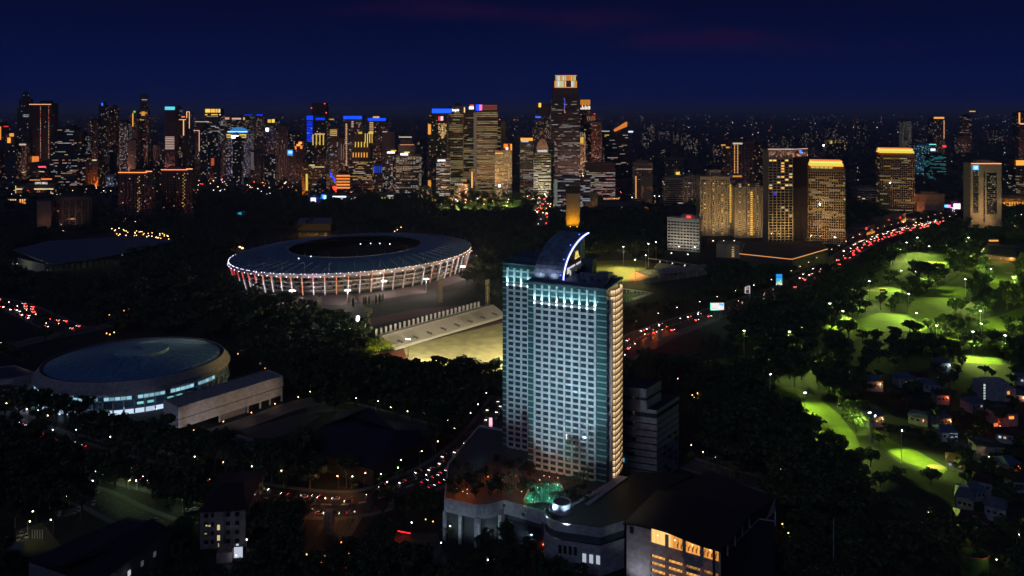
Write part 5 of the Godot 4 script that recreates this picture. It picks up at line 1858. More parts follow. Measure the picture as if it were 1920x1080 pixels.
	t = tower("office tower topped by glowing amber panels", 385, 413, 216, 333, {"col": dim, "lit": 0.24, "pal": [COOL, COOL, PALE], "style": "bands", "cap": [[385, 413, 204, 216, Color(0.1, 0.07, 0.04), 0.8]], "lights": [["amber_panel_light", 385, 394, 204.4, 211, GOLD, "glow1"], ["amber_panel_light", 395, 404, 204.4, 211, Color(1, 0.5, 0.08), "glow1"], ["amber_panel_light", 405, 408, 204.4, 211, GOLD * 0.9, "glow1"], ["amber_panel_light", 409.5, 413, 204.4, 211, Color(0.9, 0.7, 0.2), "glow1"], ["band_light", 384.5, 389, 214, 216, GOLD * 0.8, "glow1"], ["band_light", 396, 408, 214, 216, GOLD * 0.8, "glow1"], ["band_light", 411, 414, 214, 216, PINK * 0.8, "glow1"]]})
	tower("wide dim tower with a broken row of pinkish roof lamps", 421, 460, 222, 326, {"col": dim, "lit": 0.2, "pal": mix, "lights": [["roof_light", 422, 430, 220, 224, Color(1, 0.5, 0.25) * 0.6, "glow1"], ["roof_light", 435, 452, 221, 224, PINK * 0.6, "glow1"], ["roof_light", 456, 459, 220, 225, WARM * 0.6, "glow1"]]})
	t = tower("round shouldered tower under a blue lit dome with a white oval sign", 423, 465, 249, 338, {"name": "domed_tower", "col": Color(0.24, 0.21, 0.26), "lit": 0.34, "pal": [Color(0.95, 0.75, 0.85), PALE, COOL], "cw": 3.0, "ribs": 7, "wash": [Color(0.9, 0.75, 1.0), 0.10, 0.9, 2], "lights": [["oval_sign", 434, 447, 254, 259, WHITE, "glow4", 0.6], ["crown_window_light", 425, 434, 251.6, 254, GOLD * 0.8, "glow1", 0.2], ["crown_window_light", 425, 434, 256, 258.6, GOLD * 0.6, "glow1", 0.2], ["crown_window_light", 449, 462, 251.6, 254, GOLD * 0.8, "glow1", 0.2], ["crown_window_light", 449, 462, 256, 258.6, GOLD * 0.6, "glow1", 0.2], ["blue_rim_light", 427, 464, 246, 248, Color(0.2, 0.6, 1), "glow2", 0.8]]})
	var dd := 316800.0 / (338 - 203)
	g = geo(Color(0.06, 0.30, 0.75) * 0.55)  # dome glows by itself in place of blue light falling on it
	g.ring(Vector3(0, (338 - 248) / LENS * dd, -18), [Vector2(0, 0), Vector2(-2, 5.5), Vector2(-8, 10.5), Vector2(-17, 14.0), Vector2(-27, 15.2)], Vector3(29, 0, 0), Vector3(0, 0, 20), 32)
	part(t, "dome_glow", g.mesh(M.glow1))
	omni(t, Vector3(0, 143, 14), Color(0.3, 0.6, 1.0), 260.0, 2.0)
	for k in 2:
		tower(["far dark tower under a dotted blue roofline", "far dark tower under a solid blue roofline"][k], [458.0, 480.0][k], [474.0, 494.0][k], 217, 312, {"col": dim, "lit": 0.16, "lights": [["blue_roof_light", [458.5, 481.0][k], [474.0, 493.0][k], 214.4, 216.4, BLUE * (0.5 if k == 0 else 1.0), "glow1"]]})
	tower("dim tower with two bright amber panels on top", 500, 517, 226, 320, {"col": dim, "lit": 0.1, "lights": [["amber_panel_light", 502, 508, 224, 230, GOLD * 0.7, "glow1"], ["amber_panel_light", 509.6, 515, 223.6, 230, GOLD, "glow1"]]})
	t = tower("dark blue tower with one brilliant white lamp at its head", 496, 521, 247, 338, {"col": Color(0.10, 0.09, 0.13), "lit": 0.14, "pal": [PALE, COOL], "ribs": 5, "cap": [[497, 506, 239, 247, Color(0.2, 0.2, 0.3), 0.3]], "lights": [["head_lamp", 498.6, 503.6, 240, 246, WHITE, "glow4", 0.0]]})
	omni(t, Vector3(-12, 152, 10), Color(0.4, 0.5, 1.0), 160.0, 2.0)
	tower("dark ribbed tower right of the white lamp", 522, 539, 238, 338, {"col": Color(0.09, 0.075, 0.09), "lit": 0.05, "ribs": 5})
	tower("plain slab with a pale vertical edge below the domed tower", 469, 489, 283, 345, {"col": Color(0.05, 0.045, 0.05), "lit": 0.02, "lights": [["glowing_pale_edge", 470, 476, 285, 318, Color(0.8, 0.6, 0.75) * 0.10, "glow1", 0.2]]})  # pale wall edge given a faint glow, no lamp there
	t = tower("red lit building with a curved glowing front", 394, 414, 297, 342, {"name": "red_lit_block", "cat": "building", "col": Color(0.4, 0.10, 0.04), "lit": 0.0, "lights": rows(396, 413, 297, 311, 6, Color(1.0, 0.16, 0.05) * 0.75)})
	tower("tower with a cyan billboard cube on its flank", 538, 551, 281, 345, {"col": Color(0.12, 0.09, 0.10), "lit": 0.06, "lights": [["cyan_screen", 539, 549, 281, 291.5, Color(0.06, 0.30, 0.8), "glow1"], ["cyan_screen", 541, 548, 283, 288, Color(0.5, 0.85, 1), "glow1", 0.6]]})
	tower("dark tower crowned by a burning orange emblem", 552, 568, 275, 346, {"col": Color(0.12, 0.07, 0.055), "lit": 0.04, "lights": [["emblem_light", 560, 566, 266, 270, ORANGE, "glow2"], ["emblem_light", 556, 563, 270, 274, AMBER, "glow1"], ["emblem_light", 553, 556, 274, 280, ORANGE, "glow1"], ["emblem_light", 563, 567, 273, 279, ORANGE, "glow1"]]})
	# blue striped tower
	t = tower("dark tower striped with blue light down its left edge", 575, 612, 225, 372, {"col": Color(0.08, 0.07, 0.08), "lit": 0.12, "pal": [PALE, COOL, WARM], "cap": [[583, 611, 193, 225, Color(0.05, 0.045, 0.06), 0.6], [576, 609, 217, 225, Color(0.12, 0.12, 0.16), 0.9]], "lights": rows(575.5, 586, 227, 267, 14, Color(0.01, 0.05, 1.0)) + [["blue_cap_light", 575, 587, 217, 225, BLUE, "glow1"], ["blue_cap_light", 592, 609, 221, 225, BLUE * 0.9, "glow1"]] + posts(584, 610, 252, 272, 4, GOLD * 0.8) + [["band_light", 590, 609, 250, 253, WARM * 0.5, "glow1"], ["band_light", 578, 590, 308.6, 311, OLIVE * 0.6, "glow1"], ["band_light", 584, 608, 312, 314, OLIVE * 0.5, "glow1"], ["neon_light", 604.6, 606, 203, 214, WHITE * 0.6, "glow1", -10.0]]})
	beacon(t, 608, 195, 372); beacon(t, 611, 212, 372); beacon(t, 583, 203, 372)
	tower("slim annex glowing gold at its foot beside the blue striped tower", 566, 578, 308, 374, {"col": Color(0.22, 0.14, 0.06), "lit": 0.3, "pal": [GOLD, WARM], "style": "bands", "wash": [Color(1, 0.6, 0.1), 0.9, 0.7, 1], "lights": [["gold_strip_light", 573.4, 577, 326, 357, GOLD * 0.7, "glow1", 0.3]]})
	tower("tower with stepped golden tiers on its roof", 616, 634, 256, 352, {"col": Color(0.09, 0.07, 0.07), "lit": 0.12, "lights": rows(619, 632, 243, 256, 4, Color(1, 0.62, 0.16) * 0.6) + [["gold_tier_light", 612, 624, 223, 225, GOLD * 0.5, "glow1", -14.0]], "cap": [[619, 632, 240, 256, Color(0.2, 0.13, 0.05), 0.6]]})
	tower("dark tower faced with pale pink vertical ribs", 625, 653, 260, 350, {"col": Color(0.12, 0.08, 0.075), "lit": 0.10, "ribs": 6, "lights": posts(627, 634, 263, 312, 2, PINK * 0.33) + posts(638, 651, 270, 300, 3, PINK * 0.15)})  # pinkish ribs made to glow faintly of themselves
	t = tower("tower with a flat blue lit cap and an amber beaded column", 645, 679, 226, 350, {"col": Color(0.09, 0.075, 0.085), "lit": 0.10, "lights": [["blue_cap_light", 644, 679, 217.4, 223.4, Color(0.01, 0.09, 1.0), "glow1", 1.4]] + rows(648, 651, 232, 312, 22, Color(1, 0.55, 0.28) * 0.75) + rows(659, 663, 224, 240, 5, PINK * 0.6), "cap": [[644, 679, 216.6, 226, Color(0.1, 0.11, 0.2), 1.1]]})
	t = tower("tower with a flat blue lit cap and a small gold dome", 691, 724, 227, 352, {"col": Color(0.09, 0.075, 0.085), "lit": 0.12, "pal": [WARM, PALE, AMBER], "lights": [["blue_cap_light", 690, 724, 221.4, 226.6, Color(0.01, 0.09, 1.0), "glow1", 1.4], ["gold_dome_light", 699, 711, 218.2, 221, Color(1, 0.5, 0.2) * 0.8, "glow1", -3.0]] + rows(693, 700, 229, 252, 7, WARM * 0.6), "cap": [[690, 724, 221, 228, Color(0.1, 0.11, 0.2), 1.1]]})
	t = tower("stepped tower lit by golden pilasters in two tiers", 656, 698, 300, 368, {"name": "pilaster_tower", "col": Color(0.13, 0.08, 0.06), "lit": 0.26, "pal": [GOLD, WARM, PALE], "style": "bands", "cap": [[658, 694, 276, 300, Color(0.12, 0.075, 0.055), 0.8], [664, 692, 252, 276, Color(0.10, 0.06, 0.05), 0.55]], "lights": posts(660, 691, 286, 295, 6, AMBER) + posts(664, 692, 266, 276, 5, GOLD * 0.7) + posts(683, 700, 250, 268, 4, GOLD * 0.85) + [["gold_crown_light", 691, 700, 247, 251, GOLD * 0.7, "glow1"], ["gold_crown_light", 672, 679, 247, 251, GOLD * 0.5, "glow1"]]})
	tower("tower with a white roof sign under a yellow strip", 717, 742, 288, 370, {"col": Color(0.15, 0.12, 0.11), "lit": 0.30, "pal": [PALE, WARM, COOL], "cap": [[717, 741, 247, 288, Color(0.10, 0.08, 0.09), 0.7]], "lights": [["white_sign", 726, 740, 284.4, 287.4, WHITE, "glow2"], ["yellow_light", 733, 743, 281.6, 283.6, Color(1, 0.6, 0.05), "glow1"], ["band_light", 717, 726, 246, 248, PINK * 0.4, "glow1"]]})
	tower("broad stepped beige tower with a white sign on its shoulder", 742, 786, 290, 372, {"col": Color(0.21, 0.17, 0.14), "lit": 0.34, "pal": [PALE, WARM, WHITE], "style": "bands", "ribs": 9, "cap": [[746, 778, 270, 290, Color(0.19, 0.15, 0.13), 0.8], [750, 772, 262, 270, Color(0.17, 0.13, 0.11), 0.6]], "lights": [["white_sign", 751, 765, 287.4, 291, WHITE, "glow2", 0.3], ["yellow_light", 758, 768, 284.6, 286.6, OLIVE, "glow1", 0.3], ["band_light", 750, 776, 270.6, 272, Color(1, 0.45, 0.25) * 0.5, "glow1"], ["roof_light", 748, 772, 256, 258, PALE * 0.5, "glow1"]]})
	g = Geo.new()
	t = tower("low block with four tall blue light bars on its wall", 699, 719, 308, 366, {"col": Color(0.06, 0.05, 0.07), "lit": 0.08, "lights": posts(700, 717, 311, 324, 5, Color(0.01, 0.08, 1.0))})
	t = tower("building wrapped in five glowing orange bands", 631, 657, 326, 362, {"name": "banded_store", "cat": "building", "col": Color(0.20, 0.08, 0.04), "lit": 0.05, "lights": rows(631, 656, 328, 356, 5, Color(1.0, 0.30, 0.07)) + [["red_column_light", 624, 631, 349, 360, Color(1, 0.05, 0.02), "glow2", 1.0]]})
	for k in 9:
		var gg := geo(BLUE)
		gg.box(Vector3(0, 0, 0), Vector3(3.0, 6.0, 3.0))
		single("blue_pylon_lamp", gg.mesh(M.glow2), "blue lamp on a slanting chain of lamps beside the orange banded building", "lamp", at(610 + 2.2 * k, 313 + 3.4 * k, 2000), 0.0, "blue lamps in a slanting chain")
	# white and cyan screens at the foot
	screen_house("podium building with a blinding white screen", 578, 600, 366, 386, [[583, 592, 371, 380, WHITE, "glow2"]], Color(0.1, 0.3, 1.0), 420.0)
	screen_house("podium building with a cyan and green screen", 600, 614, 362, 384, [[602, 608, 365, 374, Color(0.03, 0.2, 1.0), "glow2"], [607, 611.5, 366, 373, Color(0.3, 0.95, 0.75), "glow2"]], Color(0.05, 0.3, 1.0), 160.0)
	screen_house("long low podium with cyan white light strips", 614, 672, 365, 384, [[624, 649, 367.6, 369.8, Color(0.7, 0.95, 1), "glow2"], [626, 645, 372, 373, Color(0.8, 0.8, 1), "glow1"], [652, 668, 370, 373.4, Color(1, 0.6, 0.55), "glow1"]], Color(0.6, 0.8, 1.0), 60.0)
	screen_house("dark podium with a yellow lit shopfront among trees", 710, 742, 364, 382, [[714, 739, 370, 374, Color(0.9, 0.8, 0.2) * 0.7, "glow1"], [727, 738, 366.4, 368, Color(0.8, 0.75, 1) * 0.8, "glow1"]], Color(1.0, 0.8, 0.3), 30.0)
	# --- the central cluster ---
	var band := {"style": "bands", "pal": [OLIVE, OLIVE, PALE, WARM], "lit": 0.5, "glass_w": 0.92, "glass_h": 0.42, "gain": 0.34, "fh": 4.2}
	t = tower("tower under a wide electric blue roof screen with an amber lattice", 802, 838, 213, 374, {"col": Color(0.09, 0.075, 0.08), "lit": 0.10, "pal": [WARM, OLIVE], "lights": [["blue_screen", 810, 846, 204, 212, Color(0.01, 0.07, 1.0), "glow2"], ["strip_light", 802.6, 808, 233, 252, AMBER * 0.8, "glow1"], ["strip_light", 802.6, 808, 338, 352, AMBER * 0.6, "glow1"], ["red_sign", 822, 825, 218, 226, RED, "glow1"], ["pink_sign", 826, 831, 218, 226, Color(1, 0.6, 0.7), "glow1"]], "cap": [[810, 846, 203.4, 213, Color(0.05, 0.06, 0.16), 0.4]]})
	g = Geo.new()
	var dw := 316800.0 / (374 - 203)
	for k in 190:
		var yy := rr(232, 260)
		var narrow := clampf((258.0 - yy) / 8.0, 0.25, 1.0)
		var p := at(829.5 + rr(-7.5, 7.5) * narrow, yy, dw) - t.position
		g.col = [AMBER, GOLD, PALE][rng.randi() % 3] * rr(0.4, 1.0)
		g.box(Vector3(p.x, p.y, 0.5), Vector3(1.1, 1.5, 0.4))
	part(t, "lattice_light", g.mesh(M.glow1), "stuff")
	t = tower("olive banded office tower with a white roof sign", 841, 868, 200, 372, {"col": Color(0.11, 0.095, 0.08), "lights": [["tip_strip_light", 869.6, 871.6, 201, 211, Color(1, 0.66, 0.35), "glow1", -6.0]], "cap": [[866, 873, 200, 214, Color(0.16, 0.12, 0.09), 0.4]]}.merged(band))
	lettering(t, "sign_letters", "Sequis", at(854, 206.5, 316800.0 / 169.0) - t.position + Vector3(0, 0, 0.9), 6.0, 17.0, WHITE, "glow2", 0.0, 700, "Droid Sans")
	t = tower("dark recessed tower with a white and red roof sign", 867, 889, 212, 370, {"col": Color(0.07, 0.065, 0.075), "lights": [["red_sign", 881, 888, 196.6, 200, RED, "glow2"], ["white_sign", 879.6, 888, 200, 204.6, WHITE, "glow2"]], "cap": [[878, 889, 205, 212, Color(0.05, 0.05, 0.06), 0.4]]}.merged(band))
	t = tower("tall olive banded tower with a blue and pink screen on its crown", 888, 933, 208, 372, {"col": Color(0.13, 0.11, 0.085), "cap": [[890, 932, 195, 208, Color(0.10, 0.04, 0.04), 0.7]], "lights": [["blue_screen", 892, 898.5, 196, 208, BLUE, "glow2", -4.0], ["pink_screen", 898.5, 904, 196, 208, Color(0.9, 0.2, 0.6), "glow1", -4.0], ["glowing_pale_pier", 888, 894, 211, 340, Color(0.9, 0.7, 0.5) * 0.10, "glow1", 0.3]] + rows(905, 932, 197, 207, 4, Color(0.5, 0.12, 0.10) * 0.5)}.merged(band))  # the pale pier glows faintly to look lit; it is no lamp
	t = tower("dark glass tower with a slanted top and a bright white sign", 913, 939, 226, 368, {"col": Color(0.05, 0.05, 0.055), "lights": [["white_sign", 913, 926, 225, 229, WHITE, "glow2", 0.3], ["white_sign", 913, 918, 229, 232, WHITE * 0.8, "glow2", 0.3]]}.merged(band))
	beacon(t, 928, 225, 368); beacon(t, 937, 225, 368)
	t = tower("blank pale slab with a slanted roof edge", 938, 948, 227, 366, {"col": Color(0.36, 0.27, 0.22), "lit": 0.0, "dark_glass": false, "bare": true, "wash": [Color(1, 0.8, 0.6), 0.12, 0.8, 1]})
	t = tower("beige floodlit tower with an amber cube sign on its roof", 928, 960, 283, 374, {"col": beige, "lit": 0.30, "pal": [PALE, GOLD, WHITE], "cw": 2.8, "fh": 3.4, "wash": [Color(1, 0.86, 0.5), 0.42, 0.9, 2], "cap": [[944, 960, 269, 283, Color(0.5, 0.12, 0.03), 0.6]], "lights": [["amber_sign", 944.5, 952, 270, 277, Color(1, 0.22, 0.03), "glow1"], ["white_sign", 948, 953, 276, 281, WHITE, "glow1", 0.5], ["amber_sign", 957, 960, 270, 282, Color(1, 0.36, 0.05), "glow1"], ["amber_sign", 929, 943, 286.4, 288.4, AMBER, "glow1"], ["white_sign", 934, 938.6, 345.6, 350.8, WHITE, "glow2", 0.3]]})
	t = tower("slender round tower with silver rings and a white sign", 818, 844, 297, 378, {"name": "round_tower", "col": Color(0.2, 0.19, 0.19), "lit": 0.26, "pal": [WHITE, PALE], "style": "bands", "glass_w": 1.0, "glass_h": 0.5, "lights": [["white_sign", 821, 835, 299.6, 303, WHITE, "glow2", 0.6]] + posts(820, 836, 306, 308, 6, WHITE * 0.8), "wash": [Color(0.9, 0.95, 1), 0.16, 0.9, 1]})
	var drum := geo(Color(0.30, 0.29, 0.28))
	var rd := 316800.0 / (378 - 203)
	for k in 24:
		drum.ring(Vector3(-2, 5.0 + k * 3.9, -6), [Vector2(0, 0), Vector2(0, 1.3), Vector2(-1.0, 1.3)], Vector3(12, 0, 0), Vector3(0, 0, 12), 24)
	part(t, "ring_balcony", drum.mesh(M.paint), "stuff")
	tower("short pale block with a row of white roof lamps", 852, 877, 346, 378, {"col": beige * 0.8, "lit": 0.22, "pal": [PALE, OLIVE], "wash": [Color(1, 0.9, 0.65), 0.20, 1.0, 1], "lights": posts(853, 869, 344, 346.4, 5, WHITE), "cap": [[864, 874, 336, 346, beige, 0.3]]})
	tower("low beige annex among the trees beside the round tower", 786, 808, 353, 378, {"col": beige * 0.7, "lit": 0.12, "wash": [Color(1, 0.9, 0.65), 0.11, 1.0, 1]})
	g = Geo.new()
	t = tower("narrow shaft with a flaming amber stripe between the olive towers", 880, 890, 318, 374, {"col": Color(0.16, 0.13, 0.1), "lit": 0.0, "dark_glass": false, "lights": [["amber_stripe_light", 884, 886, 322, 352, Color(1, 0.52, 0.18), "glow1", 0.4]]})
	# --- right of centre ---
	tower("dark banded tower with an amber sign crown", 975, 1000, 266, 372, {"col": Color(0.09, 0.075, 0.08), "lit": 0.3, "style": "bands", "pal": [PALE, COOL, PINK], "gain": 0.35, "lights": [["amber_sign", 976, 999, 258.6, 264, AMBER, "glow1"], ["blue_light", 977, 991, 264.4, 266.4, Color(0.3, 0.55, 1), "glow1"]], "cap": [[975, 999, 258, 266, Color(0.2, 0.08, 0.02), 0.7]]})
	t = tower("dark stepped tower beaded with tiny lights and an amber emblem", 999, 1042, 214, 350, {"col": Color(0.07, 0.055, 0.06), "lit": 0.30, "cw": 3.0, "pal": [PINK, PALE, WARM], "gain": 0.4, "stages": [[0.82, 1.0], [0.93, 0.72], [1.0, 0.5]], "cap": [[1006, 1038, 194, 214, Color(0.06, 0.05, 0.055), 0.5]], "lights": [["emblem_light", 1010, 1014.6, 193, 201, GOLD, "glow1", -6.0], ["blue_light", 1004, 1014, 218, 221, Color(0.05, 0.15, 1), "glow1"]]})
	# the tallest tower
	t = tower("tallest tower of the skyline with a white and amber striped crown", 1033, 1088, 185, 352, {"name": "tallest_tower", "col": Color(0.07, 0.06, 0.07), "lit": 0.24, "style": "bands", "pal": [WHITE, COOL, PALE], "gain": 0.35, "stages": [[0.86, 1.0], [1.0, 0.93]], "cap": [[1036, 1085, 166, 185, Color(0.06, 0.052, 0.062), 0.85], [1039, 1083, 141, 166, Color(0.10, 0.05, 0.03), 0.72]]})
	var dt := 316800.0 / (352 - 203)
	var cr := Geo.new()
	for k in 19:
		var x := 1040.5 + 2.25 * k
		var gap := k > 9 and k < 14
		for r in 2:
			if r == 0 and gap: continue
			cr.col = Color(1, 0.36, 0.04) * 0.9 if (gap or k == 18 or rng.randf() < 0.16) else [WHITE, Color(1, 0.9, 0.6), Color(0.85, 0.9, 0.5)][rng.randi() % 3] * rr(0.6, 1.0)
			var p := at(x, [163.0, 151.0][r], dt) - t.position
			if r == 1 and (k == 0 or k == 18): continue
			cr.box(Vector3(p.x, p.y, -4.0), Vector3(1.9, [17.0, 13.0][r], 0.8))
	part(t, "crown_light", cr.mesh(M.glow1), "stuff")
	g = geo(Color(1, 0.30, 0.04))
	for s in [[1040, 1082, 163.2, 164.2], [1041, 1082, 141, 142]]:
		var p := at(s[0], s[3], dt) - t.position
		var q := at(s[1], s[2], dt) - t.position
		g.box(Vector3((p.x + q.x) / 2, p.y, -3.4), Vector3(q.x - p.x, q.y - p.y, 0.8))
	part(t, "crown_edge_light", g.mesh(M.glow1))
	g = Geo.new()
	for k in 9:
		g.col = [Color(0.15, 0.15, 1), Color(0.3, 0.2, 1), Color(1, 0.5, 0.2)][0 if k < 5 else (1 if k < 7 else 2)] * 0.8
		var p := at(1058.5 + (k % 3 - 1) * 0.7, 186 + k * 3.2, dt) - t.position
		g.box(Vector3(p.x, p.y, 0.6), Vector3(2.0, 3.2, 0.6))
	part(t, "blue_line_light", g.mesh(M.glow1), "stuff")
	t = tower("dark tower with an amber diamond and white crown", 1088, 1108, 206, 348, {"col": Color(0.07, 0.055, 0.06), "lit": 0.06, "cap": [[1088, 1107, 186, 206, Color(0.15, 0.06, 0.02), 0.7]]})
	cr = Geo.new()
	var da := 316800.0 / (348 - 203)
	for r in 5:
		for k in 7:
			cr.col = Color(1, 0.38, 0.05) * (1.0 if (r + k) % 2 else 0.5)
			var p := at(1089.5 + 2.7 * k, 197 - 2.1 * r, da) - t.position
			cr.box(Vector3(p.x, p.y, -2.4), Vector3(3.0, 2.2, 0.8))
	for k in 7:
		cr.col = [WHITE, Color(1, 0.8, 0.6)][k % 2]
		var p := at(1089.5 + 2.7 * k, 206, da) - t.position
		cr.box(Vector3(p.x, p.y, -2.0), Vector3(2.6, 6.0 + 7.0 * absf(sin(k * 1.7)), 0.8))
	part(t, "crown_light", cr.mesh(M.glow1), "stuff")
	t = tower("russet tower with a lit lantern storey", 1093, 1128, 230, 348, {"col": Color(0.16, 0.075, 0.06), "lit": 0.07, "cw": 3.0, "pal": [PINK, RED, PALE], "cap": [[1098, 1118, 214, 230, Color(0.2, 0.09, 0.05), 0.6]], "lights": posts(1100, 1116, 218, 226, 4, Color(1, 0.45, 0.2) * 0.35)})
	beacon(t, 1115, 214, 348); beacon(t, 1127, 231, 348)
	# arched beige tower
	t = tower("grey slab standing behind the arched beige tower", 1001, 1040, 265, 362, {"col": Color(0.25, 0.23, 0.21), "lit": 0.02, "wash": [Color(1, 0.9, 0.7), 0.06, 0.9, 1], "deep": 0.3})
	t = tower("beige tower with a rounded arch top and pale floor bands", 1001, 1033, 288, 366, {"name": "arched_tower", "col": Color(0.50, 0.45, 0.34), "lit": 0.26, "style": "bands", "pal": [PALE, WHITE], "glass": Color(0.02, 0.03, 0.03), "glass_w": 1.0, "glass_h": 0.5, "fh": 4.4, "wash": [Color(1, 0.93, 0.74), 0.26, 1.0, 2], "lights": [["arch_sign", 1008, 1026, 281, 285, WHITE * 0.5, "glow1", 0.5]]})
	var db := 316800.0 / (366 - 203)
	g = geo(Color(0.50, 0.33, 0.24))
	var half := 12.0 / LENS * db
	for k in 14:
		var s0 := PI * k / 14.0
		var s1 := PI * (k + 1) / 14.0
		var y0 := (366 - 288) / LENS * db
		var top := (288 - 259.5) / LENS * db
		g.hexa([Vector3(cos(s1) * half, y0, 0.2), Vector3(cos(s0) * half, y0, 0.2), Vector3(cos(s0) * half, y0, -20), Vector3(cos(s1) * half, y0, -20), Vector3(cos(s1) * half, y0 + sin(s1) * top + 0.2, 0.2), Vector3(cos(s0) * half, y0 + sin(s0) * top + 0.2, 0.2), Vector3(cos(s0) * half, y0 + sin(s0) * top + 0.2, -20), Vector3(cos(s1) * half, y0 + sin(s1) * top + 0.2, -20)])
	part(t, "arch", g.mesh(M.paint))
	spot(t, Vector3(0, 100, 40), Vector3(0, 128, 0), Color(1, 0.72, 0.5), 700.0, 30.0, 1.0, 1.0)
	tower("white lattice tower with an open steel crown and amber top floors", 1071, 1098, 253, 350, {"col": Color(0.42, 0.37, 0.29), "lit": 0.12, "style": "bands", "pal": [PALE, WHITE], "glass_w": 0.8, "glass_h": 0.5, "ribs": 6, "wash": [Color(1, 0.88, 0.7), 0.16, 1.0, 2], "lights": [["amber_floor_light", 1078, 1083, 261, 269, GOLD * 0.6, "glow1", 0.4], ["amber_floor_light", 1088, 1094, 257, 269, GOLD * 0.6, "glow1", 0.4]] + posts(1072, 1098, 248, 254, 7, PALE * 0.3)})
	tower("wide reddish block with rows of white windows", 1099, 1154, 316, 375, {"col": Color(0.20, 0.085, 0.065), "lit": 0.40, "style": "bands", "pal": [WHITE, PALE, PINK], "glass_h": 0.4, "wash": [Color(1, 0.6, 0.5), 0.14, 0.9, 2], "cap": [[1100, 1153, 306, 316, Color(0.24, 0.10, 0.07), 0.9]], "lights": [["foot_light", 1120, 1178, 370, 373, Color(1, 0.5, 0.28) * 0.4, "glow1", 12.0]]})
	t = tower("far dim tower with a sloping amber lit roof", 1133, 1178, 250, 335, {"col": Color(0.06, 0.05, 0.055), "lit": 0.10, "style": "bands", "pal": mix, "lights": [["white_sign", 1178, 1187, 245.4, 248.4, Color(0.75, 0.85, 1), "glow1"], ["white_light", 1124, 1143, 245.4, 246.6, WHITE * 0.5, "glow1"], ["yellow_light", 1134, 1142, 252.6, 254, GOLD * 0.6, "glow1"]]})
	g = geo(Color(1, 0.30, 0.05) * 0.6)
	var ds := 316800.0 / (335 - 203)
	var ra := at(1153, 247, ds) - t.position
	var rb := at(1176, 237, ds) - t.position
	g.hexa([ra, rb, rb + Vector3(0, 0, -30), ra + Vector3(0, 0, -30), ra + Vector3(0, 6, 0), rb + Vector3(0, 14, 0), rb + Vector3(0, 14, -30), ra + Vector3(0, 6, -30)])
	part(t, "roof_light", g.mesh(M.glow1))
	tower("grey office with cool lit rows and a pale left edge", 1039, 1088, 333, 398, {"col": Color(0.17, 0.17, 0.18), "lit": 0.34, "style": "bands", "pal": [COOL, COOL, WHITE], "glass_w": 0.95, "gain": 0.35, "deep": 0.4, "lights": [["glowing_pale_edge", 1039.4, 1045, 336, 386, Color(0.8, 0.9, 0.75) * 0.13, "glow1", 0.3]]})  # left edge of the wall glows weakly to read as pale
	tower("grey office wing with cool lit rows beside its twin", 1088, 1107, 335, 396, {"col": Color(0.17, 0.16, 0.17), "lit": 0.40, "style": "bands", "pal": [COOL, WHITE, COOL], "glass_w": 0.95, "gain": 0.4, "deep": 0.8})
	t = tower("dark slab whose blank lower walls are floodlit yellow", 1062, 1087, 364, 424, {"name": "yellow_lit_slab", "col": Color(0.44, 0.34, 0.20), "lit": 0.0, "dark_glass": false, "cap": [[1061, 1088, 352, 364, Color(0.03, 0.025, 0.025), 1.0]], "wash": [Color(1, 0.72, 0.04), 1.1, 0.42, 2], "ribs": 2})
	spot(t, Vector3(0, 20, 80), Vector3(0, 60, 0), Color(1, 0.8, 0.5), 420.0, 34.0, 1.0, 1.0)
	tower("small blank brown block right of the yellow lit slab", 1106, 1121, 363, 390, {"col": Color(0.36, 0.29, 0.22), "lit": 0.0, "dark_glass": false, "wash": [Color(1, 0.8, 0.55), 0.12, 1.0, 1]})
	tower("low dim block behind the red lit entrance road", 1132, 1180, 385, 402, {"col": Color(0.10, 0.10, 0.10), "lit": 0.02})
	# --- right hand towers ---
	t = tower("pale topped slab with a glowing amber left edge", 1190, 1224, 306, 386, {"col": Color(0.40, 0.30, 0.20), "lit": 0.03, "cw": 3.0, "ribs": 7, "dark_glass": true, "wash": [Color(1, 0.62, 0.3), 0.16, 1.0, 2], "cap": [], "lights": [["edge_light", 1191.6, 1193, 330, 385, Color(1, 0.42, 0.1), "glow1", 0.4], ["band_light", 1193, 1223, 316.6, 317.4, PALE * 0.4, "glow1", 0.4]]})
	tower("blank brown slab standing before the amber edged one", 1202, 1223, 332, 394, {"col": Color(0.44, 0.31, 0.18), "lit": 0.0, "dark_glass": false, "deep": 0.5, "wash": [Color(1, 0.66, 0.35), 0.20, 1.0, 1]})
	tower("dim tower with one golden rooftop emblem at mid height", 1250, 1283, 296, 372, {"col": Color(0.12, 0.10, 0.11), "lit": 0.08, "ribs": 6, "lights": [["gold_emblem_light", 1266, 1273, 322, 327, GOLD * 0.9, "glow1", 8.0]]})
	tower("banded beige office with pale floor edges", 1247, 1281, 334, 394, {"col": Color(0.33, 0.28, 0.22), "lit": 0.10, "style": "bands", "pal": [PALE, WHITE], "glass_w": 1.0, "glass_h": 0.5, "fh": 4.0, "wash": [Color(1, 0.82, 0.6), 0.13, 1.0, 2]})
	tower("beige slab with thin dark vertical stripes beside the banded office", 1281, 1306, 330, 393, {"col": Color(0.30, 0.25, 0.20), "lit": 0.04, "ribs": 5, "wash": [Color(1, 0.8, 0.6), 0.11, 1.0, 1]})
	tower("narrow beige wing hidden behind the first apartment tower", 1305, 1318, 332, 392, {"col": Color(0.28, 0.23, 0.18), "lit": 0.04, "wash": [Color(1, 0.8, 0.6), 0.10, 1.0, 1]})
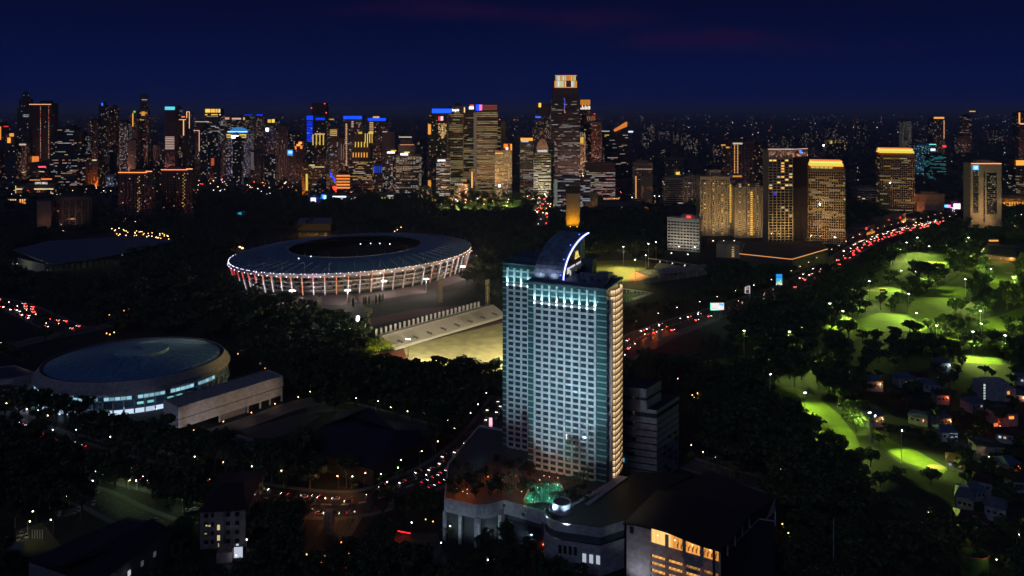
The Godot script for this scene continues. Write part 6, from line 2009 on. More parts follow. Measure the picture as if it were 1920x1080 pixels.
	for k in 2:
		var x := [1312.0, 1378.0][k] as float
		t = tower(["stepped beige apartment tower with warm stairwell windows, behind the white slab", "stepped beige apartment tower with a ladder of amber stair windows beside the dark flanked hotel"][k], x, x + 57, [332.0, 352.0][k], [442.0, 446.0][k], {"name": "apartment_tower", "cat": "apartments", "col": Color(0.44, 0.36, 0.24), "lit": 0.10, "pal": [WARM, GOLD, PALE], "fh": 3.3, "cw": 4.2, "glass_w": 0.4, "glass_h": 0.45, "deep": 0.5, "wash": [Color(1, 0.84, 0.58), 0.13, 1.0, 3], "cap": [[x + 19, x + 41, [319.0, 349.0 - 1.0][k], [332.0, 352.0][k], Color(0.42, 0.34, 0.24), 0.7]], "lights": rows([x + 56, x + 28][k] as float, [x + 59, x + 33][k] as float, [346.0, 360.0][k], [418.0, 442.0][k], 22, Color(1, 0.58, 0.12) * 0.9)})
		for r in 3:
			g = geo(Color(0.46, 0.38, 0.26))
			var hh := (442.0 - 340.0) / LENS * 316800.0 / 240.0
			g.box(Vector3(-18 + 15.0 * r, 0, 0.9), Vector3(6.0, hh - 4.0 * (r % 2), 2.2))
			part(t, "bay", g.mesh(M.paint))
			g = Geo.new()
			for f in 27:
				if rng.randf() < 0.28:
					g.col = pick([WARM, GOLD, PALE]) * rr(0.3, 0.9)
				else:
					g.col = Color(0.006, 0.005, 0.005)
				g.box(Vector3(-18 + 15.0 * r, 4.0 + 3.3 * f, 2.05), Vector3(2.4, 1.5, 0.1))
			part(t, "bay_window", g.mesh(M.glow1), "stuff")
	tower("tall dark tower with amber stair columns and purple grey flank", 1372, 1414, 266, 372, {"col": Color(0.15, 0.12, 0.14), "lit": 0.05, "ribs": 6, "wash": [Color(0.9, 0.75, 0.9), 0.05, 1.0, 1], "lights": rows(1376.4, 1378, 272, 326, 18, Color(1, 0.5, 0.15)) + rows(1382, 1384, 272, 326, 18, Color(1, 0.45, 0.12)) + [["top_light", 1374, 1392, 267.6, 270.6, PALE * 0.5, "glow1"], ["foot_light", 1374, 1391, 329, 332, Color(1, 0.4, 0.1) * 0.5, "glow1"]]})
	tower("dark tower with two amber steps left of the purple flanked one", 1356, 1372, 272, 370, {"col": Color(0.08, 0.06, 0.06), "lit": 0.06, "lights": [["amber_step_light", 1352, 1360, 271, 273, AMBER * 0.8, "glow1"], ["amber_step_light", 1361, 1373, 275, 277.6, AMBER * 0.7, "glow1"]]})
	tower("dark speckled tower right of the purple flanked one", 1414, 1434, 270, 372, {"col": Color(0.07, 0.055, 0.05), "lit": 0.16, "pal": [AMBER, WARM, PALE], "gain": 0.35})
	build_right_towers(beige)

func rows(x0: float, x1: float, y0: float, y1: float, n: int, c: Color) -> Array:
	var out := []
	var step := (y1 - y0) / n
	for k in n:
		out.append(["band_light", x0, x1, y0 + step * k, y0 + step * (k + 0.55), c * rr(0.75, 1.0), "glow1", 0.3])
	return out

func posts(x0: float, x1: float, y0: float, y1: float, n: int, c: Color) -> Array:
	var out := []
	var step := (x1 - x0) / n
	for k in n:
		out.append(["pilaster_light", x0 + step * (k + 0.3), x0 + step * (k + 0.62), y0, y1, c * rr(0.7, 1.0), "glow1", 0.4])
	return out

func screen_house(label: String, x0: float, x1: float, top: float, base: float, lights: Array, color: Color, e: float) -> void:
	var d := CAM_HEIGHT * LENS / (base - HORIZON)
	var a := at(x0, base, d)
	var b := at(x1, top, d)
	var t := thing("screen_building", label, "building", Vector3((a.x + b.x) / 2, 0, -d))
	var g := geo(Color(0.10, 0.10, 0.12))
	g.box(Vector3(0, 0, -8), Vector3(b.x - a.x, b.y, 16))
	g.box(Vector3(0, b.y, -8), Vector3((b.x - a.x) * 0.5, 2.5, 8))
	part(t, "wall", g.mesh(M.paint))
	for s in lights:
		var p := at(s[0], s[3], d) - t.position
		var q := at(s[1], s[2], d) - t.position
		g = geo(s[4])
		g.box(Vector3((p.x + q.x) / 2, p.y, 0.6), Vector3(q.x - p.x, q.y - p.y, 0.6))
		part(t, "screen", g.mesh(M[s[5]]))
	omni(t, Vector3(0, b.y * 0.6, 9.0), color, e, 2.0)

func build_right_towers(beige: Color) -> void:
	# hotel tower with fins of light under its roof
	var d := 316800.0 / (470 - 203)
	var corner := at(1487, 470, d)
	var t := thing("fin_crown_hotel", "tall slab hotel with uplit fins under its roofline and a blue logo", "hotel", Vector3(corner.x, 0, corner.z), 0.03)
	var wl := 47.0 / LENS * d
	var h := (470 - 280) / LENS * d
	var body := geo(Color(0.40, 0.34, 0.24))
	body.box(Vector3(-wl / 2, 0, -12), Vector3(wl, h, 24))
	part(t, "pale_slab", body.mesh(M.paint))
	# the darker flank turns away to the right
	var ry := 0.62
	var dark := Node3D.new()
	dark.name = "dark_flank"
	t.add_child(dark)
	dark.rotation.y = ry
	var wr := 32.0 / LENS * d / cos(ry) * 1.22
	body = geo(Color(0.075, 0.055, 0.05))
	body.box(Vector3(wr / 2, 0, -11), Vector3(wr, h - 0.4, 22))
	part(dark, "wall", body.mesh(M.paint))
	var grid := geo(Color(0.46, 0.39, 0.27))
	for k in 7:
		grid.box(Vector3(-wl + 0.7 + (wl - 1.4) * k / 6.0, 0, 0.3), Vector3(1.3, h - 13.5, 0.7))
	for f in 33:
		grid.box(Vector3(-wl / 2, 4.26 * f + 0.3, 0.16), Vector3(wl - 1.4, 0.5 if f < 21 else 1.7, 0.4))
	part(t, "facade_grid", grid.mesh(M.paint), "stuff")
	var pane := geo(Color(0.015, 0.015, 0.02))
	pane.box(Vector3.ZERO, Vector3((wl - 1.4) / 6.0 - 1.3, 2.9, 0.1))
	var pm := pane.mesh(M.glass)
	var litm := []
	for c in [Color(1, 0.45, 0.10), Color(1, 0.60, 0.16), Color(0.9, 0.75, 0.4) * 0.5, Color(0.03, 0.03, 1.0)]:
		pane.c.fill(c)
		litm.append(pane.mesh(M.glow1))
	for f in 33:
		for k in 6:
			var o := Vector3(-wl + 0.7 + (wl - 1.4) * (k + 0.5) / 6.0, 4.26 * f + 1.4, 0.1)
			var m := pm
			if f == 20 and k == 1: m = litm[3]
			elif f > 21 and rng.randf() < 0.30: m = litm[rng.randi() % 3]
			elif f < 20 and rng.randf() < 0.04: m = litm[2]
			var w := part(t, "lit_window" if m != pm else "window", m)
			w.position = o
	var ribs := geo(Color(0.13, 0.10, 0.10))
	for k in 12:
		ribs.box(Vector3(1.2 + (wr - 2) * k / 11.0, 0, 0.2), Vector3(0.5, h * 0.62, 0.5))
	part(dark, "flank_rib", ribs.mesh(M.paint), "stuff")
	# crown
	var cy := h - 13.0
	var fin := geo(Color(0.5, 0.42, 0.38))
	for k in 7:
		fin.box(Vector3(-wl + 0.7 + (wl - 1.4) * k / 6.0, cy, 0.45), Vector3(0.9, 12.6, 1.0))
		spot(t, Vector3(-wl + 0.7 + (wl - 1.4) * k / 6.0, cy + 0.4, 2.1), Vector3(-wl + 0.7 + (wl - 1.4) * k / 6.0, cy + 10.0, 0.6), Color(1, 0.72, 0.62), 110.0, 30.0, 0.8, 0.3)
	part(t, "fin", fin.mesh(M.paint), "stuff")
	fin = geo(Color(0.5, 0.42, 0.38))
	for k in 13:
		fin.box(Vector3(1.0 + (wr - 1.6) * k / 12.0, cy, 0.4), Vector3(0.6, 12.4, 0.8))
	part(dark, "fin", fin.mesh(M.paint), "stuff")
	for k in 5:
		spot(dark, Vector3(3.0 + (wr - 6.0) * k / 4.0, cy - 0.4, 2.6), Vector3(3.0 + (wr - 6.0) * k / 4.0, cy + 9.0, 0.4), Color(1, 0.66, 0.52), 120.0, 46.0, 0.8, 0.3)
	var line := geo(Color(1, 0.72, 0.66) * 0.8)
	line.box(Vector3(-wl / 2, h, 0.3), Vector3(wl + 0.6, 0.8, 0.8))
	part(t, "roofline_light", line.mesh(M.glow1))
	line = geo(Color(1, 0.66, 0.56) * 0.7)
	line.box(Vector3(wr / 2, h - 0.2, 0.3), Vector3(wr, 0.7, 0.8))
	part(dark, "roofline_light", line.mesh(M.glow1))
	var logo := geo(Color(0.06, 0.22, 1.0))
	logo.box(Vector3(wr * 0.44, cy + 6.0, 1.0), Vector3(1.6, 5.2, 0.5))
	logo.box(Vector3(wr * 0.56, cy + 6.4, 1.0), Vector3(3.8, 2.0, 0.5))
	logo.box(Vector3(wr * 0.50, cy + 9.6, 1.0), Vector3(2.8, 1.2, 0.5))
	part(dark, "logo_sign", logo.mesh(M.glow2))
	var roof := geo(Color(0.06, 0.05, 0.05))
	roof.box(Vector3(-wl / 2, h, -13), Vector3(wl - 1.5, 0.5, 21))
	roof.box(Vector3(-wl / 2 + 2, h + 0.5, -12), Vector3(wl * 0.4, 2.0, 8))
	part(t, "roof", roof.mesh(M.roofing))
	for k in 3:
		spot(t, Vector3(-wl * (k + 0.5) / 3.0, 20.0, 40.0), Vector3(-wl * (k + 0.5) / 3.0, 52.0, 0), Color(1, 0.82, 0.52), 900.0, 54.0, 1.0, 0.8)
	# its podium with one line of amber light
	var p := thing("hotel_plinth", "long low hotel plinth edged by one line of amber light", "podium")
	var g := geo(Color(0.13, 0.10, 0.08))
	g.prism(flat([1388, 478, 1485, 488, 1552, 468, 1540, 452, 1400, 452], 18.0), 0.0, 18.0)
	part(p, "wall", g.mesh(M.paint))
	g = geo(Color(1, 0.42, 0.14) * 0.8)
	wall_run(g, gp(1386, 476, 18.3), gp(1485, 486.5, 18.3), 18.2, 18.9, 0.6)
	wall_run(g, gp(1485, 486.5, 18.3), gp(1552, 467, 18.3), 18.2, 18.9, 0.6)
	part(p, "edge_light", g.mesh(M.glow1))
	for k in 16:
		var s := 0.08 + 0.055 * k
		var b := gp(1388, 486, 10).lerp(gp(1485, 496, 10), s)
		var w := geo(Color(1, 0.4, 0.16) * rr(0.15, 0.7))
		w.box(Vector3(b.x, 6.0 + 4.0 * (k % 2), b.z + 0.6), Vector3(2.2, 2.0, 1.4), -0.1)
		part(p, "lit_window", w.mesh(M.glow1))
	var lg := geo(BLUE)
	lg.box(gp(1503, 487, 12), Vector3(3.4, 3.4, 0.8))
	part(p, "logo_sign", lg.mesh(M.glow2))
	var q := thing("hotel_cube_wing", "plain cream cube wing with a strip of lit windows before the apartment towers", "annex")
	g = geo(Color(0.50, 0.42, 0.29))
	g.prism(flat([1343, 457, 1387, 459, 1392, 452, 1348, 451], 20.0), 0.0, 20.0)
	g.prism(flat([1388, 461, 1412, 462, 1416, 456, 1390, 455], 16.0), 0.0, 16.0)
	part(q, "wall", g.mesh(M.paint))
	for k in 5:
		var b := gp(1374, 472 + 4 * k, 0)
		var w := geo(Color(1, 0.72, 0.3) * (0.35 + 0.1 * k))
		w.box(gp(1374, 459, 20) + Vector3(0, -4.0 - 3.2 * k, 1.2), Vector3(3.4, 0.9, 1.0))
		part(q, "lit_window", w.mesh(M.glow1))
	spot(q, gp(1362, 520) + Vector3(0, 2, 0), gp(1364, 480, 10), Color(1, 0.85, 0.55), 330.0, 40.0, 1.0, 0.6)
	# twin stone towers with golden crowns
	for k in 2:
		var x := [1518.0, 1647.0][k] as float
		var xe := [1588.0, 1717.0][k] as float
		var top := [318.0, 292.0][k] as float
		var base := [457.0, 408.0][k] as float
		t = tower(["stone office tower with a golden double crown, standing nearest the hotel with fins of light", "stone office tower with a golden double crown, standing further along the boulevard"][k], x - 6 * (1 - k), xe, top, base, {"name": "gold_crown_tower", "yaw": -17.0, "deep": 0.72, "col": [Color(0.30, 0.22, 0.13), Color(0.26, 0.15, 0.11)][k], "lit": 0.17, "style": "bands", "pal": [OLIVE, PALE, GOLD], "fh": 4.0, "cw": 3.3, "glass_w": 0.5, "glass_h": 0.5, "gain": 0.5, "wash": [Color(1, 0.78, 0.52), [0.13, 0.11][k], 1.0, 3]})
		var dd := 316800.0 / (base - 203)
		var hh := (base - top) / LENS * dd
		var w := (xe - x) / LENS * dd / (cos(0.297) + 0.72 * sin(0.297))
		for r in 3:
			g = geo([Color(0.42, 0.32, 0.10), Color(0.95, 0.86, 0.10) * 0.72, Color(1.0, 0.92, 0.22) * 0.8][r])
			var s := [0.86, 0.96, 0.90][r] as float
			g.box(Vector3(0, hh + 1.2 + [0.0, 4.4, 9.0][r], -w * 0.36), Vector3(w * s, [4.4, 4.2, 3.8][r], w * 0.72 * s))
			part(t, ["crown_storey", "crown_light", "crown_light"][r], g.mesh(M.paint if r == 0 else M.glow1))
			g = geo(Color(1, 0.2, 0.04))
			if r == 1:
				g.box(Vector3(0, hh + 5.0, -w * 0.36), Vector3(w * 1.0, 0.7, w * 0.74))
				g.box(Vector3(0, hh + 9.6 + 3.9, -w * 0.36), Vector3(w * 0.92, 0.6, w * 0.67))
				part(t, "crown_edge_light", g.mesh(M.glow1))
		if k == 0:
			g = Geo.new()
			for s in 5:
				g.col = Color(0.9, 0.78, 0.2) * 0.5
				g.box(Vector3(-w * 0.40 + s * w * 0.13, hh + 1.6, 0.0 - w * 0.045), Vector3(w * 0.11, 3.0, 0.4))
			part(t, "crown_panel_light", g.mesh(M.glow1))
		var sp := geo(WHITE)
		sp.box(Vector3(-w * 0.2, hh * [0.52, 0.55][k], 1.0), Vector3(1.6, 2.4, 1.0))
		part(t, "bright_lamp", sp.mesh(M.glow12))
		if k == 0:
			omni(t, Vector3(-w * 0.2, hh * 0.52 + 1.2, 6.0), Color(1, 0.92, 0.7), 34.0, 0.5)
	# white slab with continuous dark window bands
	t = tower("white nine storey slab with long dark window bands and a red roof sign", 1250, 1312, 410, 471, {"name": "white_slab", "cat": "building", "yaw": -24.0, "deep": 0.30, "col": Color(0.55, 0.52, 0.47), "lit": 0.02, "fh": 4.6, "cw": 4.6, "glass_w": 0.78, "glass_h": 0.42, "wash": [Color(1, 0.95, 0.85), 0.24, 1.0, 2], "lights": [["red_sign", 1287, 1294, 404, 408, RED, "glow2", 0.0]], "cap": [[1278, 1298, 402, 410, Color(0.4, 0.38, 0.35), 0.4]]})
	spot(t, Vector3(26, 2.0, 22), Vector3(22, 10, 0), Color(0.6, 0.9, 1.0), 60.0, 40.0, 1.0, 0.5)
	tower("low grey ribbed block between the gold crowned towers", 1608, 1647, 353, 388, {"col": Color(0.2, 0.18, 0.19), "lit": 0.05, "style": "bands", "glass_w": 1.0, "wash": [Color(1, 0.85, 0.8), 0.08, 1.0, 2]})
	t = tower("peach coloured blank mall block right of the gold crowned tower", 1715, 1771, 365, 404, {"name": "peach_mall", "cat": "mall", "col": Color(0.48, 0.26, 0.17), "lit": 0.0, "dark_glass": false, "deep": 0.4, "wash": [Color(1, 0.6, 0.38), 0.26, 1.0, 3]})
	for s in [[1718, 1758, 376, 402, Color(0.52, 0.30, 0.20)], [1764, 1768, 366, 404, Color(0.5, 0.24, 0.2)]]:
		var dd := 316800.0 / (404 - 203)
		var a := at(s[0], s[3], dd) - t.position
		var b := at(s[1], s[2], dd) - t.position
		g = geo(s[4])
		g.box(Vector3((a.x + b.x) / 2, a.y, 0.8), Vector3(b.x - a.x, b.y - a.y, 1.6))
		part(t, "wall_panel", g.mesh(M.paint))
	# white office with two dark window strips
	t = tower("pale office tower with two dark window strips and a glowing blue square sign", 1820, 1878, 307, 428, {"name": "blue_sign_office", "cat": "office", "col": Color(0.50, 0.42, 0.32), "lit": 0.0, "dark_glass": false, "deep": 0.4, "wash": [Color(1, 0.78, 0.52), 0.24, 1.0, 2], "lights": [["roofline_light", 1821, 1877, 306, 307.2, Color(1, 0.30, 0.1), "glow2", 0.4], ["blue_sign", 1824, 1834, 310, 318.6, Color(0.06, 0.35, 1.0), "glow2", 0.5], ["blue_sign", 1826.4, 1831.6, 312, 316.4, Color(0.7, 0.95, 1), "glow1", 1.0]]})
	var dd := 316800.0 / (428 - 203)
	for s in [[1824.4, 1834.6, 319, 399], [1850, 1869, 324, 402], [1844, 1847, 322, 417]]:
		var a := at(s[0], s[3], dd) - t.position
		var b := at(s[1], s[2], dd) - t.position
		g = geo(Color(0.015, 0.018, 0.02))
		g.box(Vector3((a.x + b.x) / 2, a.y, 0.1), Vector3(b.x - a.x, b.y - a.y, 0.3))
		part(t, "window_strip", g.mesh(M.glass))
		var li := Geo.new()
		var fl := geo(Color(0.3, 0.27, 0.23))
		var y := a.y + 2.0
		while y < b.y - 2.0:
			fl.box(Vector3((a.x + b.x) / 2, y - 0.9, 0.3), Vector3(b.x - a.x, 0.5, 0.3))
			for k in int((b.x - a.x) / 1.4):
				if rng.randf() < 0.2:
					li.col = pick([PALE, WHITE, OLIVE]) * rr(0.1, 0.5)
					li.box(Vector3(a.x + 0.7 + 1.4 * k, y, 0.35), Vector3(1.0, 1.4, 0.12))
			y += 3.5
		part(t, "floor_line", fl.mesh(M.paint), "stuff")
		part(t, "lit_window", li.mesh(M.glow1), "stuff")
	# boulevard shops glowing orange
	for k in 4:
		var x := [1594.0, 1642.0, 1665.0, 1690.0][k] as float
		var y := [446.0, 431.0, 424.0, 424.0][k] as float
		var a := gp([1615, 1643, 1663, 1681][k], [445, 434, 428, 423][k])
		var b := gp([1640, 1660, 1672, 1699][k], [438, 428, 423, 414][k])
		var u := (b - a).normalized()
		var w := a.distance_to(b)
		t = thing("boulevard_shop", ["orange lit shop with a red sign, nearest in the boulevard row", "low orange lit shop with gold upper windows in the boulevard row", "dim gable ended shop with a red sign in the boulevard row", "white fronted shop with orange arches at the far end of the boulevard row"][k], "shop", a, -atan2(u.z, u.x))
		var hh := [15.0, 11.0, 15.0, 14.0][k] as float
		g = geo([Color(0.42, 0.28, 0.18), Color(0.40, 0.26, 0.15), Color(0.40, 0.18, 0.13), Color(0.5, 0.36, 0.25)][k])
		g.box(Vector3(w / 2, 0, -12), Vector3(w, hh, 24))
		g.box(Vector3(w / 2, hh, -0.6), Vector3(w, 1.4, 1.0))
		part(t, "wall", g.mesh(M.paint))
		g = geo(Color(0.06, 0.05, 0.05))
		g.box(Vector3(w / 2, hh, -13), Vector3(w - 1.0, 0.6, 22))
		part(t, "roof", g.mesh(M.roofing))
		for s in int(w / 4.0):
			g = geo(Color(1, 0.40, 0.07) * rr(0.6, 1.0) if k != 1 else Color(1, 0.6, 0.12) * rr(0.4, 0.9))
			g.box(Vector3(2.0 + 4.0 * s, 1.2, 0.15), Vector3(1.7, 4.2, 0.4))
			part(t, "arch_window_light", g.mesh(M.glow1))
		if k != 1:
			g = geo(Color(1, 0.05, 0.03))
			g.box(Vector3(w * 0.35, hh - 3.5, 0.6), Vector3(5.5, 3.0, 0.6))
			part(t, "red_sign", g.mesh(M.glow2))
		else:
			g = geo(Color(1, 0.55, 0.1) * 0.6)
			g.box(Vector3(w * 0.5, 6.5, 0.3), Vector3(w * 0.8, 2.4, 0.4))
			part(t, "upper_window_light", g.mesh(M.glow1))
		for s in 2:
			omni(t, Vector3(w * (0.25 + 0.5 * s), 5.5, 6.0), Color(1, 0.45, 0.12), 42.0, 1.0)
	g = geo(Color(0.10, 0.09, 0.085))
	g.prism(flat([1588, 442, 1625, 432, 1605, 420, 1580, 425], 14.0), 0.0, 14.0)
	g.prism(flat([1614, 428, 1690, 412, 1660, 404, 1600, 412], 13.0), 0.0, 13.0)
	single("shop_row_rear", g.mesh(M.paint), "dark flat roofed buildings behind the orange lit boulevard shops", "building")
	# magenta screens where the boulevard fades
	screen_house("corner building with a cyan and magenta screen at the boulevard end", 1770, 1784, 382, 402, [[1771, 1777, 384, 395, Color(0.1, 0.6, 1), "glow2"], [1777, 1782, 384, 395, Color(1, 0.15, 0.4), "glow2"]], Color(0.6, 0.1, 1.0), 60.0)
	screen_house("corner building with the largest white screen at the boulevard end", 1783, 1802, 378, 402, [[1788, 1800, 382, 392.6, Color(0.95, 0.95, 0.85), "glow2"], [1782, 1786, 389, 400, Color(0.7, 0.85, 1), "glow2"], [1789, 1799, 395, 401, Color(0.9, 0.85, 0.9), "glow1"]], Color(0.9, 0.2, 0.9), 160.0)
	screen_house("small white billboard left of the pale office tower", 1810, 1821, 388, 408, [[1812, 1820, 389, 394, WHITE, "glow2"]], Color(0.9, 0.9, 1.0), 20.0)
	# beyond the right edge
	tower("low golden arcaded palace right of the pale office tower", 1878, 1935, 373, 396, {"name": "golden_palace", "cat": "palace", "col": Color(0.5, 0.34, 0.14), "lit": 0.0, "dark_glass": false, "wash": [Color(1, 0.6, 0.12), 0.5, 1.0, 5], "lights": posts(1880, 1930, 379, 386, 10, Color(1, 0.55, 0.08)) + [["foot_light", 1882, 1930, 388, 389.4, Color(1, 0.35, 0.2), "glow1", 3.0]]})
	tower("dark office with an amber roof cube cut by the right edge", 1905, 1935, 312, 372, {"col": Color(0.06, 0.05, 0.05), "lit": 0.2, "style": "bands", "pal": [PALE, OLIVE], "gain": 0.3, "lights": [["amber_sign", 1905, 1935, 300.6, 310, AMBER, "glow1"]], "cap": [[1905, 1935, 300, 312, Color(0.3, 0.1, 0.02), 0.6]]})
	tower("cyan glowing block with a white sign beyond the golden crown", 1717, 1756, 271, 330, {"col": Color(0.10, 0.20, 0.26), "lit": 0.30, "pal": [Color(0.5, 0.9, 1), COOL, CYAN], "cap": [], "lights": [["white_sign", 1744.6, 1753.6, 278.4, 283, WHITE, "glow1", 0.4], ["cyan_light", 1742, 1755, 270, 271.4, Color(0.3, 1, 0.9), "glow1", 0.4]], "wash": [Color(0.3, 0.8, 1), 0.20, 1.0, 1]})
	tower("teal lit block right of the cyan one", 1744, 1774, 290, 338, {"col": Color(0.03, 0.08, 0.09), "lit": 0.30, "pal": [Color(0.1, 0.7, 0.65), Color(0.15, 0.6, 0.7)], "style": "bands", "gain": 0.4, "lights": [["red_sign", 1770, 1777, 272.4, 277, RED, "glow1", -8.0]]})
	tower("thin dark tower with an amber roof and one beaded amber edge", 1749, 1772, 224, 300, {"col": Color(0.05, 0.042, 0.045), "lit": 0.10, "lights": [["amber_roof_light", 1751, 1770, 219.4, 222.6, AMBER, "glow1"]] + rows(1769, 1771, 226, 260, 14, Color(1, 0.42, 0.2)), "cap": [[1750, 1771, 219, 224, Color(0.1, 0.05, 0.02), 0.6]]})
	tower("dark tower with pinkish lit floors on the right skyline", 1806, 1822, 217, 290, {"col": Color(0.05, 0.045, 0.05), "lit": 0.18, "style": "bands", "pal": [PINK, PALE], "gain": 0.35, "lights": [["amber_roof_light", 1820, 1831, 208, 209.6, GOLD * 0.8, "glow1", -10.0]]})
	tower("brown tower edged with amber lamps at the right skyline edge", 1910, 1935, 211, 300, {"col": Color(0.10, 0.06, 0.045), "lit": 0.03, "lights": [["edge_light", 1910, 1912.6, 211, 232, Color(1, 0.42, 0.12), "glow1"], ["edge_light", 1912, 1920, 231, 233.4, Color(1, 0.5, 0.25), "glow1"]]})
	tower("pale green lit tower on the far right skyline", 1692, 1709, 227, 290, {"col": Color(0.07, 0.075, 0.07), "lit": 0.35, "pal": [Color(0.75, 0.85, 0.5), COOL], "gain": 0.3})
	tower("hospital like slab lit cream behind a bright floodlight", 1555, 1586, 262, 286, {"col": Color(0.4, 0.32, 0.16), "lit": 0.22, "pal": [PALE, GOLD], "cw": 5.0, "fh": 5.0, "wash": [Color(1, 0.85, 0.4), 0.22, 1.0, 2], "lights": [["gold_edge_light", 1557, 1560, 264, 279, GOLD * 0.6, "glow1", 0.3]]})
	var star := thing("yard_floodlight", "single dazzling white floodlight far behind the hotel with fins of light", "floodlight", at(1544.5, 278, 316800.0 / (282 - 203)))
	g = geo(WHITE)
	g.box(Vector3(0, 12, 0), Vector3(8, 6, 3))
	part(star, "lamp", g.mesh(M.glow12))
	g = geo(Color(0.2, 0.2, 0.2))
	g.box(Vector3(0, -30, -2), Vector3(1.5, 44, 1.5))
	part(star, "pole", g.mesh(M.paint))
	omni(star, Vector3(0, 18, 6), Color(1, 0.95, 0.7), 1500.0, 2.0)

func build_city_fabric() -> void:
	# dim mid rise blocks between and behind the named towers
	var names := ["dim block of flats with a few lit windows in the distant left city", "dim block of flats with a few lit windows in the distant middle city", "dim block of flats with a few lit windows in the distant right city"]
	for k in 84:
		var x := rr(-40, 1960)
		var right := x > 1130
		var base := rr(262, 312) if right else rr(312, 352)
		var top := base - rr(14, 36) if right else rr(236, 300)
		if x > 1430 and base > 296: base -= 20; top -= 20
		var w := rr(9, 22)
		tower(names[0 if x < 640 else (1 if x < 1130 else 2)], x, x + w, top, base, {"name": "city_block", "cat": "building", "group": ["distant blocks on the left", "distant blocks in the middle", "distant blocks on the right"][0 if x < 640 else (1 if x < 1130 else 2)], "col": Color(0.05, 0.045, 0.05), "lit": rr(0.05, 0.22), "pal": [WARM, PALE, COOL, PINK], "gain": 0.5, "cw": 4.5, "fh": 4.2, "dark_glass": false})
	var kerb := Geo.new()
	kerb.box(Vector3.ZERO, Vector3(1, 1, 1))
	var spots := []
	for k in 420:
		var q: Array = [[560, 1180, 366, 384], [0, 330, 352, 376], [360, 560, 340, 372], [1180, 1330, 372, 392], [1560, 1920, 366, 402], [990, 1060, 372, 410]][rng.randi() % 6]
		var p := gp(lerpf(q[0], q[1], rng.randf()), lerpf(q[2], q[3], rng.randf()))
		spots.append([p + Vector3(0, rr(5, 12), 0), Vector3(1.6, 1.0, 1.0) * rr(0.5, 1.5), 0.0])
	multi("street_level_lights", kerb.mesh(M.glow4), spots, [WARM, PALE, WHITE, AMBER, RED, COOL, WARM * 0.5], "lamps and shop lights at street level under the towers")
	# the carpet of low roofs out to the horizon, and its lights
	var mesh_g := geo(Color.WHITE)
	mesh_g.box(Vector3.ZERO, Vector3(1, 1, 1))
	var place := []
	for k in 9000:
		var d := 1500.0 * pow(14.0, rng.randf())
		var px := rr(-120, 2040)
		if d < 2300 and px > 320 and px < 1100: continue
		var p := at(px, 300, d)
		var s := Vector3(rr(10, 34), rr(5, 16) * (1.0 + 0.6 * float(rng.randf() < 0.1)), rr(10, 34))
		place.append([Vector3(p.x, 0, p.z), s, rng.randf() * TAU])
	multi("low_rooftops", mesh_g.mesh(M.paint), place, [Color(0.05, 0.045, 0.045), Color(0.08, 0.065, 0.06), Color(0.03, 0.03, 0.035), Color(0.06, 0.04, 0.035)], "dark low roofs of the city stretching to the horizon")
	var lit_g := geo(Color.WHITE)
	lit_g.box(Vector3.ZERO, Vector3(1, 1, 1))
	for r in 2:
		place = []
		var n := [1700, 260][r] as int
		for k in n:
			var d := 1600.0 * pow([14.0, 9.0][r], pow(rng.randf(), 0.8))
			var px := rr(-60, 1980)
			if d < 2300 and px > 360 and px < 1130 and rng.randf() < 0.9: continue
			if rng.randf() < 0.55:   # lights gather in streets and clusters
				px = 40.0 * floor(px / 40.0) + rr(0, 13)
			var p := at(px, 300, d)
			var s := d / 3000.0 * rr(0.4, 1.1)
			place.append([Vector3(p.x, rr(6, 24), p.z), Vector3(s * rr(1.0, 2.2), s, s), 0.0])
		multi("distant_city_lights", lit_g.mesh(M[["glow1", "glow4"][r]]), place, [WARM * 0.8, PALE, COOL, WHITE, PINK * 0.7, AMBER * 0.8, Color(0.6, 0.8, 1) * 0.6, RED * 0.7, PALE * 0.5, WARM * 0.5], ["faint window lights scattered over the distant city", "brighter lamps scattered over the distant city"][r])

func multi(called: String, m: Mesh, place: Array, tones: Array, label: String) -> void:
	var mm := MultiMesh.new()
	mm.transform_format = MultiMesh.TRANSFORM_3D
	mm.use_colors = not tones.is_empty()
	mm.mesh = m
	mm.instance_count = place.size()
	for i in place.size():
		var b := Basis(Vector3.UP, place[i][2]).scaled_local(place[i][1])
		mm.set_instance_transform(i, Transform3D(b, place[i][0]))
		if not tones.is_empty():
			mm.set_instance_color(i, tones[rng.randi() % tones.size()])
	var o := MultiMeshInstance3D.new()
	o.name = numbered(called)
	o.multimesh = mm
	add_child(o)
	tag(o, label, "", "", "stuff")

# ---------- roads, cars, lamps ----------
var road_paths := {}     # name -> [points, half width]
var keep_clear := []     # outlines in which no tree stands

func smooth_path(px: Array, step := 6.0) -> PackedVector3Array:
	var c := Curve3D.new()
	c.bake_interval = step
	var pts := []
	for i in range(0, px.size(), 2): pts.append(gp(px[i], px[i + 1]))
	for i in pts.size():
		var tan := Vector3.ZERO
		if i > 0 and i < pts.size() - 1:
			tan = (pts[i + 1] - pts[i - 1]) / 6.0
		c.add_point(pts[i], -tan, tan)
	return c.get_baked_points()

func side_of(pts: PackedVector3Array, i: int) -> Vector3:
	var a := pts[maxi(i - 1, 0)]
	var b := pts[mini(i + 1, pts.size() - 1)]
	return (b - a).normalized().cross(Vector3.UP)

func ribbon(pts: PackedVector3Array, o0: float, o1: float, y: float, g: Geo) -> void:
	for i in pts.size() - 1:
		var s := side_of(pts, i)
		var r := side_of(pts, i + 1)
		g.quad(pts[i] + s * o0 + Vector3(0, y, 0), pts[i] + s * o1 + Vector3(0, y, 0), pts[i + 1] + r * o1 + Vector3(0, y, 0), pts[i + 1] + r * o0 + Vector3(0, y, 0))

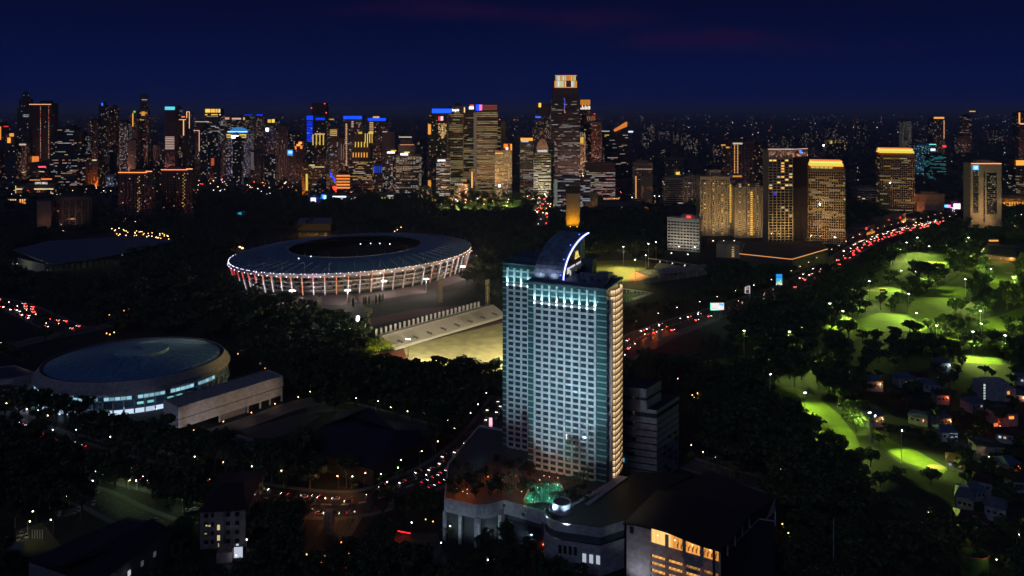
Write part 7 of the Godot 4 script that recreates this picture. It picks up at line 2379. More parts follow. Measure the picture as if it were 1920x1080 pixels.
func road(called: String, px: Array, half: float, median := true, tone := 0.05) -> void:
	var pts := smooth_path(px)
	road_paths[called] = [pts, half]
	var g := geo(Color(tone * 1.05, tone, tone * 0.95))
	ribbon(pts, -half, half, 0.12, g)
	setting("road", g.mesh(M.asphalt))
	g = geo(Color(0.22, 0.21, 0.19))
	for s in [-1.0, 1.0]:
		ribbon(pts, minf(s * half, s * (half + 3.0)), maxf(s * half, s * (half + 3.0)), 0.25, g)
		for i in pts.size() - 1:
			g.bar(pts[i] + side_of(pts, i) * s * half + Vector3(0, 0.17, 0), pts[i + 1] + side_of(pts, i + 1) * s * half + Vector3(0, 0.17, 0), 0.3, 0.18)
	setting("pavement", g.mesh(M.stone))
	g = geo(Color(0.6, 0.6, 0.56))
	for i in pts.size() - 1:
		for o in [-half * 0.66, -half * 0.33, half * 0.33, half * 0.66]:
			if i % 2 == 0 and half > 6.0:
				var s: Vector3 = side_of(pts, i) * o + Vector3(0, 0.13, 0)
				var r: Vector3 = side_of(pts, i + 1) * o + Vector3(0, 0.13, 0)
				var w := side_of(pts, i) * 0.09
				g.quad(pts[i] + s - w, pts[i] + s + w, pts[i].lerp(pts[i + 1], 0.6) + r + w, pts[i].lerp(pts[i + 1], 0.6) + r - w)
	if not g.v.is_empty():
		setting("road_markings", g.mesh(M.paint))
	if median:
		g = Geo.new()
		for i in pts.size() - 1:
			g.col = Color(0.55, 0.55, 0.5) if i % 2 else Color(0.08, 0.08, 0.08)
			g.bar(pts[i] + Vector3(0, 0.3, 0), pts[i + 1] + Vector3(0, 0.3, 0), 0.8, 0.4)
		setting("median_kerb", g.mesh(M.stone))
	var outline := PackedVector2Array()
	for i in pts.size(): outline.append(v2(pts[i] + side_of(pts, i) * (half + 2.5)))
	for i in range(pts.size() - 1, -1, -1): outline.append(v2(pts[i] - side_of(pts, i) * (half + 2.5)))
	keep_clear.append(outline)

func car_body(paint: Color) -> Array:
	# lofted body: stations along the length with lower and upper rows
	var st := [[-2.15, 0.42, 0.80, 0.74], [-1.95, 0.30, 0.95, 0.84], [-1.0, 0.26, 1.0, 0.87], [0.9, 0.26, 0.98, 0.87], [1.8, 0.28, 0.84, 0.84], [2.15, 0.40, 0.68, 0.72]]
	var g := geo(paint)
	for i in 5:
		var a = st[i]
		var b = st[i + 1]
		var q := [Vector3(-a[3], a[1], a[0]), Vector3(a[3], a[1], a[0]), Vector3(a[3], a[2], a[0]), Vector3(-a[3], a[2], a[0])]
		var r := [Vector3(-b[3], b[1], b[0]), Vector3(b[3], b[1], b[0]), Vector3(b[3], b[2], b[0]), Vector3(-b[3], b[2], b[0])]
		g.quad(q[1], q[2], r[2], r[1])
		g.quad(q[3], q[0], r[0], r[3])
		g.quad(q[2], q[3], r[3], r[2])
		g.quad(q[0], q[1], r[1], r[0])
		if i == 0: g.quad(q[0], q[3], q[2], q[1])
		if i == 4: g.quad(r[0], r[1], r[2], r[3])
	g.hexa([Vector3(-0.62, 1.40, -0.4), Vector3(0.62, 1.40, -0.4), Vector3(0.62, 1.40, -1.3), Vector3(-0.62, 1.40, -1.3), Vector3(-0.6, 1.46, 0.25), Vector3(0.6, 1.46, 0.25), Vector3(0.6, 1.46, -1.3), Vector3(-0.6, 1.46, -1.3)])
	var w := geo(Color(0.02, 0.022, 0.026))
	w.hexa([Vector3(-0.80, 0.96, 1.05), Vector3(0.80, 0.96, 1.05), Vector3(0.80, 0.96, -1.75), Vector3(-0.80, 0.96, -1.75), Vector3(-0.63, 1.42, 0.3), Vector3(0.63, 1.42, 0.3), Vector3(0.63, 1.42, -1.35), Vector3(-0.63, 1.42, -1.35)])
	return [g, w]

func make_car(paint: Color, label: String, group: String) -> Node3D:
	var t := thing("car", label, "car", Vector3.ZERO, 0.0, group)
	var b := car_body(paint)
	part(t, "body", b[0].mesh(M.car_paint))
	part(t, "windows", b[1].mesh(M.glass))
	var wheel := geo(Color(0.02, 0.02, 0.02))
	wheel.tube(Vector3(-0.11, 0, 0), Vector3(0.11, 0, 0), 0.33, 0.33, 10)
	wheel.col = Color(0.4, 0.4, 0.42)
	wheel.tube(Vector3(-0.125, 0, 0), Vector3(0.125, 0, 0), 0.18, 0.18, 8)
	var wm := wheel.mesh(M.paint)
	for x in [-0.8, 0.8]:
		for z in [-1.35, 1.35]:
			var o := part(t, "wheel", wm)
			o.position = Vector3(x, 0.33, z)
	var h := geo(Color(1.0, 0.92, 0.78))
	h.box(Vector3.ZERO, Vector3(0.36, 0.18, 0.08))
	var hm := h.mesh(M.glow12)
	var r := geo(Color(1.0, 0.03, 0.02))
	r.box(Vector3.ZERO, Vector3(0.42, 0.20, 0.08))
	var rm := r.mesh(M.glow4)
	for x in [-0.55, 0.55]:
		var o := part(t, "headlight", hm)
		o.position = Vector3(x, 0.55, 2.16)
		o = part(t, "taillight", rm)
		o.position = Vector3(x, 0.72, -2.15)
	return t

func far_car(paint: Color) -> Mesh:
	var b := car_body(paint)
	var h := geo(Color(1.0, 0.9, 0.74))
	var r := geo(Color(1.0, 0.03, 0.02))
	for x in [-0.55, 0.55]:
		h.box(Vector3(x, 0.5, 2.18), Vector3(0.5, 0.3, 0.1))
		r.box(Vector3(x, 0.65, -2.18), Vector3(0.55, 0.34, 0.1))
	return Geo.join([[b[0], M.car_paint], [b[1], M.glass], [h, M.glow12], [r, M.glow40]])

const CAR_TONES := [Color(0.5, 0.5, 0.5), Color(0.03, 0.03, 0.035), Color(0.25, 0.26, 0.28), Color(0.3, 0.03, 0.03), Color(0.6, 0.6, 0.58), Color(0.05, 0.08, 0.2)]

func traffic(path: String, from: float, to: float, count: int, sets: Array, far: bool, label: String, group: String, jam := 1.0) -> void:
	var pts: PackedVector3Array = road_paths[path][0]
	var half: float = road_paths[path][1]
	var n := pts.size()
	var used := []
	var tries := 0
	var made := 0
	while made < count and tries < count * 12:
		tries += 1
		var f := rr(from, to) * (n - 2)
		var i := int(f)
		var dir := 1.0 if rng.randf() < 0.5 else -1.0
		var lane := rng.randi() % 3
		var off := half * (0.18 + 0.29 * lane) * -dir     # traffic keeps left
		var p := pts[i].lerp(pts[i + 1], f - i) + side_of(pts, i) * off * -1.0 + Vector3(0, 0.13, 0)
		var clash := false
		for u in used:
			if u.distance_to(p) < 7.0: clash = true
		if clash: continue
		used.append(p)
		made += 1
		var d := (pts[i + 1] - pts[i]).normalized() * dir
		var yaw := atan2(d.x, d.z)
		if far:
			single("car", sets[rng.randi() % sets.size()], label, "car", p, yaw, group)
		else:
			copy_of(sets[rng.randi() % sets.size()], p, yaw, label, group)

func build_roads_and_cars() -> void:
	road("park_avenue", [-40, 790, 60, 822, 130, 850, 200, 872, 290, 895, 380, 915, 470, 930, 560, 943, 640, 947, 700, 938, 760, 915, 820, 888, 872, 850, 920, 800, 955, 745], 13.0)
	road("boulevard", [1140, 690, 1190, 640, 1240, 618, 1300, 598, 1350, 584, 1410, 563, 1470, 543, 1530, 512, 1580, 482, 1625, 455, 1665, 440, 1710, 428, 1760, 417, 1800, 402, 1840, 385, 1870, 374], 13.5)
	road("west_avenue", [-40, 562, 20, 572, 60, 588, 100, 606, 140, 622], 13.0)
	road("west_lane", [-40, 668, 20, 650, 80, 635, 150, 622, 220, 606], 7.0, false, 0.10)
	road("service_loop", [560, 1075, 600, 1040, 632, 990, 650, 962], 7.0, false, 0.04)
	road("arena_walk", [300, 838, 380, 818, 470, 790, 540, 764, 590, 752], 6.0, false, 0.13)
	road("campus_road", [130, 920, 185, 938, 240, 965, 310, 992, 350, 1000], 7.5, false, 0.06)
	road("quiet_lane", [1290, 868, 1350, 888, 1420, 905, 1480, 925], 7.0, false, 0.08)
	road("hall_lane", [575, 768, 640, 762, 700, 775, 770, 795, 840, 812, 880, 800], 6.0, false, 0.08)
	road("north_road", [1010, 436, 1020, 414, 1012, 395, 1020, 372], 12.0, true, 0.06)
	# forecourts and car parks
	sheet("arena_forecourt", flat([-60, 752, 66, 760, 74, 790, 140, 812, 230, 828, 330, 826, 300, 842, 200, 832, 80, 802, -60, 782]), 0.04, Color(0.26, 0.26, 0.27), "stone")
	sheet("car_park", flat([450, 808, 575, 772, 600, 780, 560, 808, 510, 822, 470, 822]), 0.04, Color(0.11, 0.10, 0.095), "asphalt")
	sheet("south_car_park", flat([10, 1000, 80, 980, 120, 1030, 60, 1045, 0, 1040]), 0.04, Color(0.14, 0.13, 0.09), "asphalt")
	sheet("kiosk_yard", flat([100, 960, 148, 950, 152, 962, 110, 972]), 0.04, Color(0.15, 0.11, 0.09), "asphalt")
	sheet("gate_plaza", flat([1195, 640, 1240, 612, 1340, 590, 1350, 600, 1270, 632, 1225, 655]), 0.02, Color(0.16, 0.13, 0.11), "asphalt")
	sheet("hotel_drive", flat([700, 1040, 760, 1000, 820, 1000, 840, 1060, 760, 1090, 700, 1070]), 0.03, Color(0.09, 0.09, 0.085), "asphalt")
	# cars with all their parts where they can be made out
	var protos := []
	for k in CAR_TONES.size():
		var c := make_car(CAR_TONES[k], "car with lit lamps in the traffic on the tree lined avenue", "cars on the tree lined avenue")
		protos.append(c)
	var spots := road_paths["park_avenue"][0] as PackedVector3Array
	for k in protos.size():
		var i := 20 + 9 * k
		var d := (spots[i + 1] - spots[i]).normalized()
		protos[k].position = spots[i] + side_of(spots, i) * -8.0 + Vector3(0, 0.13, 0)
		protos[k].rotation.y = atan2(d.x, d.z) + (PI if k % 2 else 0.0)
	traffic("park_avenue", 0.0, 1.0, 105, protos, false, "car with lit lamps in the traffic on the tree lined avenue", "cars on the tree lined avenue")
	var far_set := []
	for c in CAR_TONES: far_set.append(far_car(c))
	traffic("boulevard", 0.03, 0.40, 34, far_set, true, "car in thin traffic on the boulevard before the golf course", "cars on the near boulevard")
	traffic("boulevard", 0.40, 1.0, 150, far_set, true, "car in the dense queue of tail lamps far along the boulevard", "cars queuing far along the boulevard")
	traffic("west_avenue", 0.0, 1.0, 26, far_set, true, "car on the distant avenue at the left edge", "cars on the left edge avenue")
	traffic("north_road", 0.0, 1.0, 16, far_set, true, "car on the short road below the beige arched tower", "cars below the arched tower")
	# parked cars
	var parked := [[112, 966, 0.4], [140, 962, 0.5], [148, 958, 0.5], [292, 978, 0.2], [280, 984, 1.2], [355, 955, 1.9], [366, 957, 1.9], [377, 960, 1.9], [350, 960, 1.9], [362, 963, 1.9], [384, 964, 1.8], [352, 978, 0.9], [40, 1004, 0.6], [34, 1012, 0.6], [50, 1008, 0.6], [660, 951, 1.5], [820, 1066, 1.2], [870, 1068, 1.6], [180, 925, 1.4], [176, 946, 0.3], [172, 811, 1.4], [20, 752, 1.4]]
	for q in parked:
		var c := single("car", Geo.join([[car_body(CAR_TONES[rng.randi() % 5])[0], M.car_paint], [car_body(Color.WHITE)[1], M.glass]]), "car parked with its lamps off in a yard among the dark trees", "car", gp(q[0], q[1]) + Vector3(0, 0.25, 0), q[2], "parked cars in the yards")

func street_lamp(where: Vector3, yaw: float, h: float, color: Color, energy: float, label: String, group: String, size := 1.0) -> void:
	var key := "%s %s %s" % [h, color, size]
	if not M.has(key):
		var p := geo(Color(0.25, 0.25, 0.25))
		p.tube(Vector3.ZERO, Vector3(0, h, 0), 0.14, 0.09, 6)
		p.bar(Vector3(0, h, 0), Vector3(0, h + 0.3, 1.8), 0.1, 0.1)
		var b := geo(color)
		b.box(Vector3(0, h - 0.02, 1.9), Vector3(0.34, 0.34, 0.45))
		M[key] = [p.mesh(M.paint), b.mesh(M.glow12)]
	var t := thing("street_lamp", label, "street lamp", where, yaw, group)
	part(t, "pole", M[key][0])
	part(t, "lamp_head", M[key][1])
	if energy > 0.0:
		omni(t, Vector3(0, h + 0.15, 1.9), color, energy, 0.15, false)

func garden_lamp(where: Vector3, h: float, color: Color, energy: float, label: String, group: String, r := 0.3, gain := "glow12") -> void:
	var key := "g %s %s %s" % [h, color, r]
	if not M.has(key):
		var p := geo(Color(0.12, 0.12, 0.12))
		p.tube(Vector3.ZERO, Vector3(0, h, 0), 0.08, 0.06, 5)
		p.box(Vector3(0, h - 0.05, 0), Vector3(0.3, 0.08, 0.3))
		var b := geo(color)
		b.ring(Vector3(0, h, 0), [Vector2(-r * 0.99, 0), Vector2(-r * 0.3, r * 0.3), Vector2(0, r), Vector2(-r * 0.3, r * 1.7), Vector2(-r * 0.99, r * 2)], Vector3(r, 0, 0), Vector3(0, 0, r), 8)
		M[key] = [p.mesh(M.paint), b.mesh(M[gain])]
	var t := thing("garden_lamp", label, "garden lamp", where, 0.0, group)
	part(t, "post", M[key][0])
	part(t, "globe", M[key][1])
	if energy > 0.0:
		omni(t, Vector3(0, h + r, 0), color, energy, 0.1, r > 0.24)

func build_lamps() -> void:
	var sodium := Color(1.0, 0.50, 0.20)
	var warm := Color(1.0, 0.74, 0.45)
	var cool := Color(0.85, 0.95, 1.0)
	# along the avenue
	var pts: PackedVector3Array = road_paths["park_avenue"][0]
	for i in range(3, pts.size() - 2, 5):
		for s in [-1.0, 1.0]:
			if s > 0 and i % 2: continue
			var n: Vector3 = side_of(pts, i) * s
			street_lamp(pts[i] + n * 14.5, atan2(-n.x, -n.z), 10.0, Color(1.0, 0.66, 0.42), 75.0, "tall street lamp beside the tree lined avenue", "street lamps on the tree lined avenue")
	pts = road_paths["boulevard"][0]
	for i in range(2, pts.size() - 2, 9):
		for s in [-1.0, 1.0]:
			var n: Vector3 = side_of(pts, i) * s
			var far := pts[i].z < -900.0
			street_lamp(pts[i] + n * 15.0, atan2(-n.x, -n.z), 11.0, Color(1.0, 0.62, 0.36) if far else Color(1.0, 0.72, 0.55), 45.0 if far else 22.0, "street lamp along the boulevard beside the golf course", "street lamps on the boulevard", 1.4)
	pts = road_paths["west_avenue"][0]
	for i in range(1, pts.size() - 1, 7):
		var n := side_of(pts, i)
		street_lamp(pts[i] + n * 14.5, atan2(-n.x, -n.z), 10.0, warm, 60.0, "street lamp on the distant avenue at the left edge", "street lamps on the left edge avenue", 1.4)
	pts = road_paths["west_lane"][0]
	for i in range(4, pts.size() - 1, 11):
		var n := side_of(pts, i)
		street_lamp(pts[i] + n * 8.5, atan2(-n.x, -n.z), 8.0, Color(1.0, 0.8, 0.62), 16.0, "street lamp on the pale lane behind the round arena", "street lamps on the pale lane")
	# orange lamps on the walk beside the arena wing
	pts = road_paths["arena_walk"][0]
	for i in range(1, pts.size() - 1, 5):
		var n := side_of(pts, i) * -1.0
		garden_lamp(pts[i] + n * 5.6, 3.2, Color(1.0, 0.42, 0.16), 11.0, "orange globe lamp along the walk beside the pale arena wing", "orange lamps on the arena walk", 0.32)
	# lit saplings' lamps behind the exhibition hall
	for q in [[648, 752], [628, 766], [672, 764], [704, 770], [737, 782], [768, 790], [800, 792], [845, 806], [584, 752], [606, 742], [562, 728]]:
		street_lamp(gp(q[0], q[1]), rng.randf() * TAU, 6.5, Color(0.92, 1.0, 0.55), 26.0, "white lamp among bright green saplings behind the dark exhibition hall", "lamps among the green saplings")
	for q in [[659, 917], [712, 912], [744, 900], [724, 928]]:
		street_lamp(gp(q[0], q[1]), 0.5, 8.0, Color(0.9, 1.0, 0.55), 36.0, "lamp lighting green trees at the bend of the avenue", "lamps at the bend of the avenue")
	# campus yards
	for q in [[173, 905], [187, 908], [215, 913], [232, 906], [257, 918], [310, 935], [345, 952], [170, 920], [400, 953]]:
		street_lamp(gp(q[0], q[1]), rng.randf() * TAU, 6.0, Color(0.85, 1.0, 0.72), 30.0, "white yard lamp among trees south of the avenue", "yard lamps south of the avenue")
	for q in [[68, 979], [52, 1000], [130, 950], [20, 960], [100, 1000], [5, 1030]]:
		street_lamp(gp(q[0], q[1]), rng.randf() * TAU, 6.5, Color(1.0, 0.95, 0.70), 40.0, "lamp over the dim car park at the lower corner of the view", "lamps over the corner car park")
	for q in [[20, 800], [62, 812], [96, 822], [140, 822]]:
		street_lamp(gp(q[0], q[1]), 1.0, 6.0, Color(0.8, 0.9, 1.0), 22.0, "slim white lamp on the arena forecourt", "lamps on the arena forecourt")
	# the dotted orange park paths
	var n1 := 0
	for k in 95:
		var s := rng.randf()
		var px := lerpf(200, 462, s) + rr(-8, 8)
		var py := lerpf(440, 472, pow(s, 1.3)) + rr(-9, 5) * (1.15 - s)
		garden_lamp(gp(px, py), 4.0, [Color(1.0, 0.48, 0.12), Color(1, 0.7, 0.4)][k % 2], 34.0 if k % 4 == 0 else 0.0, "small orange lamp dotting the path behind the white columned hall", "orange path lamps behind the columned hall", 0.75, "glow4")
	for q in [[295, 573], [302, 577], [310, 580], [318, 575], [328, 568], [312, 584], [244, 590], [232, 586], [215, 600], [218, 604], [222, 598], [205, 594], [242, 582], [356, 555], [360, 548], [200, 630], [206, 632], [214, 628]]:
		garden_lamp(gp(q[0], q[1] + 6), 5.0, Color(1.0, 0.42, 0.10), 40.0 if int(q[0]) % 3 == 0 else 0.0, "orange lamp in a cluster on the dark park between arena and stadium", "orange lamp clusters in the dark park", 0.55, "glow4")
	for q in [[556, 592], [545, 604], [530, 618], [512, 632], [497, 640], [488, 650], [470, 656], [452, 666], [446, 672], [500, 636], [488, 690], [497, 700]]:
		garden_lamp(gp(q[0], q[1] + 3), 5.0, Color(1.0, 0.40, 0.13), 60.0, "orange lamp on the path of lit trees from the arena to the stadium", "orange lamps on the tree path", 0.4, "glow4")
	for q in [[782, 395], [790, 390], [786, 402], [752, 430], [745, 435], [758, 424], [740, 438], [668, 397], [676, 396]]:
		garden_lamp(gp(q[0], q[1] + 2), 5.0, Color(1.0, 0.5, 0.18), 90.0, "orange lamp on a path through the dark woods behind the stadium", "orange lamps behind the stadium", 0.8, "glow4")
	for q in [[548, 554], [652, 553], [720, 534], [799, 530], [868, 505]]:
		var t := thing("concourse_light", "cluster of white floodlights on a mast before the stadium columns", "floodlight", gp(q[0], q[1] + 18), 0.0, "white mast lights round the stadium")
		var g := geo(Color(0.4, 0.4, 0.4))
		g.tube(Vector3.ZERO, Vector3(0, 15.5, 0), 0.3, 0.2, 6)
		part(t, "pole", g.mesh(M.paint))
		g = geo(Color(0.95, 0.95, 1.0))
		for k in 5:
			g.box(Vector3(k * 1.3 - 2.6, 15.5 + 0.4 * (k % 2), 0), Vector3(0.9, 0.8, 0.9))
		part(t, "lamp_head", g.mesh(M.glow12))
		omni(t, Vector3(0, 14.4, 1.0), Color(1.0, 0.93, 0.9), 420.0, 0.8)
	# terrace and pool lamps, strings of warm lights
	for q in [[1012, 906], [978, 928], [1085, 916], [1082, 922], [942, 905], [945, 912], [967, 890], [968, 898], [857, 922], [876, 924], [876, 932], [868, 928], [915, 900], [935, 896], [1030, 900], [1046, 902], [1060, 905], [1020, 898]]:
		garden_lamp(gp(q[0], q[1] + 3, 20.0), 2.4, Color(1.0, 0.46, 0.16), 8.0, "small orange lamp glowing among palms on the garden terrace", "orange lamps on the garden terrace", 0.2, "glow4")
	for q in [[782, 925], [781, 940], [782, 950], [775, 955], [790, 955], [768, 958], [802, 932], [806, 944], [798, 980], [812, 984]]:
		garden_lamp(gp(q[0], q[1] + 4), 2.6, Color(1.0, 0.52, 0.12), 16.0, "amber lamp in the shrubbery below the garden terrace", "amber lamps below the terrace", 0.25, "glow4")
	for q in [[640, 1025], [626, 1048], [632, 1056], [602, 1062], [610, 1050], [648, 1050], [618, 1056], [575, 1048], [655, 1046]]:
		garden_lamp(gp(q[0], q[1] + 4), 3.0, Color(1.0, 0.36, 0.12), 15.0, "red orange lamp round the terrace bar at the lower edge", "red orange lamps at the terrace bar", 0.25, "glow4")
	for q in [[770, 997, 0], [842, 1004, 1], [912, 1069, 2], [462, 1030, 3], [825, 1036, 4]]:
		street_lamp(gp(q[0], q[1] + 9), 0.4, 8.0, Color(0.85, 1.0, 0.95), 70.0, ["brilliant white lamp at the end of the red barrier", "brilliant bluish lamp beside a lit green shrub", "brilliant bluish lamp at the lower edge below the terrace", "cool lamp over the kiosk beside the corner block", "lamp over the pale drive below the hotel"][q[2]], "", 1.4)
	for q in [[1430, 990], [1438, 995], [1467, 991], [1470, 998], [1478, 1008], [1482, 1016], [1298, 745], [1302, 750], [1308, 742], [1316, 746], [1322, 752]]:
		garden_lamp(gp(q[0], q[1] + 5), 3.5, Color(1.0, 0.30, 0.07), 22.0, "orange lamp in the dark shrubs right of the car park hall", "orange lamps right of the halls", 0.3)
	for q in [[1295, 858], [1318, 866], [1346, 878], [1358, 858], [1440, 898], [1462, 905], [1268, 728], [1320, 755], [1375, 884]]:
		street_lamp(gp(q[0], q[1]), rng.randf() * TAU, 7.0, Color(1.0, 0.75, 0.55), 14.0, "dim lamp on the quiet lane behind the grey office block", "dim lamps on the quiet lane")
	for q in [[1357, 763], [1369, 792]]:
		garden_lamp(gp(q[0], q[1] + 6), 4.0, Color(1.0, 0.16, 0.25), 8.0, "single pinkish red lamp glowing in black trees left of the fairway", "pinkish lamps in the black trees", 0.4)
	for q in [[1906, 1017], [1738, 975], [1868, 994], [1806, 988], [1912, 992]]:
		street_lamp(gp(q[0], q[1] + 6), 0.0, 6.5, Color(1.0, 0.85, 0.7), 9.0, "dim street lamp between the dark houses at the lower right", "dim lamps between dark houses")

func build_signs() -> void:
	# billboard with a white face and teal edge
	var d := gp(1345, 598).z * -1.0
	var t := thing("billboard", "white lit billboard with a teal edge beside the boulevard", "billboard", Vector3(gp(1345, 598).x, 0, -d), 0.05)
	var w := 25.0 / LENS * d
	var h := 13.0 / LENS * d
	var y := (598 - 581) / LENS * d
	var g := geo(Color(0.2, 0.2, 0.2))
	g.box(Vector3(-w * 0.2, 0, -0.6), Vector3(0.7, y + 1, 0.7))
	g.box(Vector3(w * 0.2, 0, -0.6), Vector3(0.7, y + 1, 0.7))
	part(t, "post", g.mesh(M.paint))
	g = geo(Color(0.80, 0.74, 0.72))
	g.box(Vector3(0, y, 0), Vector3(w, h, 0.4))
	part(t, "screen", g.mesh(M.glow1))
	g = geo(Color(0.0, 0.85, 0.5))
	g.box(Vector3(-w / 2 - 0.25, y - 0.3, 0.05), Vector3(0.6, h + 0.6, 0.5))
	g.box(Vector3(-w * 0.2, y - 0.5, 0.05), Vector3(w * 0.6, 0.5, 0.5))
	part(t, "edge_light", g.mesh(M.glow1))
	g = geo(Color(0.15, 0.5, 0.9))
	g.hexa([Vector3(w * 0.12, y + h * 0.72, 0.22), Vector3(w * 0.47, y + h * 0.5, 0.22), Vector3(w * 0.47, y + h * 0.5, 0.21), Vector3(w * 0.12, y + h * 0.72, 0.21), Vector3(w * 0.12, y + h * 0.96, 0.26), Vector3(w * 0.47, y + h * 0.92, 0.26), Vector3(w * 0.47, y + h * 0.92, 0.21), Vector3(w * 0.12, y + h * 0.96, 0.21)])
	part(t, "print", g.mesh(M.glow1))
	g = geo(Color(0.25, 0.2, 0.2))
	for k in 4:
		g.box(Vector3(w * (-0.38 + 0.16 * k), y + h * 0.22, 0.24), Vector3(w * 0.10, 0.3, 0.1))
	part(t, "print_line", g.mesh(M.paint), "stuff")
	omni(t, Vector3(0, y + h * 0.5, 6.0), Color(0.7, 1.0, 0.85), 60.0, 1.0)
	# tall blue screen
	d = gp(1461, 548).z * -1.0
	t = thing("tall_screen", "tall blue advertising screen with a bright lower half near the boulevard", "billboard", Vector3(gp(1461, 548).x, 0, -d))
	w = 11.0 / LENS * d
	h = 21.0 / LENS * d
	y = (548 - 535) / LENS * d
	g = geo(Color(0.15, 0.15, 0.15))
	g.box(Vector3(0, 0, -0.8), Vector3(0.9, y + 1, 0.9))
	g.box(Vector3(0, y - 0.2, -0.6), Vector3(w + 0.6, h + 0.4, 0.7))
	part(t, "frame", g.mesh(M.paint))
	for s in [[0.0, 0.16, Color(0.75, 0.85, 0.9)], [0.16, 0.34, Color(0.25, 0.55, 0.45)], [0.34, 0.68, Color(0.05, 0.38, 0.62)], [0.72, 1.0, Color(0.02, 0.25, 0.75)]]:
		g = geo(s[2])
		g.box(Vector3(0, y + h * s[0], 0), Vector3(w, h * (s[1] - s[0]), 0.4))
		part(t, "screen", g.mesh(M.glow1))
	g = geo(Color(0.85, 0.65, 0.1))
	g.tri(Vector3(-w * 0.25, y + h * 0.12, 0.3), Vector3(w * 0.3, y + h * 0.12, 0.3), Vector3(w * 0.05, y + h * 0.42, 0.3))
	part(t, "print", g.mesh(M.glow1))
	omni(t, Vector3(0, y + h * 0.5, 5.0), Color(0.3, 0.7, 1.0), 40.0, 1.0)
	# poster on a leaning post
	d = gp(1406, 558).z * -1.0
	t = thing("poster_sign", "pale poster with dark and pink figures on a single white post", "sign", Vector3(gp(1406, 558).x, 0, -d))
	w = 10.0 / LENS * d
	h = 14.0 / LENS * d
	y = (558 - 550) / LENS * d
	g = geo(Color(0.55, 0.55, 0.55))
	g.box(Vector3(0, 0, -0.5), Vector3(0.7, y + h, 0.7))
	part(t, "post", g.mesh(M.paint))
	g = geo(Color(0.42, 0.38, 0.38))
	g.box(Vector3(-w * 0.45, y, 0), Vector3(w, h, 0.4))
	part(t, "panel", g.mesh(M.glow1))  # unlit poster made to glow so that it reads pale
	g = geo(Color(0.30, 0.10, 0.10))
	g.box(Vector3(-w * 0.45, y + h * 0.05, 0.1), Vector3(w * 0.6, h * 0.4, 0.3))
	g.col = Color(0.04, 0.04, 0.05)
	g.box(Vector3(-w * 0.55, y + h * 0.5, 0.12), Vector3(w * 0.16, h * 0.4, 0.3))
	g.box(Vector3(-w * 0.25, y + h * 0.5, 0.12), Vector3(w * 0.16, h * 0.4, 0.3))
	part(t, "print", g.mesh(M.paint))
	# pink light boxes on green stems
	var i := 0
	for q in [[1393, 580, "first pink white light box on a green stem beside the boulevard"], [1432, 566, "second pink white light box on a green stem, further along the boulevard"], [1451, 558, "third pink white light box on a green stem, furthest along the boulevard"], [920, 812, "lone pink light box on a green stem between dark trees and the hotel"]]:
		d = gp(q[0], q[1]).z * -1.0
		t = thing("light_box_sign", q[2], "sign", gp(q[0], q[1]))
		g = geo(Color(0.02, 0.45, 0.12))
		g.box(Vector3(0, 0, 0), Vector3(1.0, 4.2, 0.6))
		part(t, "stem_light", g.mesh(M.glow1))
		g = geo(Color(1.0, 0.55, 0.66))
		g.box(Vector3(0, 4.2, 0), Vector3(2.2, 6.0, 0.9))
		part(t, "box_light", g.mesh(M.glow1))
		g = geo(Color(0.9, 0.05, 0.2))
		g.box(Vector3(0, 4.4, 0.3), Vector3(1.6, 1.3, 0.6))
		part(t, "print", g.mesh(M.glow1))
		omni(t, Vector3(0, 6.0, 3.0), Color(1.0, 0.3, 0.45), 22.0, 0.5)
		i += 1
	# red barrier, gate posts, fence lights
	t = thing("entry_barrier", "red lit barrier arm with one white light post at the hotel drive", "barrier", gp(742, 1000))
	g = geo(Color(1.0, 0.02, 0.03))
	g.bar(Vector3(0, 1.4, 0), Vector3(8.0, 1.3, 2.4), 0.3, 0.3)
	part(t, "arm_light", g.mesh(M.glow2))
	g = geo(Color(0.9, 0.85, 0.9))
	g.box(Vector3(0.6, 1.4, -0.6), Vector3(0.6, 3.4, 0.4))
	part(t, "post_light", g.mesh(M.glow1))
	g = geo(Color(0.3, 0.06, 0.03))
	g.box(Vector3(-1.6, 0, 0), Vector3(2.2, 3.4, 2.2))
	part(t, "booth", g.mesh(M.paint))
	omni(t, Vector3(0, 3.0, 3.0), Color(1.0, 0.25, 0.12), 14.0, 0.4)
	t = thing("terrace_bar", "open terrace bar with red orange slatted lights at the lower edge", "bar", gp(655, 1068), 0.45)
	g = Geo.new()
	for r in 5:
		for k in 7:
			g.col = Color(1.0, 0.20, 0.04) * rr(0.1, 0.45)
			g.box(Vector3(-8 + 2.3 * k, 0.6, -4 + 1.7 * r), Vector3(1.5, 0.25, 0.9))
	part(t, "deck_light", g.mesh(M.glow1), "stuff")
	g = geo(Color(0.35, 0.12, 0.05))
	g.box(Vector3(0, 0, -1), Vector3(19, 0.5, 10))
	g.box(Vector3(-1.0, 0.5, 2.0), Vector3(0.7, 3.6, 0.4))
	part(t, "deck", g.mesh(M.paint))
	t = thing("pergola_beam", "long rust coloured pergola beam above the terrace bar", "pergola", gp(672, 1040, 4.0), 0.62)
	g = geo(Color(0.50, 0.17, 0.06))
	for k in 2:
		g.bar(Vector3(-8, 0, 1.1 * k), Vector3(8.5, 0, 1.1 * k), 0.8, 0.5)
	for k in 4:
		g.box(Vector3(-7 + 4.6 * k, -4.0, 0.5), Vector3(0.3, 4.0, 0.3))
	part(t, "beam", g.mesh(M.paint))
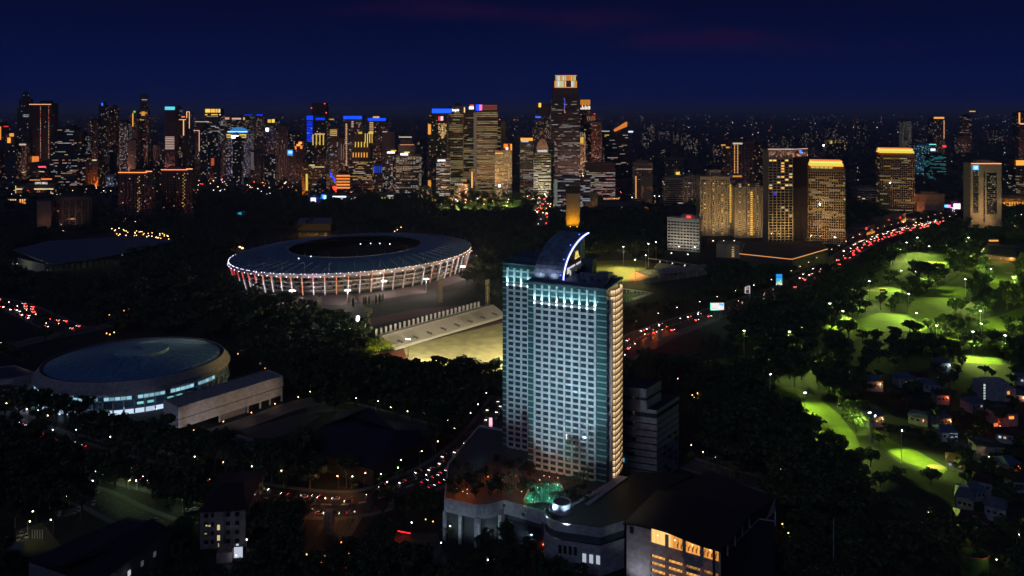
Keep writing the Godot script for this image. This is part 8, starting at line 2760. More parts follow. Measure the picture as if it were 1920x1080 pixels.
	# stone gate posts at the boulevard entrance
	for q in [[1215, 649, 7.5], [1236, 640, 9.5]]:
		t = thing("gate_post", ["shorter stone gate post at the plaza beside the boulevard", "taller stone gate post at the plaza beside the boulevard"][0 if q[2] < 8 else 1], "gate post", gp(q[0], q[1]))
		g = geo(Color(0.40, 0.37, 0.32))
		g.box(Vector3.ZERO, Vector3(2.6, q[2], 2.6))
		g.box(Vector3(0, q[2], 0), Vector3(3.2, 0.8, 3.2))
		g.box(Vector3(0, q[2] + 0.8, 0), Vector3(1.4, 1.6, 1.4))
		part(t, "shaft", g.mesh(M.stone))
	for q in [[1210, 636], [1225, 628], [1250, 622]]:
		omni(t, gp(q[0], q[1]) - gp(1236, 640) + Vector3(0, 5, 0), Color(1.0, 0.38, 0.10), 70.0, 0.6)
	var fence := thing("plaza_fence", "pale baluster fence curving along the plaza by the boulevard", "fence", Vector3.ZERO)
	for k in 16:
		g = geo(Color(0.40, 0.36, 0.30))
		var p := gp(1238, 642).lerp(gp(1272, 626), k / 15.0)
		g.box(p, Vector3(0.6, 2.4, 0.6))
		part(fence, "baluster", g.mesh(M.stone))
	# monument column lit white on the far side of the bend, and the concrete gate pillar
	t = thing("gate_pillar", "cream square pillar with dark slots beside the bend of the avenue", "pillar", gp(618, 1000))
	g = geo(Color(0.45, 0.38, 0.28))
	g.box(Vector3.ZERO, Vector3(3.6, 12.0, 3.6))
	part(t, "shaft", g.mesh(M.stone))
	for k in 3:
		g = geo(Color(0.04, 0.04, 0.04))
		g.box(Vector3(0, 2.0 + 3.2 * k, 1.75), Vector3(0.5, 1.2, 0.3))
		part(t, "slot", g.mesh(M.paint))
	t = thing("dark_slab_sign", "dark upright slab sign standing at the edge of the avenue bend", "sign", gp(693, 957))
	g = geo(Color(0.06, 0.05, 0.05))
	g.box(Vector3.ZERO, Vector3(3.0, 9.5, 1.2))
	part(t, "slab", g.mesh(M.stone))
	t = thing("flag_poles", "short row of five white posts in the corner car park", "posts", gp(70, 1010))
	for k in 5:
		g = geo(Color(0.7, 0.7, 0.7))
		g.box(Vector3(-2.6 + 1.3 * k, 0, 0), Vector3(0.25, 4.6, 0.25))
		part(t, "post", g.mesh(M.paint))
	t = thing("bare_mast", "single thin grey mast standing over black trees at the lower right", "mast", gp(1563, 1066))
	g = geo(Color(0.35, 0.35, 0.36))
	g.tube(Vector3.ZERO, Vector3(0, 24, 0), 0.35, 0.25, 6)
	part(t, "pole", g.mesh(M.paint))

# ---------- golf, houses, trees ----------
var fairway_px := []

func build_golf() -> void:
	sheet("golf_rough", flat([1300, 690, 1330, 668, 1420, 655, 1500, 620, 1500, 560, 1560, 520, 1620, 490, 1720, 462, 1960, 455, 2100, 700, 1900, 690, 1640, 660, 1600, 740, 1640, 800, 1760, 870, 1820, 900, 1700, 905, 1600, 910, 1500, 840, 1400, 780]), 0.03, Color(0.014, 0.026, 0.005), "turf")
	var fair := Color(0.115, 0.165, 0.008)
	var list := [
		[1330, 676, 1368, 669, 1420, 666, 1425, 690, 1385, 697, 1352, 690],
		[1484, 672, 1502, 665, 1520, 674, 1523, 698, 1497, 700],
		[1440, 738, 1460, 726, 1490, 727, 1530, 742, 1575, 778, 1605, 818, 1618, 850, 1610, 884, 1580, 885, 1555, 842, 1510, 805, 1470, 775],
		[1640, 805, 1700, 842, 1775, 878, 1770, 888, 1700, 868, 1640, 830],
		[1665, 828, 1720, 846, 1780, 880, 1760, 886, 1700, 858],
		[1690, 476, 1745, 470, 1782, 478, 1770, 490, 1700, 497],
		[1640, 512, 1690, 494, 1720, 500, 1690, 522, 1640, 540],
		[1612, 548, 1660, 536, 1690, 532, 1688, 556, 1640, 564, 1612, 556],
		[1735, 482, 1785, 474, 1780, 505, 1730, 512],
		[1820, 490, 1832, 478, 1830, 500, 1818, 540, 1800, 570, 1740, 600, 1700, 592, 1712, 560, 1760, 540, 1795, 520],
		[1590, 605, 1650, 586, 1720, 590, 1705, 612, 1640, 625, 1595, 640],
		[1690, 600, 1770, 566, 1800, 572, 1770, 600, 1720, 625, 1690, 620],
		[1850, 482, 1905, 480, 1910, 520, 1900, 555, 1860, 548, 1852, 520],
		[1740, 650, 1785, 628, 1802, 625, 1798, 648, 1745, 654],
		[1840, 600, 1878, 590, 1920, 575, 1960, 600, 1900, 620, 1845, 618],
		[1790, 667, 1880, 672, 1878, 684, 1800, 680],
		[1545, 610, 1575, 598, 1580, 618, 1550, 628],
	]
	fairway_px = list
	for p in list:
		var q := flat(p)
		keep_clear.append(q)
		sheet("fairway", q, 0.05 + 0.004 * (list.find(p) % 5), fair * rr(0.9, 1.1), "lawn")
	for q in [[1640, 545, 9.0], [1655, 541, 6.0], [1746, 492, 6.0], [1890, 492, 7.0], [1895, 512, 7.0], [1858, 496, 6.0], [1746, 553, 5.0], [1905, 527, 8.0], [1755, 876, 5.0], [1748, 474, 6.0], [1660, 498, 5.0]]:
		var g := geo(Color(0.42, 0.30, 0.17))
		g.ring(gp(q[0], q[1]) + Vector3(0, 0.1, 0), [Vector2(0, 0), Vector2(-q[2] * 0.99, 0.02)], Vector3(q[2], 0, 1.0), Vector3(-1.5, 0, q[2] * 0.7), 20, false)
		setting("sand_bunker", g.mesh(M.sand))
	var pond := geo(Color(0.01, 0.05, 0.05))
	pond.prism(flat([1345, 706, 1390, 697, 1432, 696, 1440, 706, 1390, 714, 1350, 712]), 0.03, 0.07)
	setting("pond", pond.mesh(M.glass))
	var gl := Color(0.86, 1.0, 0.46)
	var i := 0
	# fairway masts, mostly unseen, placed for the light: place, aim, energy, cone
	for q in [
		[1444, 752, 1545, 775, 4200.0, 46.0], [1509, 790, 1590, 850, 3900.0, 46.0], [1631, 832, 1590, 800, 1700.0, 40.0],
		[1395, 662, 1390, 682, 3200.0, 56.0], [1480, 664, 1506, 684, 3200.0, 56.0],
		[1640, 838, 1715, 860, 1900.0, 44.0], [1690, 868, 1760, 880, 900.0, 50.0],
		[1720, 470, 1740, 484, 2600.0, 62.0], [1700, 480, 1660, 515, 2600.0, 60.0], [1742, 488, 1760, 495, 2600.0, 60.0], [1816, 470, 1822, 500, 2600.0, 60.0],
		[1690, 538, 1650, 550, 3000.0, 60.0], [1716, 540, 1770, 545, 3000.0, 60.0], [1810, 556, 1760, 580, 3000.0, 60.0],
		[1704, 586, 1650, 608, 3000.0, 60.0], [1718, 626, 1735, 605, 3000.0, 60.0], [1580, 622, 1600, 618, 1800.0, 60.0], [1556, 606, 1565, 612, 1300.0, 60.0],
		[1858, 535, 1885, 505, 3400.0, 64.0], [1900, 552, 1875, 530, 2400.0, 60.0],
		[1838, 622, 1875, 604, 3200.0, 62.0], [1756, 652, 1772, 640, 2300.0, 60.0], [1824, 664, 1840, 676, 2300.0, 62.0], [1885, 672, 1860, 680, 1500.0, 62.0],
		[1840, 648, 1900, 600, 1500.0, 60.0], [1630, 560, 1600, 590, 1200.0, 62.0], [1940, 560, 1920, 590, 2200.0, 62.0]]:
		var e: float = q[4]
		flood_pole(gp(q[0], q[1]), 20.0, gp(q[2], q[3]), gl, e * 2.3, q[5] * 0.72, "twin headed floodlight pole lighting a fairway of the golf course", "floodlight poles on the golf course")
		i += 1
	# clubhouse
	var t := thing("clubhouse", "low clubhouse with a dark pitched roof over a row of warm lit windows", "clubhouse")
	var g := geo(Color(0.35, 0.24, 0.18))
	g.prism(flat([1846, 478, 1905, 484, 1912, 470, 1856, 464], 5.0), 0.0, 5.0)
	part(t, "wall", g.mesh(M.paint))
	g = geo(Color(0.035, 0.028, 0.03))
	gable_roof(g, [gp(1838, 474, 6), gp(1908, 481, 6), gp(1918, 462, 6), gp(1850, 456, 6)], gp(1852, 460, 14), gp(1902, 466, 14))
	part(t, "roof", g.mesh(M.roofing))
	for k in 14:
		g = geo(Color(1.0, 0.55, 0.3) * rr(0.35, 0.9))
		var p := gp(1848, 480, 3).lerp(gp(1905, 486, 3), k / 13.0)
		g.box(Vector3(p.x, 1.2, p.z + 1.2), Vector3(2.2, 2.4, 0.4))
		part(t, "lit_window", g.mesh(M.glow1))
	for k in 3:
		omni(t, gp(1856 + 20 * k, 490) + Vector3(0, 4, 0), Color(1.0, 0.7, 0.4), 60.0, 0.6)
	t = thing("clubhouse_kiosk", "small orange lit pavilion behind the clubhouse roof", "pavilion", gp(1863, 462))
	g = geo(Color(1.0, 0.42, 0.10) * 0.8)
	g.box(Vector3(0, 8, 0), Vector3(14, 3.0, 2))
	part(t, "window_light", g.mesh(M.glow1))
	g = geo(Color(0.1, 0.06, 0.05))
	g.box(Vector3(0, 0, -3), Vector3(16, 8, 6))
	g.box(Vector3(0, 11, -1), Vector3(17, 1.0, 8))
	part(t, "wall", g.mesh(M.paint))
	# green floodlit range at the far right
	for k in 4:
		flood_pole(gp(1893 + 11 * k, 424 - 3 * k), 16.0, gp(1905 + 11 * k, 436 - 2 * k), Color(0.15, 1.0, 0.62), 1500.0, 50.0, "green floodlight in a short row over the field at the right edge", "green floodlights at the right edge", 1)

func build_houses() -> void:
	var names := {}
	for k in 58:
		var u := rng.randf()
		var px := rr(1618, 1930)
		var py := rr(690, 1000)
		if py > 800 and px < 1760: px += 160
		if py > 850 and rng.randf() < 0.4: continue
		var p := gp(px, py)
		var clash := false
		for o in names.values():
			if o.distance_to(p) < 13.0: clash = true
		if clash: continue
		names[k] = p
		var dark := py > 830
		var t := thing("house", "small tropical house in the dark quarter beside the golf course", "house", p, rr(-0.5, 0.5) - 0.2, "houses beside the golf course")
		var w := rr(8, 14)
		var d := rr(8, 13)
		var h := rr(4.5, 8.5)
		var wall := geo([Color(0.4, 0.42, 0.46), Color(0.35, 0.32, 0.3), Color(0.3, 0.34, 0.4)][rng.randi() % 3])
		wall.box(Vector3.ZERO, Vector3(w, h, d))
		part(t, "wall", wall.mesh(M.paint))
		var roof := geo([Color(0.07, 0.03, 0.025), Color(0.10, 0.16, 0.24), Color(0.05, 0.04, 0.04), Color(0.14, 0.16, 0.20)][rng.randi() % 4])
		var e := 0.9
		gable_roof(roof, [Vector3(-w / 2 - e, h, d / 2 + e), Vector3(w / 2 + e, h, d / 2 + e), Vector3(w / 2 + e, h, -d / 2 - e), Vector3(-w / 2 - e, h, -d / 2 - e)], Vector3(-w / 2 + w * 0.15, h + 2.8, 0), Vector3(w / 2 - w * 0.15, h + 2.8, 0))
		part(t, "roof", roof.mesh(M.roofing))
		for s in 3:
			var win := Geo.new()
			var on := rng.randf() < (0.12 if dark else 0.3)
			win.col = pick([Color(1, 0.55, 0.2), Color(0.8, 0.95, 1), Color(1, 0.8, 0.5)]) * rr(0.2, 0.6) if on else Color(0.02, 0.02, 0.025)
			win.box(Vector3(-w * 0.3 + w * 0.3 * s, h * 0.5, d / 2 + 0.02), Vector3(1.5, 1.4, 0.12))
			part(t, "lit_window" if on else "window", win.mesh(M.glow1 if on else M.glass))
		if rng.randf() < (0.14 if dark else 0.42):
			var lc := pick([Color(1, 0.6, 0.3), Color(0.85, 0.92, 1), Color(0.85, 0.95, 1), Color(1, 0.35, 0.15)])
			var b := geo(lc)
			b.box(Vector3(w * 0.3, h - 1.4, d / 2 + 0.8), Vector3(0.5, 0.4, 0.4))
			part(t, "porch_lamp", b.mesh(M.glow4))
			omni(t, Vector3(w * 0.3, h - 1.9, d / 2 + 1.6), lc, 9.0, 0.3)
	# the taller white villa with a lit stair window, and the lit one below it
	var t := thing("stair_villa", "tall white flat roofed villa with a ladder of pale stair windows", "house", gp(1868, 752), 0.05)
	var g := geo(Color(0.36, 0.38, 0.46))
	g.box(Vector3(0, 0, -6), Vector3(20, 14, 12))
	g.box(Vector3(9, 0, -5), Vector3(9, 10, 14))
	part(t, "wall", g.mesh(M.paint))
	for k in 6:
		g = geo(Color(0.7, 0.9, 0.8) * (0.7 if k > 3 else 0.45))
		g.box(Vector3(-9.2, 1.5 + 2.0 * k, 0.08), Vector3(1.4, 1.3, 0.2))
		part(t, "lit_window", g.mesh(M.glow1))
	g = geo(Color(1, 0.36, 0.07) * 0.8)
	g.box(Vector3(8.0, 5.6, 2.1), Vector3(1.9, 2.4, 0.2))
	part(t, "lit_window", g.mesh(M.glow1))
	t = thing("orange_lit_villa", "grey villa with one orange window and a red orange lit porch", "house", gp(1890, 800), 0.1)
	g = geo(Color(0.36, 0.36, 0.37))
	g.box(Vector3(0, 0, -6), Vector3(15, 9, 12))
	part(t, "wall", g.mesh(M.paint))
	g = geo(Color(0.06, 0.04, 0.04))
	gable_roof(g, [Vector3(-8, 9, 0.6), Vector3(8, 9, 0.6), Vector3(8, 9, -12.6), Vector3(-8, 9, -12.6)], Vector3(-5, 11.6, -6), Vector3(5, 11.6, -6))
	part(t, "roof", g.mesh(M.roofing))
	g = geo(Color(1, 0.33, 0.06))
	g.box(Vector3(2.5, 5.2, 0.1), Vector3(3.6, 1.9, 0.2))
	part(t, "lit_window", g.mesh(M.glow1))
	g = geo(Color(1, 0.2, 0.05) * 0.8)
	g.box(Vector3(-9.5, 0.5, 0.8), Vector3(3.0, 2.6, 0.3))
	part(t, "porch_light", g.mesh(M.glow1))
	omni(t, Vector3(-9, 2.5, 4), Color(1, 0.3, 0.1), 22.0, 0.4)
	t = thing("cream_villa", "plain cream flat wall villa catching faint light at the lower right", "house", gp(1858, 868), -0.1)
	g = geo(Color(0.46, 0.40, 0.33))
	g.box(Vector3(0, 0, -6), Vector3(16, 10, 12))
	part(t, "wall", g.mesh(M.paint))
	g = geo(Color(0.05, 0.05, 0.06))
	g.box(Vector3(0, 10, -6), Vector3(17, 0.6, 13))
	part(t, "roof", g.mesh(M.roofing))
	omni(t, Vector3(-6, 8, 10), Color(1, 0.85, 0.6), 18.0, 0.5)
	t = thing("green_tank", "tall green curved screen beside a lamp at the lower right corner", "tank", gp(1826, 1080))
	g = geo(Color(0.05, 0.14, 0.02))
	g.ring(Vector3.ZERO, [Vector2(0, 0), Vector2(0, 11), Vector2(-0.5, 11)], Vector3(6.5, 0, 0), Vector3(0, 0, 5), 28)
	part(t, "shell", g.mesh(M.paint))
	g = geo(Color(0.3, 0.09, 0.03))
	g.ring(Vector3(0, 10.6, 0), [Vector2(0, 0), Vector2(0.3, 0.3), Vector2(0, 0.6)], Vector3(6.6, 0, 0), Vector3(0, 0, 5.1), 28)
	part(t, "rim", g.mesh(M.paint))
	omni(t, Vector3(5, 13, 9), Color(1, 0.85, 0.6), 16.0, 0.5)
	t = thing("rust_shed", "small rust roofed shed beside the green curved screen", "shed", gp(1775, 1062), 0.4)
	g = geo(Color(0.22, 0.10, 0.06))
	g.box(Vector3(0, 0, 0), Vector3(7, 4, 6))
	part(t, "wall", g.mesh(M.paint))
	g = geo(Color(0.30, 0.14, 0.08))
	gable_roof(g, [Vector3(-4, 4, 3.6), Vector3(4, 4, 3.6), Vector3(4, 4, -3.6), Vector3(-4, 4, -3.6)], Vector3(-4, 6, 0), Vector3(4, 6, 0))
	part(t, "roof", g.mesh(M.roofing))
	omni(t, Vector3(-3, 6, 8), Color(1, 0.4, 0.25), 12.0, 0.4)

# ---------- trees ----------
func crown_mesh(kind: int, faces: int, sd: int, lobes: int, size: float, tone: Color) -> Array:
	var r := RandomNumberGenerator.new()
	r.seed = sd
	var leaf := Geo.new()
	var wood := geo(Color(0.05, 0.04, 0.032))
	var h := [8.6, 11.5, 7.5, 13.0][kind] as float      # height of the crown's middle
	var spread := [6.5, 4.6, 4.4, 3.2][kind] as float
	var tall := [2.2, 4.6, 3.4, 6.0][kind] as float
	wood.tube(Vector3.ZERO, Vector3(r.randf_range(-0.4, 0.4), h * 0.55, r.randf_range(-0.4, 0.4)), 0.42, 0.28, 6, false)
	var centres := []
	for k in lobes:
		var a := TAU * (k + r.randf() * 0.7) / lobes * (1.0 if k % 3 else 1.7)
		var d := spread * sqrt(r.randf_range(0.05, 1.0))
		var c := Vector3(cos(a) * d, h + tall * r.randf_range(-0.6, 0.6) + (spread - d) * 0.18, sin(a) * d)
		centres.append([c, r.randf_range(0.24, 0.42) * spread, r.randf_range(0.65, 1.25)])
		wood.tube(Vector3(0, h * 0.5, 0), c - Vector3(0, 0.6, 0), 0.2, 0.07, 4, false)
	for f in faces:
		var l = centres[r.randi() % centres.size()]
		var v: Vector3 = Vector3(r.randfn(), r.randfn() * 0.62, r.randfn()).normalized() * l[1] * pow(r.randf(), 0.4) * Vector3(1.15, 0.75, 1.15)
		var p: Vector3 = l[0] + v
		var n: Vector3 = (v.normalized() + Vector3(r.randf_range(-0.8, 0.8), r.randf_range(-0.2, 0.9), r.randf_range(-0.8, 0.8))).normalized()
		var x: Vector3 = n.cross(Vector3(r.randf() - 0.5, r.randf() - 0.5, r.randf() - 0.5)).normalized() * size * r.randf_range(0.5, 1.1)
		var y: Vector3 = n.cross(x) * r.randf_range(0.45, 0.8)
		leaf.col = tone * (l[2] * r.randf_range(0.75, 1.25))
		leaf.tri(p - x, p - y, p + x)
		leaf.tri(p + x, p + y, p - x)
	return [leaf, wood]

func palm_mesh(sd: int) -> Array:
	var r := RandomNumberGenerator.new()
	r.seed = sd
	var leaf := geo(Color(0.06, 0.09, 0.03))
	var wood := geo(Color(0.07, 0.055, 0.04))
	var top := Vector3(0.5, 7.5, 0.2)
	wood.tube(Vector3.ZERO, top, 0.24, 0.16, 6, false)
	for k in 15:
		var a := TAU * k / 15.0 + r.randf() * 0.3
		var out := Vector3(cos(a), 0, sin(a))
		var side := Vector3(-sin(a), 0, cos(a)) * 0.42
		var last := top
		var droop := r.randf_range(0.2, 1.0)
		for s in 5:
			var q := top + out * (0.75 * (s + 1)) + Vector3(0, 0.9 * sin((s + 1) * 0.5) - droop * pow((s + 1) / 5.0, 2.0) * 2.6, 0)
			var w := side * (1.0 - s * 0.17)
			leaf.quad(last - w, last, q, q - w + Vector3(0, -0.2, 0))
			leaf.quad(last, last + w, q + w + Vector3(0, -0.2, 0), q)
			last = q
	return [leaf, wood]

func px_poly(q: Array) -> PackedVector2Array:
	var out := PackedVector2Array()
	for i in range(0, q.size(), 2): out.append(Vector2(q[i], q[i + 1]))
	return out

func blocked(p: Vector2) -> bool:
	for q in keep_clear:
		if Geometry2D.is_point_in_polygon(p, q): return true
	return false

func build_trees() -> void:
	# places where nothing grows
	for q in [
		[66, 800, 60, 700, 120, 640, 260, 622, 400, 640, 440, 690, 430, 720, 545, 700, 545, 762, 330, 830, 180, 812],
		[-80, 780, -80, 690, 30, 680, 80, 720, 80, 830],
		[420, 500, 470, 440, 700, 425, 880, 445, 905, 490, 870, 530, 780, 560, 640, 572, 500, 565, 430, 540],
		[672, 660, 742, 655, 780, 640, 930, 568, 1100, 560, 1110, 640, 1020, 735, 900, 700, 780, 705, 720, 690],
		[582, 590, 600, 575, 740, 562, 880, 538, 930, 560, 905, 580, 720, 628, 650, 622],
		[1080, 490, 1130, 484, 1245, 484, 1330, 500, 1330, 524, 1215, 540, 1230, 560, 1160, 572, 1080, 570],
		[566, 848, 600, 800, 640, 772, 700, 764, 826, 810, 790, 850, 700, 900, 660, 905],
		[828, 1050, 828, 920, 880, 850, 900, 790, 1300, 780, 1340, 900, 1460, 940, 1470, 1120, 1140, 1120, 1010, 1060, 960, 1000],
		[1160, 900, 1170, 780, 1300, 740, 1310, 880, 1240, 900],
		[10, 995, 90, 975, 130, 1030, 60, 1050, 0, 1045], [95, 962, 150, 946, 158, 962, 108, 976],
		[48, 1060, 240, 980, 330, 1010, 190, 1120, 60, 1120], [360, 1060, 360, 990, 440, 950, 500, 960, 480, 1060, 440, 1075],
		[440, 815, 575, 768, 610, 780, 560, 812, 500, 826], [355, 850, 410, 820, 482, 826, 480, 846, 420, 858],
		[1190, 660, 1240, 608, 1350, 584, 1360, 600, 1270, 636, 1225, 660],
		[1340, 500, 1340, 455, 1400, 448, 1560, 448, 1560, 490, 1485, 512, 1380, 500], [1245, 480, 1248, 462, 1318, 460, 1316, 482],
		[1510, 470, 1518, 448, 1600, 440, 1700, 404, 1780, 398, 1780, 420, 1640, 452, 1600, 470],
		[1815, 440, 1815, 420, 1885, 420, 1885, 438], [1836, 492, 1846, 460, 1925, 456, 1925, 492],
		[20, 520, 20, 470, 90, 445, 250, 436, 340, 450, 240, 492, 100, 512], [552, 430, 552, 412, 626, 410, 626, 434],
		[60, 440, 60, 424, 180, 420, 180, 436], [218, 418, 218, 402, 366, 392, 366, 410], [1055, 434, 1055, 415, 1095, 415, 1095, 434],
		[815, 402, 830, 384, 1000, 378, 1010, 392, 900, 402], [420, 410, 430, 395, 480, 394, 470, 408], [1030, 404, 1030, 392, 1125, 386, 1125, 402],
		[735, 1015, 690, 1080, 850, 1085, 845, 1000, 800, 985], [600, 1075, 640, 1030, 700, 1030, 700, 1085, 600, 1085]]:
		keep_clear.append(flat(q))
	var green := Color(0.035, 0.058, 0.016)
	var near := []
	for k in 7:
		var kind := [0, 0, 1, 2, 1, 3, 0][k] as int
		var m := crown_mesh(kind, 1500, 40 + k, [26, 22, 20, 14, 24, 16, 30][k], 0.62, green * [1.0, 0.8, 0.9, 1.2, 0.75, 0.85, 1.1][k])
		near.append([m[0].mesh(M.leaf), m[1].mesh(M.bark)])
	var far := []
	for k in 5:
		var m := crown_mesh([0, 1, 2, 1, 0][k], 420, 70 + k, 14, 1.15, green * [1.0, 0.8, 1.1, 0.9, 0.85][k])
		far.append(Geo.join([[m[0], M.leaf], [m[1], M.bark]]))
	var labels := {
		"avenue": ["dark broad tree in the belt along the tree lined avenue", "trees along the avenue"],
		"south": ["dark tree in the yards at the lower left", "trees in the lower left yards"],
		"middle": ["dark broad tree in the grove between the avenue and the training pitch", "trees in the middle grove"],
		"golf": ["dark tree standing among the lit fairways of the golf course", "trees on the golf course"],
		"right": ["black tree in the unlit woods at the lower right", "trees at the lower right"]}
	var sights := []
	for q in [
		[830, 925, 950, 936, 1020, 955, 1130, 985, 1460, 1000, 1460, 1085, 1130, 1090, 1010, 1015, 940, 985, 900, 1000, 830, 990],
		[365, 925, 490, 930, 490, 1050, 365, 1055], [40, 960, 320, 960, 322, 1075, 180, 1095, 40, 1070],
		[690, 600, 930, 560, 945, 650, 800, 648, 700, 655], [1190, 590, 1370, 575, 1370, 622, 1230, 662, 1190, 662],
		[1400, 556, 1500, 522, 1560, 498, 1640, 440, 1800, 385, 1840, 385, 1830, 400, 1660, 450, 1500, 540],
		[290, 836, 560, 755, 605, 765, 560, 824, 420, 850], [60, 640, 430, 640, 540, 700, 540, 760, 330, 820, 230, 806, 60, 776],
		[430, 470, 890, 460, 890, 500, 800, 545, 600, 560, 440, 530], [600, 925, 760, 932, 860, 858, 885, 868, 770, 950, 640, 985, 600, 975],
		[590, 830, 640, 772, 820, 806, 760, 850, 690, 875], [10, 985, 110, 980, 130, 1030, 30, 1042], [160, 915, 300, 955, 300, 985, 230, 960, 150, 930],
		[1100, 485, 1330, 490, 1330, 530, 1230, 560, 1165, 570, 1165, 530, 1100, 530], [1170, 700, 1290, 710, 1290, 840, 1170, 880],
		[-10, 560, 130, 605, 130, 615, -10, 580], [20, 470, 230, 470, 230, 505, 100, 512, 20, 500], [1245, 400, 1440, 400, 1560, 450, 1550, 490, 1385, 495, 1340, 490, 1245, 470],
		[240, 850, 300, 868, 290, 890, 230, 870], [70, 800, 130, 818, 120, 836, 60, 815], [1060, 390, 1090, 390, 1090, 420, 1060, 420],
		[360, 905, 470, 918, 470, 932, 360, 922], [300, 935, 400, 935, 370, 970, 300, 965]]:
		sights.append(px_poly(q))
	var fairways := []
	for q in fairway_px: fairways.append(px_poly(q))
	var places := []
	var z := -338.0
	var step := 8.2
	while z > -2000.0:
		var d := -z
		var half := d * 0.70
		var x := -half
		while x < half:
			var p := Vector2(x + rr(-0.45, 0.45) * step, z + rr(-0.45, 0.45) * step)
			x += step
			var px := 960.0 + p.x / -p.y * LENS
			var py := HORIZON + CAM_HEIGHT / -p.y * LENS
			if px < -40 or px > 1960: continue
			var keep := 0.82
			var golf := px > 1330 and py < 910 and py > 458 and (px > 1560 or py > 640)
			if golf: keep = 0.6 if py < 700 else 0.75
			var houses := px > 1610 and py > 684 and py < 1000
			if houses: keep = 0.22
			if py < 440: keep = 0.5
			if px > 1000 and px < 1340 and py > 560 and py < 700: keep = 0.5
			if px < 170 and py > 560 and py < 680: keep = 0.3
			if py < 392 and (px < 370 or px > 1120): keep = 0.10
			if py < 372: keep = 0.14 if px > 360 and px < 830 else 0.05
			if rng.randf() > keep: continue
			if blocked(p): continue
			# canopies that would hide what the photograph shows open
			var size := rr(0.95, 1.5)
			if golf and py < 660: size *= 0.9
			if houses: size *= 0.6
			if py > 985 and px > 800: size *= 0.62
			if py > 1000 and px < 500: size *= 0.7
			var open := false
			for hh in [4.0, 13.0 * size]:
				var c := Vector2(960.0 + p.x / -p.y * LENS, HORIZON + (CAM_HEIGHT - hh) / -p.y * LENS)
				for q in sights:
					if Geometry2D.is_point_in_polygon(c, q): open = true
				if golf and rng.randf() < 0.42:
					for q in fairways:
						if Geometry2D.is_point_in_polygon(c, q): open = true
			if open: continue
			places.append([p, px, py, golf, size])
		z -= step
		step = 8.2 * clampf(d / 520.0, 1.0, 1.35)
	# rows of big street trees along the avenue
	var pts: PackedVector3Array = road_paths["park_avenue"][0]
	for i in range(1, pts.size() - 1, 2):
		for side in [-1.0, 1.0]:
			for back in [16.5, 26.0]:
				var c: Vector3 = pts[i] + side_of(pts, i) * side * back + Vector3(rr(-3, 3), 0, rr(-3, 3))
				var px := 960.0 + c.x / -c.z * LENS
				var py := HORIZON + CAM_HEIGHT / -c.z * LENS
				if px > 590 or rng.randf() < 0.25 or (side * back > 20.0 and px < 300) or py > 965: continue
				places.append([v2(c), px, py, false, rr(1.15, 1.6)])
	# trees lit green at the foot of the central towers
	for k in 30:
		var c := gp(828 + 6.0 * k + rr(-3, 3), 390 + rr(-3, 3))
		var s := rr(1.1, 1.5)
		var m = near[rng.randi() % near.size()]
		var t := thing("lit_tree", "tree lit bright green in the row below the olive banded towers", "tree", c, rng.randf() * TAU, "green lit trees below the towers")
		t.scale = Vector3(s, s, s)
		part(t, "crown", m[0])
		part(t, "trunk", m[1])
		if k % 3 == 1:
			spot(t, Vector3(0, 9, 34), Vector3(0, 7, 0), Color(0.95, 1.0, 0.5), 4200.0, 50.0, 1.0)
	# the largest in the picture are single trees, the rest one wood
	var singles := 0
	var rest := [[], [], [], [], []]
	for q in places:
		var p: Vector2 = q[0]
		var zone := "middle"
		if q[3] or (q[1] > 1320 and q[2] < 900): zone = "golf"
		elif q[1] > 1200: zone = "right"
		elif q[2] > 950 and q[1] < 640: zone = "south"
		elif q[2] > 800: zone = "avenue"
		var size: float = q[4]
		if singles < 200 and ((q[2] > 880 and (zone != "right" or rng.randf() < 0.35)) or (zone == "golf" and q[2] > 560 and rng.randf() < 0.25) or (zone == "middle" and q[2] > 640 and rng.randf() < 0.16)):
			singles += 1
			var m = near[rng.randi() % near.size()]
			var t := thing("tree", labels[zone][0], "tree", Vector3(p.x, 0, p.y), rng.randf() * TAU, labels[zone][1])
			t.scale = Vector3(size, size * rr(0.85, 1.15), size)
			part(t, "crown", m[0])
			part(t, "trunk", m[1])
		else:
			rest[rng.randi() % 5].append([Vector3(p.x, 0, p.y), Vector3(size, size * rr(0.85, 1.15), size), rng.randf() * TAU])
	for k in 5:
		multi("park_wood", far[k], rest[k], [], "dark wood of park trees round the stadium and the fields")
	print("trees ", singles, " + ", places.size() - singles)
	# bright saplings, the yellow tree and palms
	var sap := crown_mesh(2, 700, 91, 9, 0.5, Color(0.07, 0.12, 0.02))
	var sm := [sap[0].mesh(M.leaf), sap[1].mesh(M.bark)]
	for q in [[650, 756], [633, 768], [668, 766], [708, 774], [697, 768], [742, 786], [772, 794], [790, 796], [804, 796], [838, 810], [850, 808], [588, 754], [602, 746], [609, 748], [660, 922], [718, 914], [750, 902], [728, 930], [736, 936], [165, 908], [172, 922], [322, 958], [405, 952], [838, 1012], [1296, 868], [1452, 900], [1478, 918], [483, 1052], [520, 1046], [25, 1075], [470, 1048], [560, 590], [545, 602], [530, 616], [512, 634], [500, 640], [490, 652], [472, 660], [455, 670], [494, 694], [500, 704]]:
		var t := thing("sapling", "young tree lit bright by a lamp beside it", "tree", gp(q[0], q[1]), rng.randf() * TAU, "young trees lit by lamps")
		var s := rr(0.5, 0.8)
		t.scale = Vector3(s, s, s)
		part(t, "crown", sm[0])
		part(t, "trunk", sm[1])
	var yt := crown_mesh(0, 4200, 99, 44, 0.55, Color(0.12, 0.15, 0.02))
	var y := thing("yellow_tree", "large domed tree lit yellow green at the near end of the terrace", "tree", gp(705, 668), 0.3)
	y.scale = Vector3(1.9, 1.15, 1.5)
	part(y, "crown", yt[0].mesh(M.leaf))
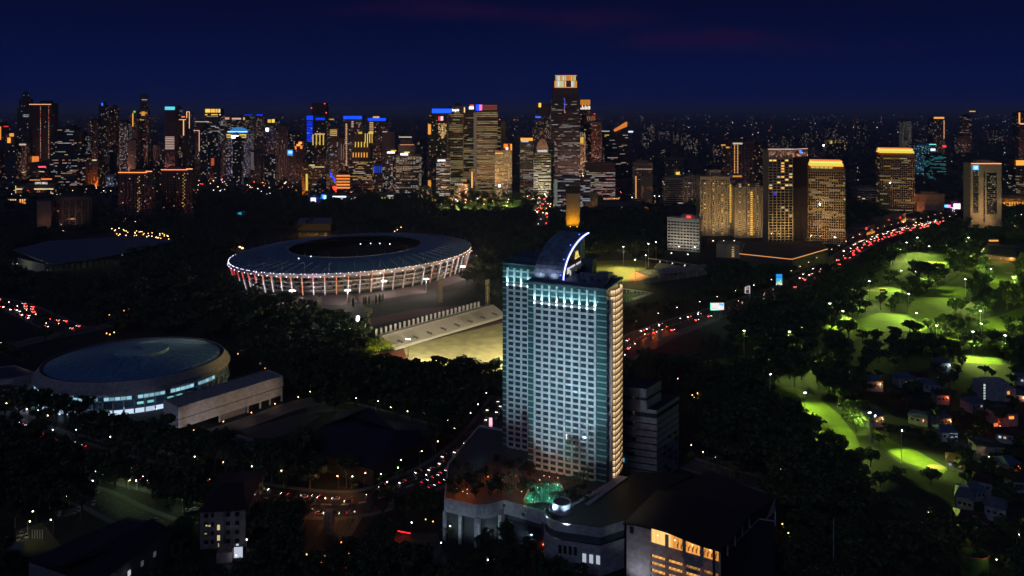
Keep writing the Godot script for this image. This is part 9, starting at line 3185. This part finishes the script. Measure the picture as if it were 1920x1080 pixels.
	part(y, "trunk", yt[1].mesh(M.bark))
	spot(y, Vector3(4, 24, 20), Vector3(0, 9, 0), Color(1.0, 0.96, 0.35), 1100.0, 40.0, 1.0, 1.0)
	var pm := palm_mesh(5)
	for k in 60:
		var p := gp(rr(838, 1000), rr(872, 936), 20.0)
		if k > 44: p = gp(rr(1056, 1110), rr(903, 945), 20.0)
		var m = near[rng.randi() % near.size()]
		var t := thing("shrub_tree", "small dark tree in the planting of the garden terrace", "tree", p, rng.randf() * TAU, "small trees on the garden terrace")
		var s := rr(0.28, 0.5) if k < 45 else rr(0.2, 0.32)
		t.scale = Vector3(s, s, s)
		part(t, "crown", m[0])
		part(t, "trunk", m[1])
	var palm := [pm[0].mesh(M.leaf), pm[1].mesh(M.bark)]
	for q in [[1022, 930], [1030, 936], [1012, 940], [1062, 930], [1070, 936], [1076, 925], [1088, 912], [1095, 918], [1100, 908], [970, 905], [960, 915], [948, 920], [900, 912], [880, 905], [868, 915], [852, 912], [890, 930], [920, 925], [1056, 915], [985, 960], [1040, 952], [1000, 955], [930, 905], [910, 890], [866, 895]]:
		var t := thing("palm_tree", "palm on the garden terrace round the turquoise pool", "palm", gp(q[0], q[1], 20.0), rng.randf() * TAU, "palms on the garden terrace")
		var s := rr(0.75, 1.15)
		t.scale = Vector3(s, s, s)
		part(t, "fronds", palm[0])
		part(t, "trunk", palm[1])
	for q in [[1352, 890], [1345, 880], [1370, 898], [1380, 900], [1330, 884], [1366, 890], [1420, 912], [700, 880], [735, 870], [850, 1000]]:
		var t := thing("palm_tree", "palm on the dim lane behind the black roofed halls", "palm", gp(q[0], q[1]), rng.randf() * TAU, "palms on the dim lane")
		part(t, "fronds", palm[0])
		part(t, "trunk", palm[1])
	# cypress like columns before the stadium
	var cy := Geo.new()
	var r := RandomNumberGenerator.new()
	r.seed = 4
	for k in 500:
		var yy := r.randf_range(0.6, 9.5)
		var rad := 1.25 * (1.0 - pow(yy / 9.8, 3.0)) * sqrt(r.randf())
		var a := r.randf() * TAU
		var p := Vector3(cos(a) * rad, yy, sin(a) * rad)
		var x := Vector3(r.randf() - 0.5, r.randf(), r.randf() - 0.5).normalized() * 0.45
		var w := x.cross(Vector3(cos(a), 0, sin(a))) * 0.7
		cy.col = green * r.randf_range(0.6, 1.2)
		cy.tri(p - x, p - w, p + x)
		cy.tri(p + x, p + w, p - x)
	var cm := cy.mesh(M.leaf)
	for q in [[682, 572], [692, 571], [705, 569], [712, 568], [718, 566], [662, 575], [686, 572]]:
		var t := thing("column_tree", "narrow columnar tree standing before the stadium columns", "tree", gp(q[0], q[1]), 0.0, "columnar trees before the stadium")
		part(t, "crown", cm)
